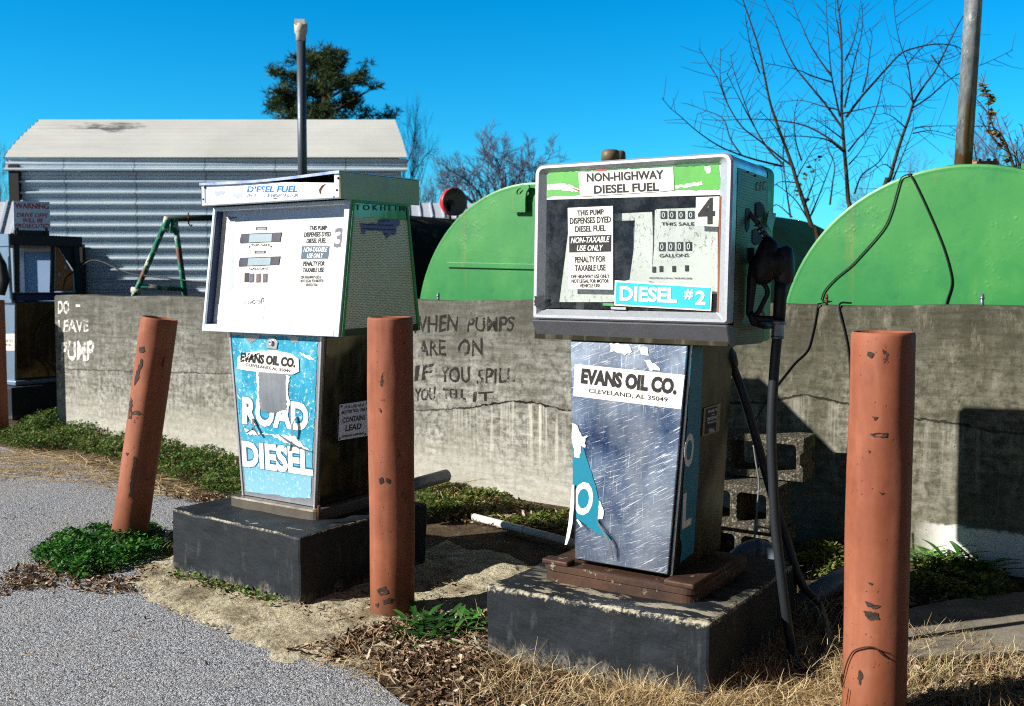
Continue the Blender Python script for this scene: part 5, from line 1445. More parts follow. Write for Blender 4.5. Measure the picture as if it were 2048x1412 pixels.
side_piece('side_frame', ZB3 + 0.001, ZB3 + 0.03, 0.031, 0.969, X0, X1 + .001, M_SIDE4)
side_piece('name_strip', ZT3 - 0.073, ZT3 - 0.014, 0.031, 0.969, X0, X1 - .001, M_SIDE3)
fs3 = Face(P3M, (A3 + 0.004, 0, 1.0), (0, 1, 0), (0, 0, 1))
letters(fs3, 'name_letters', [('T O K H E I M', *z3((1296, 392), (1684, 400), (1296, 348)), 0.006)], M_SIDE4, P3, h=0.0005, th=0.002)
M_LILAC = painted('lilac_sticker', S(126, 128, 172), S(100, 102, 140), None, 12, 0.5, rough=0.6)
sticker(fs3, 'torn_sticker', z3((1332, 500), (1480, 492), (1486, 466), (1560, 458), (1640, 466), (1644, 510), (1618, 525), (1615, 580), (1565, 596), (1545, 620), (1532, 596), (1510, 555), (1380, 556), (1370, 584), (1350, 580), (1345, 530)), M_LILAC, P3, h=-0.0005, th=0.001, torn=(0.012, 0.004))
letters(fs3, 'sticker_words', [('prohibits the', *z3((1478, 486), (1566, 486), (1478, 470))), ('introduction of any gasoline', *z3((1356, 516), (1594, 522), (1358, 498))), ('containing lead or phosphorus', *z3((1354, 548), (1610, 556), (1356, 530))), ('into', *z3((1518, 586), (1548, 586), (1518, 572))), ('fuel', *z3((1584, 588), (1610, 588), (1584, 574)))], M_INK, P3, h=0.001)
# header cap
CAPW, CAPY, CAPD, CZ1, CZ2 = 0.44, -0.067, 0.535, 1.413, 1.527
fc = Face(P3M, (0, CAPY, 0), (1, 0, 0), (0, 0, 1))
M_LIDBLUE = painted('blue_edged_lid', S(120, 140, 190), S(200, 206, 214), None, 10, 0.6, rough=0.35, metal=0.5)
# lid with a sagging left front edge
mb = MB()
nl = 24
def lid_z(t): return CZ2 - 0.010 * math.sin(math.pi * min(1, t * 1.05)) * 0.9 - 0.006 * (1 - t)
r0_, r1_ = [], []
for i in range(nl + 1):
    t = i / nl; x = -CAPW - 0.004 + (2 * CAPW + 0.012) * t
    r0_.append((x, CAPY - 0.008, lid_z(t))); r1_.append((x, CAPY + CAPD + .004, CZ2 + 0.002))
mb.loops([[(p[0], p[1], p[2] - 0.012) for p in r0_], r0_, r1_], close=False)
lid = mb.build('lid', M_LIDBLUE, P3)
sl = lid.modifiers.new('thick', 'SOLIDIFY'); sl.thickness = 0.004
# header front panel: its top edge dips away from the lid on the right
hp_ = [fc.px(*p) for p in z3((118, 192), (330, 184), (700, 172), (1143, 178), (1146, 296), (700, 318), (118, 340))]
hp_.reverse()
mb = MB().plate([fc.pt(p.x, p.y, -0.010) for p in hp_], fc.n, 0.006)
mb.build('header_panel', painted('chalky_header', S(236, 238, 236), S(196, 204, 212), S(104, 112, 122), 7, 0.4, 0.27, rough=0.5), P3)
MB().box(-CAPW, -CAPW + 0.024, CAPY, CAPY + 0.03, CZ1, CZ2 - 0.013).build('header_post', M_TRIM3, P3, bevel=0.003)
MB().box(CAPW - 0.03, CAPW, CAPY, CAPY + 0.03, CZ1, CZ2 - 0.006).build('header_post', M_TRIM3, P3, bevel=0.003)
MB().box(-CAPW + 0.0243, CAPW - 0.0303, CAPY - .004, CAPY + 0.04, CZ1, CZ1 + 0.012).build('header_rail', M_TRIM3, P3, bevel=0.003)
MB().box(-CAPW, CAPW - .002, CAPY + 0.06, CAPY + 0.065, CZ1, CZ2 - 0.03).build('header_back', plain('inner_shade_black', S(20, 19, 18), 0.9), P3)  # black sheet standing in for the shade inside the header
MB().box(-CAPW, CAPW - .002, CAPY + 0.066, CAPY + CAPD - .004, CZ1 - .0005, CZ1 + 0.004).build('header_floor', M_DARKIN, P3)
MB().box(CAPW, CAPW + 0.004, CAPY + 0.002, CAPY + CAPD, CZ1 - 0.004, CZ2 - 0.004).build('header_side', mat_side('bronze_mirror', S(150, 124, 84), S(178, 150, 108), 0.25, 0.25), P3)
MB().box(-CAPW - .004, -CAPW - .0005, CAPY + 0.002, CAPY + CAPD, CZ1, CZ2 - 0.012).build('header_side', M_SIDE3, P3)
MB().box(-CAPW, CAPW, CAPY + CAPD - .003, CAPY + CAPD, CZ1, CZ2 - 0.004).build('header_side', M_SIDE3, P3)
fh = fc.lift(-0.004)
letters(fh, 'header_words', [('DIESEL FUEL', *z3((448, 254), (840, 252), (458, 206)), 0.016)], mat_stencil('worn_blue_ink', S(36, 120, 200), 0.36, 0.48, 46), P3, h=0.001)
letters(fh, 'header_words', [('OFF ROAD & HIGH SULFUR', *z3((434, 290), (846, 290), (440, 264)), 0.004)], mat_stencil('worn_pale_ink', S(96, 130, 160), 0.40, 0.52, 60), P3, h=0.001)
sticker(fh, 'grey_smear', z3((190, 250), (240, 236), (278, 244), (262, 266), (205, 282)), M_SHADESMEAR, P3, h=0.0006, th=0.0005, torn=(0.01, 0.004))
sticker(fh, 'grey_smear', z3((328, 276), (380, 258), (412, 256), (408, 290), (372, 300)), M_SHADESMEAR, P3, h=0.0006, th=0.0005, torn=(0.01, 0.004))
sticker(fh, 'rust_tear', z3((620, 312), (660, 300), (690, 298), (680, 316), (640, 322)), M_RUST, P3, h=0.0008, th=0.0005, torn=(0.006, 0.003))
sticker(fh, 'rust_tear', z3((1018, 262), (1014, 232), (1036, 200), (1070, 184), (1048, 206), (1030, 236), (1026, 268)), M_RUST, P3, h=0.0012, th=0.0005)
sticker(fh, 'bare_patch', z3((1070, 186), (1142, 184), (1144, 290), (1030, 300), (1034, 238)), M_TRIM3, P3, h=0.0005, th=0.0005)
screws(fc, z3((116, 215), (104, 308), (1163, 142), (1153, 236)), 0.005, M_INK, P3)
# pedestal
PW3, PB3 = 0.302, 0.236
MB().hexa(hexa_ped(PB3 + 0.004, PW3 + 0.004, -0.026, -0.026, 0.40, 0.46, 0.045, ZB3 - .003, 0.0, 0.0)).build('pedestal', M_SIDE3, P3, bevel=0.008)
MB().hexa(hexa_ped(PB3 - 0.012, PW3 - 0.014, -0.042, -0.042, -0.028, -0.028, 0.048, ZB3 - .003)).build('front_panel', M_STRIPPED, P3, bevel=0.002)
for sgn in (-1, 1):
    MB().hexa(hexa_ped(0.006, 0.006, -0.046, -0.046, -0.027, -0.027, 0.046, ZB3 - .003, sgn * (PB3 - 0.004), sgn * (PW3 - 0.006))).build('edge_strip', M_BRIGHT, P3, bevel=0.002)
f6 = Face(P3M, (0, -0.0425, 0), (1, 0, 0), (0, 0, 1))
sticker(f6, 'blue_decal', z4((110, 102), (692, 112), (680, 400), (668, 700), (655, 900), (645, 1200), (520, 1196), (420, 1178), (330, 1170), (208, 1150), (190, 900), (165, 700), (140, 400)), M_FADED, P3, h=0.0006, th=0.0008, torn=(0.015, 0.0025))
M_OUTLINE = plain('deep_blue_outline', S(8, 100, 140), 0.5)
for w_, c_ in (('ROAD', z4((184, 704), (636, 756), (182, 508))), ('DIESEL', z4((186, 989), (668, 1056), (178, 804)))):
    letters(f6, 'letter_outline', [(w_, *c_, 0.085)], M_OUTLINE, P3, h=0.0016, th=0.0004)
letters(f6, 'decal_letters', [('ROAD', *z4((188, 700), (632, 752), (186, 512)), 0.045)], M_WHITEINK, P3, h=0.003, th=0.001)
letters(f6, 'decal_letters', [('DIESEL', *z4((190, 985), (664, 1052), (182, 808)), 0.045)], M_WHITEINK, P3, h=0.003, th=0.001)
sticker(f6, 'stripped_patch', z4((298, 340), (480, 362), (484, 440), (486, 600), (420, 622), (350, 624), (316, 612), (300, 540)), M_STRIPPED, P3, h=0.0034, th=0.001, torn=(0.014, 0.003))
sticker(f6, 'torn_edge', z4((282, 350), (300, 345), (302, 640), (280, 600), (290, 480)), M_TORN, P3, h=0.0042, th=0.0008, torn=(0.01, 0.004))
sticker(f6, 'torn_edge', z4((480, 370), (510, 380), (492, 470), (512, 560), (490, 640)), M_TORN, P3, h=0.0042, th=0.0008, torn=(0.01, 0.004))
sticker(f6, 'torn_edge', z4((190, 700), (215, 735), (330, 760), (420, 770), (540, 778), (600, 850), (655, 880), (560, 845), (480, 825), (380, 772), (220, 770)), M_TORN, P3, h=0.0042, th=0.0008, torn=(0.012, 0.004))
for px_, hs in ((((262, 665), (235, 710), (205, 745)), (0.004, 0.026, 0.018)), (((262, 665), (285, 720), (315, 770)), (0.003, 0.022, 0.02)), (((555, 650), (550, 700), (545, 780)), (0.004, 0.025, 0.02)), (((520, 820), (500, 840), (492, 860)), (0.003, 0.02, 0.022)), (((440, 775), (500, 810), (560, 850), (655, 885)), (0.003, 0.014, 0.014, 0.004))):
    curl(f6, z4(*px_), hs, 0.016, M_STRIPPED, 'peeling_flap', P3)
sticker(f6, 'torn_edge', z4((175, 95), (310, 100), (290, 130), (240, 155), (215, 130)), M_STRIPPED, P3, h=0.002, th=0.001, torn=(0.008, 0.004))
sticker(f6, 'torn_edge', z4((478, 100), (570, 108), (560, 150), (525, 155), (505, 130)), M_STRIPPED, P3, h=0.002, th=0.001, torn=(0.008, 0.004))
sticker(f6, 'torn_edge', z4((560, 218), (600, 225), (680, 262), (640, 268)), M_STICKER, P3, h=0.002, th=0.001, torn=(0.008, 0.004))
# lock
MB().plate([f6.pt(*(lambda q: (q.x, q.y))(f6.px(*p)), 0.002) for p in reversed(z4((352, 190), (420, 195), (428, 150), (405, 118), (372, 118), (352, 148)))], f6.n, 0.004).build('lock_plate', M_BRIGHT, P3, bevel=0.001)
lq = f6.px(*z4((388, 152))[0])
Mlk = Matrix.Translation(f6.pt(lq.x, lq.y, 0.006)) @ f6.n.to_track_quat('Z', 'Y').to_matrix().to_4x4()
MB().lathe([(0.013, 0), (0.013, 0.008), (0.010, 0.010), (0.005, 0.010), (0.0045, 0.006), (0.0004, 0.006)], 20, Mlk, cap=False).build('lock', M_BRIGHT, P3)
# buckled oval sticker
sticker(f6, 'sticker', z4((158, 250), (200, 222), (300, 206), (420, 204), (520, 226), (568, 262), (572, 345), (530, 366), (460, 362), (380, 356), (250, 344), (158, 328)), M_STICKER, P3, h=0.004, th=0.002, torn=(0.03, 0.001))
letters(f6, 'lettering', [('EVANS OIL CO.', *z4((176, 278), (545, 320), (182, 216)), 0.05)], M_INK, P3, h=0.0068)
letters(f6, 'lettering', [('CLEVELAND, AL 35049', *z4((212, 310), (512, 356), (214, 288)), 0.006)], M_INK, P3, h=0.0068)
curl(f6, z4((165, 285), (215, 262), (260, 232), (300, 216)), (0.007, 0.014, 0.016, 0.010), 0.022, M_STICKER, 'sticker_fold', P3)
# lead sign on the side
tilt3 = Vector((PW3 - PB3, 0, ZB3 - 0.048))
fl = Face(P3M, (PB3 + 0.0048, 0, 0.045), (0, 1, 0), tilt3)
sg = sticker(fl, 'lead_sign', z4((836, 568), (1062, 534), (1050, 772), (826, 810)), painted('lilac_white_enamel', S(226, 230, 248), S(206, 212, 234), None, 10, 0.4, rough=0.4), P3, h=0.002, th=0.003)
sg['label'] = 'pale lead warning plate screwed to the pump side'
bord = [z4((836, 568), (1062, 534), (1050, 772), (826, 810))]
fl2 = fl.lift(0.0052)
letters(fl2, 'sign_words', [('FOR USE AS A', *z4((870, 598), (1002, 578), (872, 578)), 0.003), ('MOTOR FUEL ONLY.', *z4((850, 634), (1026, 608), (852, 612)), 0.003), ('CONTAINS', *z4((856, 694), (1010, 670), (858, 658)), 0.012), ('LEAD', *z4((876, 748), (982, 732), (880, 708)), 0.012), ('ANTIKNOCK COMPOUNDS', *z4((852, 792), (1000, 768), (853, 778)), 0.003)], M_INK, P3, h=0.001)
screws(fl2, z4((851, 581), (1022, 557), (838, 797), (1010, 768)), 0.005, M_INK, P3)
# base plate
mb = MB()
t = tray(0.292, -0.085, 0.45, 0.04)
mb.loops([[(x, y, -0.004) for x, y in t], [(x, y, 0.038) for x, y in t], [(x * .975, y * .975 + .001, 0.046) for x, y in t]], cap0=True, cap1=True)
mb.build('base_tray', painted('dull_steel_tray', S(116, 110, 100), S(66, 58, 50), S(40, 34, 30), 9, 0.7, 0.32, rough=0.5, metal=0.5, bump=0.25), P3)
bq = gnd(638, 1022, 0.36)
bl = P3M.inverted() @ bq
MB().tube([(bl.x, bl.y, 0.03), (bl.x, bl.y, 0.085)], 0.007, 10).build('stud', M_RUST, P3)
# ================================================================ GUTTED PUMP AT THE LEFT
GX, GY, GYAW = -4.98, 10.0, -0.60
GM = pose(GX, GY, 0, GYAW)           # origin: near right corner of the head, x along the front, y back
P2 = empty('fuel_pump', GM, 'gutted open sided fuel pump at the left edge with bare steel panels', 'fuel pump', 'old fuel pumps along the wall')
y4 = zoomer(0, 380, 0.36829)
gs = Face(GM, (0, 0, 0), (0, 1, 0), (0, 0, 1))
gf = Face(GM, (0, 0, 0), (1, 0, 0), (0, 0, 1))
def gz(py): return gs.px(60, py).y
M_BLUESTEEL = painted('bluish_steel', S(150, 168, 190), S(96, 116, 146), None, 6, 0.6, rough=0.35, metal=0.6, bump=0.1)  # pale blue grey steel with darker blue mottling
M_BROWNSTEEL = plain('brown_black_steel', S(46, 38, 32), 0.55, var=0.4)
DEP = 0.72
zt = gs.px(28, 468).y; zt2 = gs.px(28, 490).y
zs1 = gs.px(34, 586).y; zs0 = gs.px(36, 602).y
MB().box(-0.86, 0.02, -0.02, DEP + 0.04, zt2, zt).build('roof', M_BROWNSTEEL, P2, bevel=0.008)
MB().box(-0.86, 0.01, -0.035, -0.021, zt2 - .01, zt + .002).build('header_panel', M_BLUESTEEL, P2)
MB().box(-0.84, 0.0, 0.0, DEP, zs0, zs1).build('shelf', M_BROWNSTEEL, P2, bevel=0.006)
def gpost(name, px, m, h0, h1, th=0.02):
    pts = [gs.px(*p) for p in px]
    MB().plate([gs.pt(p.x, p.y, h0) for p in pts], gs.n, h1 - h0).build(name, m, P2)
gpost('post', y4((84, 298), (106, 298), (108, 558), (90, 558)), M_BROWNSTEEL, -0.03, 0.0)
gpost('post', y4((284, 298), (300, 298), (294, 556), (278, 556)), M_BROWNSTEEL, -0.03, 0.0)
gpost('post', y4((400, 298), (430, 298), (446, 575), (418, 575)), M_BLACKRUB, -0.03, 0.002)
gpost('post', y4((296, 316), (312, 316), (308, 552), (292, 552)), M_BRIGHT, -0.04, -0.031)
gpost('inner_plate', y4((300, 316), (330, 316), (408, 440), (414, 548), (305, 550)), plain('rust_gold_plate', S(168, 122, 70), 0.6, var=0.4, scale=6), -0.06, -0.05)
gpost('gusset', y4((300, 300), (408, 300), (410, 440), (330, 318)), M_BLACKRUB, -0.03, -0.015)
gpost('trim', y4((84, 572), (306, 570), (306, 596), (84, 602)), plain('navy_trim', S(40, 54, 104), 0.5), 0.002, 0.01)
for q in y4((368, 418), (336, 458)):
    c = gs.px(*q); Mx = GM.inverted() @ GM @ (Matrix.Translation(gs.pt(c.x, c.y, -0.049)) @ gs.n.to_track_quat('Z', 'Y').to_matrix().to_4x4())
    MB().lathe([(0.02, 0), (0.02, 0.004)], 12, Mx).build('hole_cover', M_WHITEMETAL, P2)
MB().hexa([(-0.9, -0.02, zs0 - .02), (0.0, -0.02, zs0 - .02), (0.0, 0.0, zs0 - .02), (-0.9, 0.0, zs0 - .02), (-0.9, -0.02, zt2 - .004), (-0.02, -0.02, zt2 - .004), (-0.02, 0.0, zt2 - .004), (-0.9, 0.0, zt2 - .004)]).build('front_panel', M_BLUESTEEL, P2, bevel=0.004)
zp1, zp0 = zs0 - 0.012, gs.px(50, 760).y
MB().hexa([(-0.78, 0.03, zp0), (-0.06, 0.03, zp0), (-0.06, DEP - .10, zp0), (-0.78, DEP - .1, zp0), (-0.86, 0.03, zp1), (-0.01, 0.03, zp1), (-0.01, DEP - .04, zp1), (-0.86, DEP - .04, zp1)]).build('pedestal', mat_side('olive_mirror_steel', S(116, 110, 88), S(150, 142, 110), 0.12, 0.92), P2, bevel=0.01)
MB().hexa([(-0.76, 0.012, zp0 - .02), (-0.05, 0.012, zp0 - .02), (-0.05, 0.028, zp0 - .02), (-0.76, 0.028, zp0 - .02), (-0.85, 0.012, zp1), (0.0, 0.012, zp1), (0.0, 0.028, zp1), (-0.85, 0.028, zp1)]).build('front_panel', M_BLUESTEEL, P2, bevel=0.004)
gf2 = Face(GM, (0, 0.0115, 0), (1, 0, 0), (0, 0, 1))
sticker(gf2, 'sticker', y4((18, 782), (80, 780), (80, 872), (20, 872)), M_STICKER, P2)
letters(gf2, 'lettering', [('DIESEL', *y4((24, 828), (74, 826), (24, 812))), ('FUEL', *y4((34, 848), (66, 848), (34, 834)))], M_INK, P2)
MB().box(-0.82, 0.02, -0.02, DEP - .06, zp0 - 0.05, zp0 - 0.002).build('base_tray', M_BLUESTEEL, P2, bevel=0.01)
MB().tube(cat_spline([gs.pt(*gs.px(*q), 0.02) for q in y4((306, 650), (250, 700), (215, 770), (210, 860), (240, 920), (290, 975), (303, 1030), (300, 1160))], 6), 0.009, 6).build('drain_wire', M_CABLE, P2)
# dark nozzle on its near front edge
mb = MB().tube([at(-6, 505, 9.95), at(4, 530, 9.95), at(9, 560, 9.95), at(4, 590, 9.95)], [0.03, 0.045, 0.05, 0.03], 10)
mb.build('nozzle_boot', M_BLACKRUB, P2).matrix_parent_inverse = GM.inverted()
# its plinth
plo = MB().box(-0.95, 0.12, -0.12, DEP + 0.1, 0, zp0 - 0.055).build('concrete_plinth', mat_black_plinth('black_painted_concrete_far', 0.12, zp0 - .055, 0.2), M=GM, bevel=0.01)
tag(plo, 'black plinth in deep shade under the gutted pump at the left edge', 'plinth', 'black painted pump plinths')
# warning sign standing on its roof
M_SIGNBLUE = painted('faded_sign_white', S(226, 230, 248), S(206, 212, 236), None, 8, 0.4, rough=0.5)
M_SIGNRED = plain('faded_sign_red', S(178, 40, 62), 0.6, var=0.25)
SG = empty('warning_sign', GM @ Matrix.Translation((0.0, 0.05, zt)), 'small faded warning sign with red words standing on top of the gutted pump', 'sign')
SGM = GM @ Matrix.Translation((0.0, 0.05, zt))
fsg = Face(SGM, (0.0, 0, 0), (0, 1, 0), (0, 0, 1))
sticker(fsg, 'panel', y4((70, 58), (268, 66), (272, 222), (74, 216)), M_SIGNBLUE, SG, h=0.0, th=0.006)
letters(fsg, 'sign_words', [('WARNING', *y4((80, 100), (263, 104), (78, 70)), 0.02), ('DRIVE OFFS', *y4((90, 147), (254, 150), (92, 124)), 0.008), ('WILL BE', *y4((118, 175), (230, 178), (120, 152)), 0.008), ('PROSECUTED', *y4((80, 206), (266, 208), (84, 182)), 0.008)], M_SIGNRED, SG, h=0.008)
for a in ((92, 226), (250, 228)):
    q = fsg.px(*y4(a)[0]); MB().box(-0.01, 0.01, q.x - 0.012, q.x + 0.012, -0.01, q.y + 0.04).build('foot', M_BROWNSTEEL, SG)
MB().box(-0.012, -0.002, fsg.px(*y4((80, 222))[0]).x, fsg.px(*y4((268, 222))[0]).x, 0.0, 0.05).build('base_rail', M_BROWNSTEEL, SG)
# cable from the gutted pump to the trestle
pts = [at(x, y, Y) for x, y, Y in ((126, 578, 10.2), (132, 556, 10.2), (150, 542, 10.25), (180, 522, 10.2), (205, 524, 10.1), (240, 540, 9.95), (270, 549, 9.8), (330, 556, 9.6), (400, 564, 9.4), (440, 566, 9.2))]
cable('cable', pts, 0.008, 'black wire sagging from the gutted pump past the teal trestle')

# ================================================================ CINDER BLOCKS
def mat_cinder():
    g = G('pitted_cinder')
    v = g.co(); n = g.noise(v, 6, 6, 0.65); p = g.vor(v, 90); pc = g.sep(g.vor(v, 90, 'Color'))[0]
    c = g.ramp(pc, [(0.0, S(52, 49, 42)), (0.5, S(92, 88, 78)), (1.0, S(144, 140, 126))])
    c = g.mix(g.ramp(p, [(0.3, 0), (0.6, 0.8)]), c, S(60, 54, 44))
    c = g.mix(g.ramp(n, [(0.4, 0), (0.7, 0.5)]), c, S(96, 92, 80))
    return g.out(c, 0.95, 0, g.bump(g.math('SUBTRACT', n, p), 0.9, 0.006), 0.15)
M_CINDER = mat_cinder()
def cinder(corner, yaw, label, L=0.40, H=0.215, D=0.2, groove=True):
    """lying on its side: two cores open towards the camera; origin near right bottom corner"""
    M = pose(corner.x, corner.y, corner.z, yaw)
    import bmesh
    bm = bmesh.new()
    w = 0.036
    def rr(x0, x1, z0, z1, r, n=3):
        P = []
        for cx_, cz_, q0 in ((x1 - r, z0 + r, -math.pi / 2), (x1 - r, z1 - r, 0), (x0 + r, z1 - r, math.pi / 2), (x0 + r, z0 + r, math.pi)):
            for k in range(n + 1):
                q = q0 + math.pi / 2 * k / n
                P.append((cx_ + r * math.cos(q), cz_ + r * math.sin(q)))
        return P
    out = [(-L, 0), (0, 0), (0, H * 0.32), (-0.016, H * 0.38), (-0.016, H * 0.62), (0, H * 0.68), (0, H), (-L, H), (-L, H * .68), (-L + .016, H * .62), (-L + .016, H * .38), (-L, H * .32)]
    h1 = rr(-L / 2 + w / 2, -w, w, H - w, 0.022); h2 = rr(-L + w, -L / 2 - w / 2, w, H - w, 0.022)
    es = []
    loops = []
    for lp in (out, h1, h2):
        vs = [bm.verts.new((x, 0, z)) for x, z in lp]; loops.append(vs)
        es += [bm.edges.new((vs[i], vs[(i + 1) % len(vs)])) for i in range(len(vs))]
    bmesh.ops.triangle_fill(bm, use_beauty=True, edges=es)
    me = bpy.data.meshes.new('cinder_block'); bm.to_mesh(me); bm.free()
    me.materials.append(M_CINDER)
    o = bpy.data.objects.new('cinder_block', me); COL.objects.link(o); o.matrix_world = M
    s_ = o.modifiers.new('thick', 'SOLIDIFY'); s_.thickness = D; s_.offset = 1 if me.polygons[0].normal.y > 0 else -1
    b = o.modifiers.new('bevel', 'BEVEL'); b.width = 0.004; b.segments = 2; b.limit_method = 'ANGLE'
    return tag(o, label, 'cinder block', 'cinder blocks stacked against the wall')
c1 = at(1606, 966, 4.78); c2 = at(1546, 1068, 4.66)
c1.z = c2.z + 0.222
cinder(c1, WYAW + 0.06, 'top cinder block of the stack by the wall, smooth and half in shade')
cinder(c2, WYAW + 0.02, 'middle cinder block of the stack, coarse and sunlit on its left', D=0.26)
c3 = Vector((c2.x + 0.03, c2.y + 0.03, c2.z - 0.222))
cinder(c3, WYAW, 'bottom cinder block of the stack, sunk in dark weeds', D=0.26)
# thin tube with a tee fitting on the blocks
tt = [at(x, y, 4.55) for x, y in ((1507, 890), (1512, 925), (1518, 965), (1515, 1005), (1512, 1045), (1508, 1085))]
TB = empty('drip_tube', Matrix.Translation(tt[0]), 'thin grey tube with a small tee fitting hanging before the cinder blocks', 'tube')
def tpart(mb, name, m):
    o = mb.build(name, m, TB); o.matrix_parent_inverse = Matrix.Translation(-tt[0])
M_TUBE = plain('grey_tube', S(120, 122, 124), 0.4)
tpart(MB().tube(cat_spline(tt, 5), 0.0042, 8), 'tube', M_TUBE)
tpart(MB().tube([at(1513, 1040, 4.55), at(1511, 1064, 4.55)], 0.010, 8).tube([at(1512, 1053, 4.55), at(1522, 1054, 4.55)], 0.008, 8), 'tee_fitting', plain('pale_tee', S(150, 150, 150), 0.5))
tpart(MB().tube(cat_spline([at(1522, 1054, 4.55), at(1535, 1057, 4.55), at(1546, 1062, 4.57)], 4), 0.0042, 8), 'side_tube', M_TUBE)

# ================================================================ PIPES ON THE GROUND
M_PVC = painted('white_pvc', S(226, 224, 216), S(160, 154, 140), None, 16, 0.5, rough=0.45)
M_GREYPVC = painted('grey_conduit', S(112, 124, 138), S(80, 88, 98), None, 14, 0.5, rough=0.35)
a, b = gnd(948, 1034, 0.03), gnd(1180, 1094, 0.03)
WP = empty('plastic_pipe', Matrix.Translation(a), 'thin white plastic pipe lying on the ground between the two pumps', 'pipe')
m1 = a.lerp(b, 0.44)
for nm, p, q, r in (('pipe', a, b, 0.0205), ('coupling', m1, a.lerp(b, 0.47), 0.0225)):
    MB().tube([p, q], r, 16).build(nm, M_PVC, WP).matrix_parent_inverse = Matrix.Translation(-a)
a, b = at(770, 985, 5.45), at(893, 951, 5.85)
o = MB().tube([a, b], 0.037, 20).build('conduit', M_GREYPVC)
tag(o, 'grey plastic conduit stub poking out behind the upright bollard beside straw', 'pipe')
a = [gnd(1614, 1196, 0.06), gnd(1690, 1150, 0.07), gnd(1790, 1110, 0.09)]
o = MB().tube(a, 0.041, 20).build('conduit', M_GREYPVC)
tag(o, 'fat dark grey conduit lying behind the nearest bollard in the shade', 'pipe')
el_ = cat_spline([at(1470, 1118, 4.5), at(1490, 1103, 4.5), at(1515, 1095, 4.5), at(1538, 1104, 4.5), at(1552, 1128, 4.48)], 5)
EB = empty('pipe_elbow', Matrix.Translation(el_[0]), 'grey plastic pipe elbow below the cinder blocks behind the rusty tray', 'pipe')
MB().tube(el_, 0.040, 18).build('elbow', M_GREYPVC, EB).matrix_parent_inverse = Matrix.Translation(-el_[0])
MB().tube([el_[9], el_[12]], 0.043, 18).build('collar', M_GREYPVC, EB).matrix_parent_inverse = Matrix.Translation(-el_[0])
# dry vine looped over the nearest bollard's foot
VM = plain('dry_vine', S(52, 32, 22), 0.8)
bx, by = bb.x + NLEAN * 0.15, NBY
def onb(x, y):
    """point on the near bollard's skin along a sight line"""
    r = ray(x, y); r2 = Vector((r.x, r.y)); o2 = Vector((0, 0)) - Vector((bx, by))
    A = r2.dot(r2); B = 2 * o2.dot(r2); Cc = o2.dot(o2) - 0.099 ** 2
    D = max(0, B * B - 4 * A * Cc)
    t = (-B - math.sqrt(D)) / (2 * A)
    return _eye + r * t
zb_ = zoomer(1600, 1060, 0.24930)
mb = MB()
mb.tube(cat_spline([onb(*p) for p in zb_((335, 1230), (350, 1160), (370, 1080), (395, 1020), (425, 975), (480, 950), (550, 938), (610, 950), (660, 1000), (715, 1035))], 5), 0.0022, 5)
mb.tube(cat_spline([onb(*p) for p in zb_((550, 938), (620, 955), (690, 980), (738, 995))], 5), 0.0012, 5)
mb.tube(cat_spline([onb(*p) for p in zb_((340, 1260), (330, 1200), (338, 1160))], 5), 0.0025, 5)
mb.tube(cat_spline([onb(*p) for p in zb_((372, 1400), (380, 1340), (390, 1275))], 5), 0.0015, 5)
tag(mb.build('vine', VM), 'thin dark dry vine curling over the foot of the nearest bollard', 'vine')
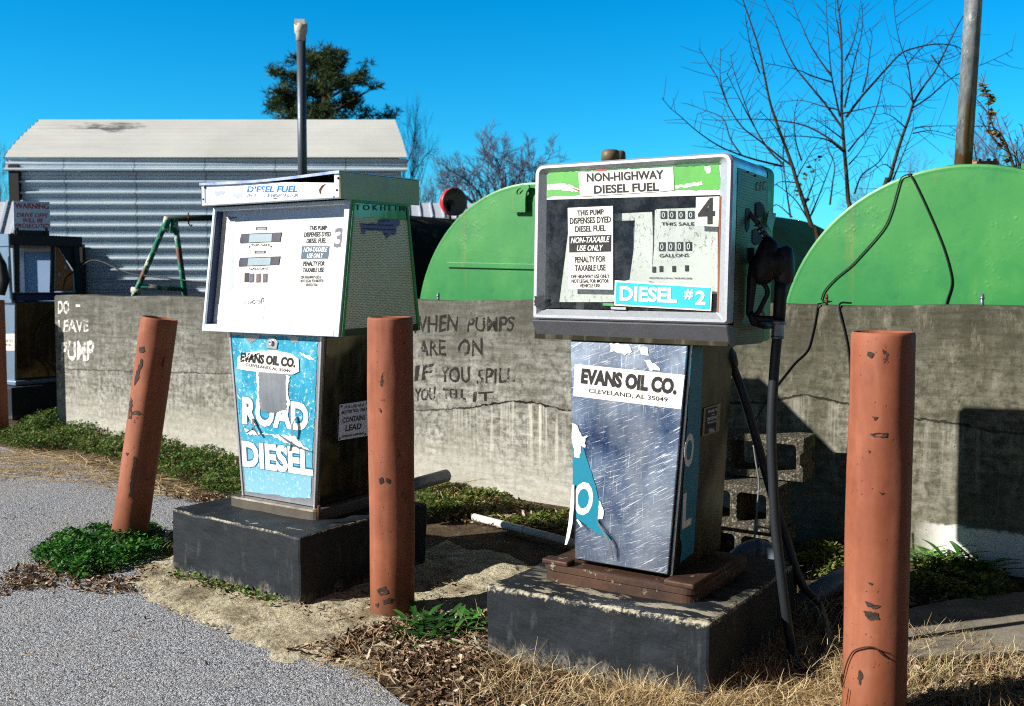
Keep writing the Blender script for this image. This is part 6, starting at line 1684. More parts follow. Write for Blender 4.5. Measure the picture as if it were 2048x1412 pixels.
# ================================================================ TREES
def mat_bark(name, a, b):
    g = G(name)
    n = g.noise(g.co(), 7, 5, 0.7)
    return g.out(g.ramp(n, [(0.3, a), (0.7, b)]), 0.85, 0, None, 0.2)
M_BARK = mat_bark('grey_brown_bark', S(44, 34, 30), S(80, 64, 54))
M_TWIG = mat_bark('purple_brown_twig', S(40, 28, 28), S(70, 52, 48))
M_FARTWIG = mat_bark('hazy_grey_twig', S(76, 92, 116), S(112, 126, 150))  # blue haze of distance put into the bark colour
def bare_tree(px, Y, top, width, label, seed, stems=5, r0=0.12, levels=5, fan=0.6, fork=0.45, m=None, dens=1.0):
    """vase shaped winter tree: forks at about mid height, limbs spread, ever finer twigs"""
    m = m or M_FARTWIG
    rnd = random.Random(seed)
    p = at(px, 567, Y); h = at(px, top, Y).z; w = width / F_PX * Y
    root = empty('bare_tree', Matrix.Translation((p.x, p.y, 0)), label, 'tree', 'bare winter trees in the background')
    tr, cr = MB(), MB()
    hz = h * fork
    R = (h - hz)
    def grow(pos, d, L, r, lev):
        n = 4 if lev < 3 else 2
        pts = [pos]; q = pos.copy(); dd = d.copy()
        for i in range(n):
            dd = (dd + Vector((rnd.gauss(0, .14), rnd.gauss(0, .14), rnd.gauss(0.03, .10)))).normalized()
            q = q + dd * (L / n); pts.append(q.copy())
        rs = [r * (1 - 0.5 * i / n) for i in range(n + 1)]
        (tr if lev < 2 else cr).tube(pts, rs, 6 if lev < 2 else 3, cap=False)
        if lev >= levels: return
        k = max(2, int((2 + lev * 0.8) * dens + rnd.random()))
        for j in range(k):
            t = 0.3 + 0.7 * (j + rnd.random()) / k
            i = min(n - 1, int(t * n)); a = pts[i].lerp(pts[i + 1], min(1, t * n - i))
            ax = dd.orthogonal().normalized(); ax = Matrix.Rotation(rnd.random() * 6.283, 3, dd) @ ax
            nd = (Matrix.Rotation(rnd.uniform(0.35, 0.85), 3, ax) @ dd); nd.z += 0.10; nd.normalize()
            grow(a, nd, L * rnd.uniform(0.5, 0.72), max(0.0055, r * 0.5), lev + 1)
    tr.tube([Vector((0, 0, -0.2)), Vector((0.05, 0, hz * .5)), Vector((0, 0, hz))], [r0 * 1.4, r0 * 1.1, r0], 8)
    for s_ in range(stems):
        t = ((s_ + 0.5) / stems * 2 - 1) if stems > 1 else 0
        d = Vector((math.sin(t * fan + rnd.gauss(0, .06)), rnd.uniform(-0.45, 0.45), math.cos(t * fan))).normalized()
        grow(Vector((0, 0, hz * rnd.uniform(.78, 1))), d, R * 0.52 * rnd.uniform(0.85, 1.1), r0 * 0.55, 1)
    V = np.array(tr.V + cr.V)
    sp = np.percentile(np.abs(V[:, 0]), 99.5); zz = V[:, 2].max()
    fx = (w / 2) / sp; fz = R / max(0.1, zz - hz)
    for mb in (tr, cr): mb.V = [(x * (fx if z > hz else 1), y * (fx if z > hz else 1), z if z < hz else hz + (z - hz) * fz) for x, y, z in mb.V]
    tr.build('trunk', m, root)
    cr.build('crown', m, root)
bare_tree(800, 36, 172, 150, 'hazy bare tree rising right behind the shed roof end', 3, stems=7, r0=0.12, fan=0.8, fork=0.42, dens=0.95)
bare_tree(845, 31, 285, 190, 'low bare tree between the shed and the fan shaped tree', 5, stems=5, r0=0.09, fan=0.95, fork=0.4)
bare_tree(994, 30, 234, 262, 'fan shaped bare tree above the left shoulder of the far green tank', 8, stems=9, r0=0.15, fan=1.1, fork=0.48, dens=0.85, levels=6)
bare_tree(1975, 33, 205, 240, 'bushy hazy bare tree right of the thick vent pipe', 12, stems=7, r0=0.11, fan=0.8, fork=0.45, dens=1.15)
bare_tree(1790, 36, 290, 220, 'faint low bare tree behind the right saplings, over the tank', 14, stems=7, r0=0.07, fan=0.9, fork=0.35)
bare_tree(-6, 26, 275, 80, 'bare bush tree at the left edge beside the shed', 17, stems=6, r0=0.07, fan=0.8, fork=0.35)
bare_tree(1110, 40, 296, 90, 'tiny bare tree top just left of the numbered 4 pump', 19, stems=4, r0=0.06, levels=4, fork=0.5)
# pine behind the shed
z7 = zoomer(500, 20, 0.31156)
PY_ = 35.0
pr = at(652, 567, PY_)
PINE = empty('pine_tree', Matrix.Translation((pr.x, pr.y, 0)), 'dark green pine tree standing behind the shed and the slim vent pipe', 'tree')
rnd = random.Random(5)
trunk = [at(x, y, PY_) - Vector((pr.x, pr.y, 0)) for x, y in ((656, 420), (654, 330), (652, 250), (650, 200), (648, 150), (650, 105))]
tr = MB().tube([Vector((0.05, 0, -0.2))] + trunk, [0.26, 0.2, 0.18, 0.15, 0.12, 0.08, 0.03], 8)
clumps = [(450, 258, 66, 34), (560, 285, 58, 40), (400, 300, 55, 50), (278, 300, 36, 40), (200, 398, 46, 36), (255, 380, 40, 40), (420, 380, 100, 56), (560, 375, 66, 56), (722, 392, 42, 36), (650, 440, 72, 36), (745, 450, 46, 26), (150, 575, 50, 30), (225, 540, 66, 32), (265, 600, 84, 44), (170, 640, 62, 36), (430, 490, 115, 56), (600, 500, 86, 46), (800, 520, 46, 26), (450, 600, 140, 54), (620, 600, 95, 46), (290, 680, 110, 44), (480, 690, 160, 36), (760, 672, 80, 22), (885, 670, 26, 16), (330, 460, 60, 40), (520, 440, 90, 50), (700, 560, 80, 28), (430, 800, 200, 60), (300, 820, 160, 60)]
P_, W_ = [], []
k_ = 0.31156 / F_PX * PY_
for cx_, cy_, rx, ry in clumps:
    c0_ = at(*z7((cx_, cy_))[0], PY_) - Vector((pr.x, pr.y, 0))
    c0_.y = rnd.uniform(-1.1, 1.1) * min(1.0, 0.3 + rx / 100)
    tz = max(2.0, min(c0_.z - 0.35 * abs(c0_.x) - 0.2, 9.0))
    tp_ = Vector((0, 0, tz))
    mid_ = tp_.lerp(c0_, 0.55) + Vector((0, 0, rnd.uniform(-.1, .15)))
    tr.tube([tp_, mid_, c0_], [0.055, 0.04, 0.018], 5)
    ns_ = max(2, int(rx * ry / 520))
    for k in range(ns_):
        c = c0_ + Vector((rnd.gauss(0, .55) * rx * k_, rnd.gauss(0, .5) * rx * .6 * k_, rnd.gauss(0.1, .62) * ry * k_))
        tr.tube([mid_.lerp(c0_, rnd.random()), c], [0.02, 0.008], 4)
        rr_ = rnd.uniform(0.16, 0.36)
        for i in range(int(19 * (rr_ / 0.26) ** 2)):
            while True:
                v = Vector((rnd.uniform(-1, 1), rnd.uniform(-1, 1), rnd.uniform(-1, 1)))
                if v.length < 1: break
            P_.append(c + Vector((v.x * rr_ * 1.15, v.y * rr_, v.z * rr_ * 0.75)))
tr.build('trunk', M_BARK, PINE)
P_ = np.array([p[:] for p in P_]); N = len(P_)
nb = 9
az = RNG.random((N, nb)) * 6.283; el = RNG.uniform(-0.5, 1.3, (N, nb))
Ln = RNG.uniform(0.13, 0.26, (N, nb, 1))
D = np.stack([np.cos(az) * np.cos(el), np.sin(az) * np.cos(el), np.sin(el)], -1)
side = np.cross(D, RNG.normal(size=(N, nb, 3))); side /= np.linalg.norm(side, axis=-1, keepdims=True)
b0 = P_[:, None, :] - D * 0.02
wd = 0.011
V = np.stack([b0 - side * wd, b0 + side * wd, b0 + D * Ln + side * wd * 0.5, b0 + D * Ln - side * wd * 0.5], 2).reshape(-1, 3)
Fq = np.arange(len(V)).reshape(-1, 4)
def mat_leaf(name, cols, rough=0.55, trans=0.25, spec=0.35):
    g = G(name)
    r = g.N('NewGeometry', out='Random Per Island')
    st = [(i / max(1, len(cols) - 1), c) for i, c in enumerate(cols)]
    c = g.ramp(r, st)
    n = g.noise(g.co(), 30, 3, 0.6)
    c = g.mix(g.ramp(n, [(0.4, 0), (0.8, 0.35)]), c, cols[0])
    b = g.N('BsdfPrincipled', {'Base Color': c, 'Roughness': rough, 'Specular IOR Level': spec})
    t = g.N('BsdfTranslucent', {'Color': c})
    m = g.N('MixShader', {0: trans, 1: b, 2: t})
    o = g.nt.nodes.new('ShaderNodeOutputMaterial'); g.nt.links.new(m, o.inputs['Surface'])
    return g.m
M_NEEDLE = mat_leaf('pine_needles', [S(30, 50, 32), S(56, 80, 40), S(90, 106, 52)], 0.6, 0.2)
np_mesh('crown', V, Fq, M_NEEDLE, PINE)

# near saplings behind the tanks: traced stems, random side twigs
def sapling(name, stems, Y, label, seed, r0, m=M_TWIG, zz=z6, twig=1.0, group='leafless saplings behind the tanks', leaves=None, mt=None):
    rnd = random.Random(seed)
    p0 = at(*zz(stems[0][0])[0], Y)
    root = empty('sapling', Matrix.Translation((p0.x, p0.y, 0)), label, 'tree', group)
    off = Vector((p0.x, p0.y, 0))
    trk, crn = MB(), MB()
    for si, st in enumerate(stems):
        dy = 0 if si == 0 else rnd.uniform(-0.5, 0.5)
        pts2 = zz(*st)
        k = len(pts2)
        pts = [at(x, y, Y + dy * (i / max(1, k - 1))) - off for i, (x, y) in enumerate(pts2)]
        if si == 0:
            ext_ = pts[0] + (pts[0] - pts[1]) * 1.1
            pts = [Vector((ext_.x + (ext_.x - pts[0].x) * 0.5, ext_.y, 0)), ext_] + pts
        sp = cat_spline(pts, 5)
        length = sum((sp[i + 1] - sp[i]).length for i in range(len(sp) - 1))
        rb = r0 if si == 0 else r0 * min(0.62, 0.22 + 0.13 * length)
        rs = [max(0.0035, rb * (1 - 0.85 * (i / len(sp)) ** 0.8)) for i in range(len(sp))]
        if si == 0: sp_t = sp
        (trk if si == 0 else crn).tube(sp, rs, 7 if si == 0 else 5, cap=False)
        acc = rnd.random() * 0.1
        for i in range(1 if si else 8, len(sp) - 1):
            seg = (sp[i + 1] - sp[i]); acc += seg.length
            while acc > 0.085:
                acc -= 0.085 * rnd.uniform(0.7, 1.4)
                t = seg.normalized()
                s_ = rnd.choice((-1, 1))
                nrm = Vector((-t.z, 0, t.x)) * s_
                d = (nrm * rnd.uniform(0.6, 1.0) + t * rnd.uniform(0.2, 0.9) + Vector((0, rnd.uniform(-0.6, 0.6), 0.1))).normalized()
                L = rnd.uniform(0.06, 0.24) * twig * (2.4 if rnd.random() < 0.16 else 1)
                a = sp[i] + seg * rnd.random()
                q1_ = a + d * L * 0.5 + Vector((0, 0, rnd.uniform(-0.01, 0.02))); q2_ = a + d * L + Vector((0, 0, rnd.uniform(0, 0.04)))
                crn.tube([a, q1_, q2_], [0.0036, 0.003, 0.0022], 3, cap=False)
    trk.build('trunk', mt or M_BARK, root)
    crn.build('crown', m, root)
    if leaves:
        lb_ = MB()
        for x, y in zz(*leaves):
            for q in range(5):
                c = at(x + rnd.uniform(-7, 7), y + rnd.uniform(-7, 7), Y) - off
                R = Matrix.Rotation(rnd.random() * 6.28, 3, 'Z') @ Matrix.Rotation(rnd.uniform(0, 3), 3, 'X')
                s_ = rnd.uniform(0.025, 0.05)
                lb_.add([c + R @ Vector(v) * s_ for v in ((-1, 0, 0), (0, -.45, .1), (1, 0, 0), (0, .45, .1))], [(0, 1, 2), (0, 2, 3)])
        lb_.build('leaves', mat_leaf('hanging_leaves', [S(70, 60, 30), S(96, 104, 44), S(150, 120, 70)]), root)
sapling('sapling', [
    [(1085, 1090), (1075, 950), (1065, 830), (1055, 700), (1050, 600), (1050, 450), (1050, 300), (1045, 150), (1030, 40), (1012, -80)],
    [(1060, 820), (960, 745), (840, 685), (700, 660), (560, 652), (400, 658), (290, 655)],
    [(1052, 700), (960, 570), (860, 450), (790, 360), (730, 240), (690, 130), (640, 30), (610, -40)],
    [(1040, 640), (1010, 500), (995, 420), (985, 330), (975, 200), (968, 100), (962, -40)],
    [(992, 415), (930, 330), (880, 250), (840, 160), (800, 70), (770, -40)],
    [(1048, 280), (1030, 150), (1014, 60), (1020, -40)], [(1036, 60), (1050, 10), (1070, -40)],
    [(1065, 590), (1100, 430), (1120, 330), (1150, 220), (1165, 110), (1148, -40)], [(1070, 330), (1110, 240), (1140, 120), (1150, 30)],
    [(1075, 640), (1150, 540), (1220, 460), (1300, 370), (1380, 290), (1470, 258), (1560, 242), (1640, 245), (1695, 262), (1705, 285), (1640, 320), (1540, 340)],
    [(1165, 505), (1190, 400), (1205, 280), (1216, 200), (1200, 150)],
    [(1085, 830), (1140, 760), (1200, 690), (1250, 560), (1275, 440), (1300, 340), (1322, 285)],
    [(1060, 620), (1150, 600), (1260, 580), (1400, 585)], [(1000, 450), (900, 420), (800, 380), (630, 345)],
    [(1030, 600), (940, 580), (830, 550), (700, 560)], [(1060, 830), (980, 770), (880, 750), (740, 745), (600, 760)],
    [(1120, 1060), (1160, 960), (1250, 890), (1310, 800), (1340, 700)], [(1090, 900), (1150, 830), (1230, 700)],
    [(985, 1120), (1000, 1000), (1010, 900), (970, 800), (960, 640)], [(1055, 760), (960, 690), (880, 640)], [(1050, 480), (1110, 400), (1170, 350)],
], 11.5, 'tall leafless sapling with a straight stem behind the tanks, left of the thick pipe', 21, 0.032)
sapling('sapling', [
    [(880, 1225), (840, 1100), (800, 980), (780, 910), (740, 800), (700, 690), (660, 570), (630, 430), (600, 280), (560, 150), (508, 0), (490, -40)],
    [(780, 910), (700, 850), (600, 770), (500, 690), (420, 560), (370, 430), (310, 330), (268, 265)],
    [(730, 900), (650, 820), (570, 690), (510, 540), (460, 390), (440, 300)],
    [(725, 910), (600, 880), (500, 850), (380, 800), (260, 720), (170, 640), (110, 590), (65, 535)],
    [(500, 850), (440, 760), (400, 650), (290, 600), (195, 565)], [(420, 560), (385, 430), (388, 265)],
    [(830, 880), (800, 780), (790, 640), (810, 540)], [(600, 400), (550, 250), (520, 80)],
    [(770, 1190), (750, 1060), (735, 930), (730, 800), (740, 700)], [(870, 1210), (800, 1100), (720, 1030), (690, 1010)],
    [(800, 980), (860, 870), (920, 780)], [(850, 1120), (900, 980), (905, 900)], [(810, 1000), (700, 1000), (640, 1080)], [(570, 690), (500, 560), (420, 400)], [(880, 1180), (930, 1060), (990, 900), (1010, 830)],
    [(740, 800), (690, 700), (600, 605)], [(780, 1190), (690, 1120), (640, 1180)],
], 10.6, 'wide leafless sapling clump just right of the numbered 4 pump', 22, 0.030, leaves=[(845, 960), (815, 1050), (920, 860), (880, 930), (830, 1020), (860, 1090)])
sapling('sapling', [
    [(1312, 985), (1340, 880), (1380, 750), (1420, 640), (1440, 570), (1500, 470), (1560, 390), (1620, 270), (1680, 150), (1730, 60)],
    [(1440, 570), (1425, 450), (1410, 350), (1370, 240), (1345, 120), (1330, -40)], [(1440, 590), (1530, 530), (1620, 450), (1700, 400), (1850, 340), (1985, 275)],
    [(1330, 985), (1380, 860), (1440, 700), (1437, 590)], [(1440, 730), (1540, 715), (1670, 745)], [(1440, 560), (1390, 490), (1290, 440)],
    [(1410, 350), (1480, 270), (1560, 210), (1610, 160)], [(1450, 700), (1560, 690), (1700, 690)], [(1400, 700), (1330, 640), (1280, 620)], [(1330, 930), (1280, 900), (1200, 950)], [(1540, 300), (1600, 380), (1700, 480), (1830, 600)],
], 11.0, 'leafless sapling forking before the thick galvanised pipe', 23, 0.028)
zr = zoomer(1850, 150, 0.17710)
sapling('sapling', [
    [(1050, 1190), (990, 1000), (900, 800), (780, 600), (700, 420), (560, 250)],
    [(1060, 1180), (1000, 850), (930, 620), (860, 465)], [(1100, 1180), (1040, 950), (840, 800), (700, 620), (605, 425)],
    [(910, 1110), (760, 880), (640, 730), (530, 600)], [(580, 950), (550, 780), (515, 680)], [(1060, 1150), (1100, 900), (1180, 700)],
    [(1000, 1000), (880, 700), (740, 585), (520, 580)], [(840, 800), (740, 640), (715, 400), (715, 300), (690, 200), (640, 90)], [(1080, 1180), (1040, 900), (1050, 700)],
    [(1030, 1150), (960, 900), (870, 700), (830, 560), (790, 420)], [(1100, 1100), (1130, 800), (1090, 560)], [(690, 200), (670, 90), (630, -20)],
], 8.6, 'brown stemmed sapling with a few curled leaves at the right edge', 24, 0.022, zz=zr, twig=0.5, leaves=[(640, 95), (665, 140), (680, 190), (720, 250), (720, 320), (735, 410), (720, 460), (730, 560), (745, 630), (830, 790), (820, 700), (760, 280), (760, 470), (900, 940)],
   m=mat_bark('reddish_twig', S(66, 46, 38), S(104, 80, 62)), mt=mat_bark('reddish_stem', S(62, 46, 36), S(104, 82, 62)))

# ================================================================ GROUND COVER
def sample(poly, n, rng):
    P = np.array([p[:2] for p in poly]); lo, hi = P.min(0), P.max(0)
    out = np.zeros((0, 2))
    while len(out) < n:
        q = lo + rng.random((n * 2, 2)) * (hi - lo)
        out = np.concatenate([out, q[inside(q, poly)]])
    return out[:n]
def euler_mats(yaw, pitch, roll):
    cz, sz, cx_, sx, cy_, sy = np.cos(yaw), np.sin(yaw), np.cos(pitch), np.sin(pitch), np.cos(roll), np.sin(roll)
    o, l = np.zeros_like(cz), np.ones_like(cz)
    Rz = np.stack([np.stack([cz, -sz, o], -1), np.stack([sz, cz, o], -1), np.stack([o, o, l], -1)], -2)
    Rx = np.stack([np.stack([l, o, o], -1), np.stack([o, cx_, -sx], -1), np.stack([o, sx, cx_], -1)], -2)
    Ry = np.stack([np.stack([cy_, o, sy], -1), np.stack([o, l, o], -1), np.stack([-sy, o, cy_], -1)], -2)
    return Rz @ Rx @ Ry
LEAF_V = np.array([(0, 0, 0), (-.42, .35, .10), (0, .42, -.02), (.42, .35, .10), (-.36, .75, .08), (0, .8, 0.0), (.36, .75, .08), (0, 1.08, -.05)], float)
LEAF_F = np.array([(0, 2, 1, 1), (0, 3, 2, 2), (1, 2, 5, 4), (2, 3, 6, 5), (4, 5, 7, 7), (5, 6, 7, 7)])
def tri4(Fq):
    T = []
    for f in Fq:
        f = list(dict.fromkeys(f))
        T += [(f[0], f[1], f[2])] + ([(f[0], f[2], f[3])] if len(f) == 4 else [])
    return np.array(T)
LEAF_T = tri4(LEAF_F)
CURL_V = np.array([(-.5, -1, .25), (0, -1.1, 0), (.5, -1, .22), (-.62, 0, .12), (0, 0, -.08), (.62, 0, .2), (-.4, .9, .35), (0, 1.15, .1), (.35, .95, .3)], float)
CURL_T = tri4(np.array([(0, 1, 4, 3), (1, 2, 5, 4), (3, 4, 7, 6), (4, 5, 8, 7)]))
def scatter(name, tv, tt_, pos, yaw, pitch, roll, scale, m, parent=None):
    N = len(pos)
    R = euler_mats(yaw, pitch, roll)
    V = np.einsum('nij,nkj->nki', R, tv[None] * scale[:, None, :]) + pos[:, None, :]
    Fq = (tt_[None] + (np.arange(N) * len(tv))[:, None, None]).reshape(-1, 3)
    return np_mesh(name, V.reshape(-1, 3), Fq, m, parent)
def weeds(name, poly, n, hmax, smin, smax, cols, seed, edge=0.06, parent=None, origin=(0, 0), m=None):
    rng = np.random.default_rng(seed)
    P = sample(poly, n, rng)
    e = np.clip(seg_dist(P, poly) / edge, 0, 1)
    dens = fbm(P[:, 0], P[:, 1], seed, 4, 7)
    keep = rng.random(n) < np.clip(0.15 + 0.75 * e + 1.8 * dens, 0.03, 1)
    P, e, dens = P[keep], e[keep], dens[keep]; n = len(P)
    hm = hmax * np.clip(0.25 + 0.5 * e + 1.5 * dens, 0.10, 1.6)
    z = hm * rng.random(n) ** 0.6
    pos = np.stack([P[:, 0] - origin[0], P[:, 1] - origin[1], z + 0.004], 1)
    s = rng.uniform(smin, smax, n)
    sc_ = np.stack([s * rng.uniform(0.6, 1.1, n), s, s], 1)
    return scatter(name, LEAF_V, LEAF_T, pos, rng.random(n) * 6.283, rng.uniform(-0.2, 0.95, n), rng.uniform(-0.4, 0.4, n), sc_, m or mat_leaf(name + '_leaf', cols), parent)
GREENS = [S(28, 54, 18), S(54, 92, 30), S(80, 122, 42), S(124, 146, 66), S(150, 140, 90)]
YGREENS = [S(70, 84, 30), S(104, 122, 44), S(140, 150, 66), S(120, 96, 60)]
def blades(name, poly, n, lmin, lmax, wmin, wmax, cols, seed, lean=(0.2, 1.0), curve=(0.2, 1.0), seg=4, parent=None, z0=0.0, dens_f=6, thin=0.3, m=None, kind='stuff', P=None):
    rng = np.random.default_rng(seed)
    if P is None:
        P = sample(poly, n, rng)
        k = rng.random(n) < np.clip(thin + 1.0 + 1.6 * fbm(P[:, 0], P[:, 1], seed, 4, dens_f), 0.04, 1)
        P = P[k]
    n = len(P)
    L = rng.uniform(lmin, lmax, n)[:, None]; az = rng.random(n) * 6.283
    dh = np.stack([np.cos(az), np.sin(az)], 1)
    ln = rng.uniform(*lean, n)[:, None]; cv = rng.uniform(*curve, n)[:, None]
    t = np.linspace(0, 1, seg + 1)[None]
    hor = L * (ln * t + cv * t ** 2) * 0.75
    ver = L * (t - 0.55 * cv * t ** 2.2) * np.clip(1.15 - 0.62 * ln, 0.08, 1)
    side_az = az + math.pi / 2 + rng.uniform(-.6, .6, n)
    wob = rng.normal(0, 0.03, (n, seg + 1)) * L
    sd = np.stack([np.cos(side_az), np.sin(side_az)], 1)
    C = np.zeros((n, seg + 1, 3))
    C[..., 0] = P[:, 0:1] + dh[:, 0:1] * hor + sd[:, 0:1] * wob; C[..., 1] = P[:, 1:2] + dh[:, 1:2] * hor + sd[:, 1:2] * wob; C[..., 2] = z0 + np.maximum(ver, 0.002)
    W = (rng.uniform(wmin, wmax, n)[:, None] * (1 - 0.8 * t ** 1.5))[..., None] * 0.5
    S3 = np.concatenate([sd, rng.uniform(-.5, .5, (n, 1))], 1)[:, None, :]
    V = np.stack([C - S3 * W, C + S3 * W], 2).reshape(-1, 3)
    base = (np.arange(n) * (seg + 1) * 2)[:, None]
    Fq = np.concatenate([np.stack([base + 2 * i, base + 2 * i + 1, base + 2 * i + 3, base + 2 * i + 2], 2) for i in range(seg)], 1).reshape(-1, 4)
    o = np_mesh(name, V, Fq, m or mat_leaf(name + '_blade', cols, 0.6, 0.2, 0.25), parent)
    if kind: o['kind'] = kind
    return o
# weeds along the foot of the wall
WA = gp((-30, 880), (20, 868), (60, 838), (125, 822), (130, 858), (300, 888), (478, 922), (492, 1000), (420, 990), (330, 955), (230, 920), (120, 900), (40, 902))
WB = gp((830, 990), (850, 975), (900, 970), (1145, 1030), (1145, 1072), (1050, 1058), (950, 1040), (850, 1046))
WC = gp((1590, 1150), (1600, 1100), (1640, 1085), (1705, 1092), (1705, 1150), (1650, 1165))
for i, (nm, poly, n, h, cols) in enumerate((('ground_cover', WA, 26000, 0.085, GREENS), ('ground_cover', WB, 9000, 0.045, YGREENS + GREENS[1:3]), ('ground_cover', WC, 2600, 0.07, YGREENS + GREENS[2:]))):
    o = weeds(nm, poly, n, h, 0.010, 0.027, cols, 31 + i)
    tag(o, ('green weeds growing along the foot of the wall at the left', 'sparse yellow green weeds along the wall between the pumps', 'small yellow green weeds at the wall foot behind the hoses')[i], 'weeds', kind='stuff')
o = blades('grass', WA, 2600, 0.05, 0.13, 0.003, 0.006, GREENS, 41); tag(o, 'short green grass among the weeds by the wall', 'grass')
dead_later = [(WA, 2600, 0.005, 0.014, 0.05, 'small dead leaves caught among the left weeds')]
o = blades('grass', WB, 900, 0.03, 0.10, 0.002, 0.005, [S(60, 84, 30), S(120, 116, 60), S(170, 150, 96)], 42); tag(o, 'thin mixed grass between the two pumps by the wall', 'grass')
# dense clump at the leaning bollard
WD = gp((60, 1112), (110, 1080), (190, 1062), (262, 1052), (318, 1060), (342, 1082), (338, 1110), (290, 1128), (230, 1150), (160, 1165), (100, 1150), (70, 1132))
c0 = gnd(200, 1110)
o = weeds('weed_clump', [p - Vector((c0.x, c0.y, 0)) for p in WD], 9000, 0.06, 0.009, 0.026, [S(20, 62, 18), S(38, 96, 28), S(66, 128, 40), S(92, 146, 52)], 51)
o.location = (c0.x, c0.y, 0)
tag(o, 'dense dark green weed clump round the foot of the leaning bollard', 'plant')
o = blades('grass', WD, 420, 0.04, 0.11, 0.003, 0.006, GREENS, 52, thin=0.4); tag(o, 'grass blades poking out of the clump at the leaning bollard', 'grass')
# broad leaved plants
def rosette(name, cx_, cy_, n, lmin, lmax, w, label, cols, seed, rad=0.1, up=(0.35, 1.2)):
    rng = random.Random(seed)
    root = empty(name, Matrix.Translation((cx_, cy_, 0)), label, 'plant')
    V, Fq = [], []
    for i in range(n):
        az = rng.random() * 6.283; r = rad * math.sqrt(rng.random()); a2 = rng.random() * 6.283
        b = Vector((r * math.cos(a2), r * math.sin(a2), 0.0)); L = rng.uniform(lmin, lmax); e = rng.uniform(*up)
        d = Vector((math.cos(az), math.sin(az), 0)); s_ = Vector((-math.sin(az), math.cos(az), 0))
        k0 = len(V); ns = 7
        for j in range(ns + 1):
            t = j / ns
            c = b + d * (L * t * math.cos(e) + L * 0.25 * t * t) + Vector((0, 0, L * (t * math.sin(e) - 0.45 * t * t * math.sin(e)) + 0.004))
            ww = w * L / lmax * (0.10 + 0.9 * math.sin(math.pi * min(1, 0.06 + t ** 1.25 * 0.94)) ** 0.9)
            for q in (-1, 0, 1): V.append(c + s_ * ww * q + Vector((0, 0, 0.25 * ww * abs(q))))
        for j in range(ns):
            for q in (0, 1):
                p = k0 + j * 3 + q; Fq.append((p, p + 1, p + 4, p + 3))
    np_mesh('leaves', np.array([v[:] for v in V]), np.array(Fq), mat_leaf(name + '_leaf', cols, 0.4, 0.2), root, smooth=True)
    return root
r_ = gnd(862, 1268)
rosette('leafy_weed', r_.x, r_.y, 110, 0.06, 0.14, 0.012, 'bright green long leaved weed at the foot of the upright bollard', [S(24, 60, 20), S(44, 92, 32), S(84, 130, 62)], 61, rad=0.13)
r_ = gnd(955, 1255)
rosette('leafy_weed', r_.x, r_.y, 26, 0.06, 0.13, 0.015, 'small leafy green weed tucked against the left edge of the near plinth', [S(40, 90, 30), S(70, 130, 46), S(104, 156, 70)], 62, rad=0.05)
r_ = gnd(1905, 1140)
rosette('leafy_weed', r_.x, r_.y, 130, 0.10, 0.26, 0.013, 'leafy green weed clump against the white painted wall foot', [S(44, 96, 34), S(78, 136, 50), S(130, 170, 76)], 63, rad=0.17)
WE = gp((1815, 1150), (1840, 1128), (1960, 1140), (2020, 1170), (2040, 1195), (1960, 1215), (1880, 1205), (1820, 1190))
o = weeds('ground_cover', WE, 2600, 0.06, 0.014, 0.03, YGREENS + GREENS[1:], 64)
tag(o, 'yellow green low weeds round the leafy clump at the right wall foot', 'weeds', kind='stuff')
# dead leaves
BROWNS = [S(54, 42, 34), S(104, 80, 60), S(140, 112, 86), S(176, 150, 124), S(212, 196, 174)]
M_DEAD = mat_leaf('dead_leaf', BROWNS, 0.7, 0.1, 0.2)
def dead(poly, n, smin, smax, seed, zmax, label, thin=0.35, z0=0.004):
    rng = np.random.default_rng(seed)
    P = sample(poly, n, rng)
    e = np.clip(seg_dist(P, poly) / 0.10, 0, 1)
    k = rng.random(n) < np.clip(thin * 0.4 + e + 1.2 * fbm(P[:, 0], P[:, 1], seed, 4, 6), 0.03, 1)
    P = P[k]; n = len(P); s = rng.uniform(smin, smax, n)
    pos = np.stack([P[:, 0], P[:, 1], z0 + 0.2 * s + zmax * rng.random(n) ** 1.5], 1)
    sc_ = np.stack([s * rng.uniform(0.35, 0.9, n), s * rng.uniform(0.7, 1.5, n), s], 1)
    o = scatter('dead_leaves', CURL_V, CURL_T, pos, rng.random(n) * 6.283, rng.normal(0, 0.45, n), rng.normal(0, 0.6, n), sc_, M_DEAD)
    return tag(o, label, 'leaves', kind='stuff')
DA = gp((570, 1310), (640, 1285), (730, 1262), (800, 1240), (985, 1230), (985, 1330), (1120, 1372), (1300, 1412), (1350, 1450), (840, 1450), (760, 1360), (660, 1325))
dead(DA, 7500, 0.006, 0.018, 71, 0.015, 'curled brown dead leaves heaped before the near plinth')
DB = gp((-20, 1150), (80, 1120), (260, 1150), (345, 1105), (360, 1140), (300, 1165), (280, 1195), (120, 1185), (-20, 1195))
dead(DB, 1600, 0.005, 0.015, 72, 0.008, 'brown leaf litter round the leaning bollard')
DC = gp((1815, 1190), (1860, 1195), (1960, 1205), (1930, 1225), (1815, 1235), (1700, 1260), (1620, 1230), (1640, 1170))
dead(DC, 900, 0.008, 0.02, 73, 0.01, 'brown dead leaves at the right beside the shaded slab')
DD = gp((1815, 1300), (2080, 1310), (2120, 1440), (1790, 1440))
dead(DD, 1500, 0.008, 0.02, 74, 0.012, 'brown dead leaves under the dry grass at the right corner')
DE = gp((400, 985), (470, 992), (500, 1005), (420, 1015), (300, 990))
dead(DE, 500, 0.006, 0.014, 75, 0.006, 'leaf litter between the left weeds and the asphalt')
DF = gp((840, 960), (1145, 1030), (1145, 1075), (850, 1050))
dead(DF, 900, 0.006, 0.018, 76, 0.03, 'dead leaves among the weeds between the pumps')
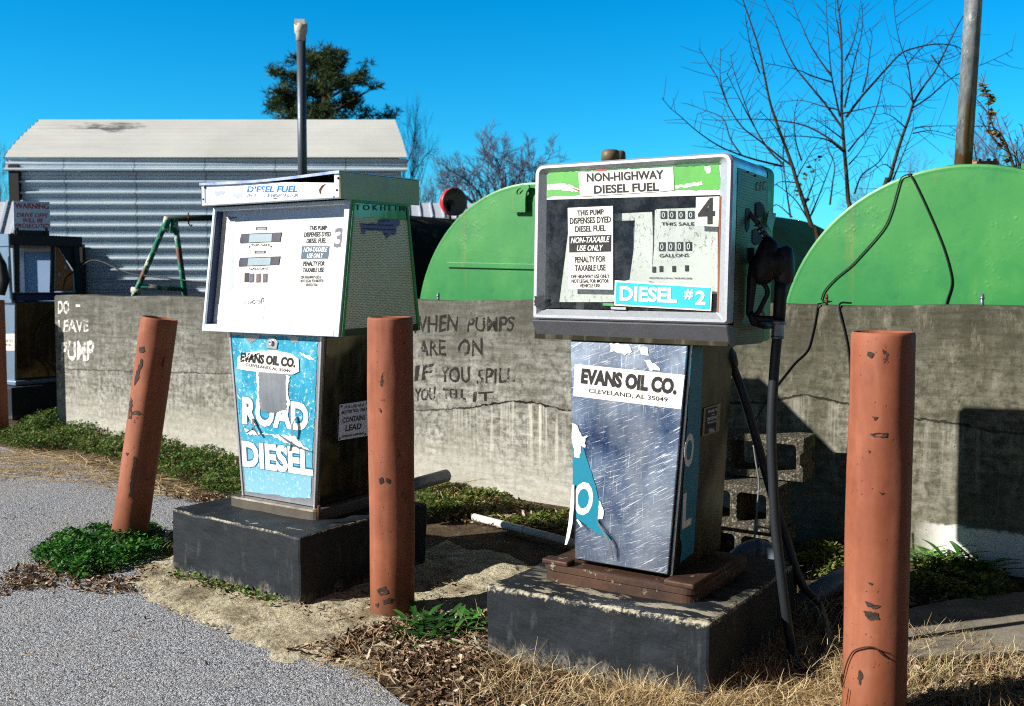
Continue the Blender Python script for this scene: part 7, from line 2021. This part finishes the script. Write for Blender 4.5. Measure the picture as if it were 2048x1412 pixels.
for a_ in dead_later: dead(a_[0], a_[1], a_[2], a_[3], 77, a_[4], a_[5], thin=1.0)
EDGE = gp((255, 1160), (285, 1190), (380, 1240), (490, 1282), (640, 1322), (760, 1338), (760, 1316), (640, 1300), (500, 1262), (390, 1222), (300, 1180), (285, 1150))
# dry grass and straw
STRAW = [S(112, 88, 56), S(178, 150, 104), S(214, 190, 146), S(236, 218, 178)]
M_STRAW = mat_leaf('straw', STRAW, 0.65, 0.15, 0.25)
GA = gp((1420, 1270), (1500, 1262), (1600, 1290), (1700, 1290), (1700, 1450), (1180, 1450), (1200, 1395), (1420, 1385))
o = blades('dry_grass', GA, 5600, 0.04, 0.14, 0.0018, 0.0036, STRAW, 81, (0.3, 1.5), (0.1, 1.2), m=M_STRAW); tag(o, 'tangled dry straw coloured grass round the near plinth corner', 'grass')
o = blades('dry_grass', GA, 6500, 0.05, 0.16, 0.0018, 0.0034, STRAW, 82, (1.5, 2.0), (-0.2, 0.2), m=M_STRAW, z0=0.012); tag(o, 'flattened dry straw lying round the near plinth corner', 'grass')
GB = gp((1005, 1330), (1100, 1345), (1300, 1375), (1430, 1385), (1440, 1450), (900, 1450), (960, 1360))
o = blades('dry_grass', GB, 1500, 0.05, 0.16, 0.0018, 0.0036, STRAW, 83, (0.2, 1.5), (0.1, 1.0), m=M_STRAW, thin=-0.2); tag(o, 'sparse dry grass stalks along the front of the near plinth', 'grass')
GC = gp((1800, 1285), (1900, 1268), (1990, 1310), (2100, 1325), (2120, 1450), (1790, 1450))
o = blades('dry_grass', GC, 2600, 0.04, 0.12, 0.0018, 0.0034, STRAW + [S(120, 130, 70)], 84, (0.15, 1.3), (0.1, 1.0), m=None); tag(o, 'dry grass tufts right of the nearest bollard', 'grass')
GD = gp((-40, 905), (60, 900), (230, 925), (400, 985), (350, 1000), (150, 965), (-40, 950))
o = blades('dry_grass', GD, 1500, 0.08, 0.26, 0.003, 0.006, STRAW, 85, (1.6, 2.2), (-0.2, 0.2), m=M_STRAW, z0=0.004); tag(o, 'pale straw strewn on the asphalt at the left', 'grass')
GE = gp((1440, 1180), (1690, 1180), (1700, 1290), (1500, 1270))
o = blades('dry_grass', GE, 300, 0.10, 0.26, 0.0022, 0.004, STRAW, 86, (0.1, 1.0), (0.2, 1.2), m=M_STRAW, thin=-.1); tag(o, 'a few tall dry stalks behind the hose', 'grass')
GF = gp((560, 1300), (850, 1240), (980, 1240), (980, 1340), (800, 1400), (640, 1330))
o = blades('dry_grass', GF, 1500, 0.03, 0.12, 0.0016, 0.003, STRAW, 87, (0.8, 2.0), (-0.2, 0.8), m=M_STRAW); tag(o, 'short dry stalks mixed in the leaf litter by the upright bollard', 'grass')
# straw bundle hanging over the conduit
hb = at(880, 958, 5.8)
Pb = np.array([(hb.x + random.uniform(-.05, .08), hb.y - 0.02 + random.uniform(-.04, .04)) for _ in range(90)])
o = blades('straw_tuft', None, 90, 0.08, 0.2, 0.0025, 0.005, STRAW, 88, (0.6, 1.8), (0.6, 1.6), m=M_STRAW, z0=0.16, kind=None, P=Pb); tag(o, 'tuft of dry straw hanging on the end of the grey conduit', 'straw')
# sprigs along the foot of the far plinth
fpM = pose(-1.592, 4.608, 0, -0.635)
Pp = [fpM @ Vector((x, random.uniform(-.08, -.015), 0)) for x in np.linspace(0.08, 0.80, 70)]
V0 = np.array([p[:] for p in Pp])
rg = np.random.default_rng(91)
pos = np.repeat(V0, 5, 0) + rg.normal(0, 0.012, (len(V0) * 5, 3)) * (1, 1, 0); pos[:, 2] = rg.uniform(0.008, 0.035, len(pos))
s = rg.uniform(0.010, 0.022, len(pos))
o = scatter('ground_cover', LEAF_V, LEAF_T, pos, rg.random(len(pos)) * 6.28, rg.uniform(-.2, .9, len(pos)), rg.uniform(-.4, .4, len(pos)), np.stack([s, s, s], 1), mat_leaf('sprig_leaf', GREENS))
tag(o, 'little green sprigs along the foot of the far plinth', 'weeds', kind='stuff')
# loose stones and crumbs
def stones(poly, n, smin, smax, seed, m, label, name='gravel'):
    rng = np.random.default_rng(seed)
    P = sample(poly, n, rng); s = rng.uniform(smin, smax, n) * rng.uniform(0.5, 1, n)
    tv = np.array([(1, 0, 0), (.3, .95, .1), (-.8, .6, 0), (-.9, -.5, .1), (.1, -1, 0), (.1, .1, .62), (-.3, -.2, .55)], float)
    tf = np.array([(0, 1, 5), (1, 2, 5), (2, 6, 5), (2, 3, 6), (3, 4, 6), (4, 5, 6), (4, 0, 5)])
    pos = np.stack([P[:, 0], P[:, 1], np.full(n, 0.001)], 1)
    o = scatter(name, tv, tf, pos, rng.random(n) * 6.28, rng.normal(0, .25, n), rng.normal(0, .25, n), np.stack([s, s * rng.uniform(.6, 1, n), s * rng.uniform(.5, 1, n)], 1), m)
    return tag(o, label, 'stones', kind='stuff')
M_CRUMB = mat_leaf('crumb_stone', [S(120, 112, 96), S(176, 166, 140), S(206, 200, 180)], 0.9, 0.0, 0.15)
stones(AP, 6000, 0.002, 0.012, 101, M_CRUMB, 'crumbs of pale concrete lying on the broken apron', 'concrete_crumbs')
NEAR = gp((-60, 1010), (340, 1010), (330, 1110), (250, 1170), (400, 1262), (640, 1335), (820, 1440), (-120, 1440))
M_CHIP = mat_leaf('stone_chip', [S(70, 72, 78), S(140, 142, 148), S(172, 172, 174), S(206, 202, 194)], 0.85, 0.0, 0.2)
stones(NEAR, 26000, 0.0018, 0.0052, 102, M_CHIP, 'small stone chips standing proud of the worn asphalt', 'gravel')
stones(EDGE, 1500, 0.003, 0.013, 103, M_CHIP, 'loose grey stones along the broken asphalt edge')
stones(EDGE, 1300, 0.003, 0.016, 104, M_CRUMB, 'pale concrete crumbs along the broken asphalt edge', 'concrete_crumbs')
o = blades('dry_grass', EDGE, 260, 0.02, 0.09, 0.0016, 0.003, STRAW, 89, (1.2, 2.1), (-0.2, 0.4), m=M_STRAW); tag(o, 'bits of straw along the broken asphalt edge', 'grass')
LITTER = gp((0, 1010), (330, 1020), (260, 1160), (420, 1270), (760, 1400), (0, 1412))
o = dead(LITTER, 130, 0.004, 0.011, 105, 0.001, 'few dead leaf scraps on the open asphalt', thin=2.0)
o = blades('dry_grass', LITTER, 110, 0.02, 0.07, 0.0012, 0.0024, STRAW, 106, (1.8, 2.2), (-0.2, 0.2), m=M_STRAW, z0=0.003, thin=2.0); tag(o, 'few bits of straw on the open asphalt', 'grass')
APL = gp((300, 1170), (600, 1240), (760, 1290), (960, 1240), (900, 1130), (840, 1160), (620, 1225), (360, 1140))
o = dead(APL, 260, 0.004, 0.012, 107, 0.001, 'scraps of dead leaf on the pale broken concrete', thin=2.0, z0=0.022)
o = blades('dry_grass', APL, 160, 0.02, 0.10, 0.0014, 0.0028, STRAW, 108, (1.6, 2.2), (-0.2, 0.3), m=M_STRAW, z0=0.02, thin=2.0); tag(o, 'bits of straw on the pale broken concrete', 'grass')
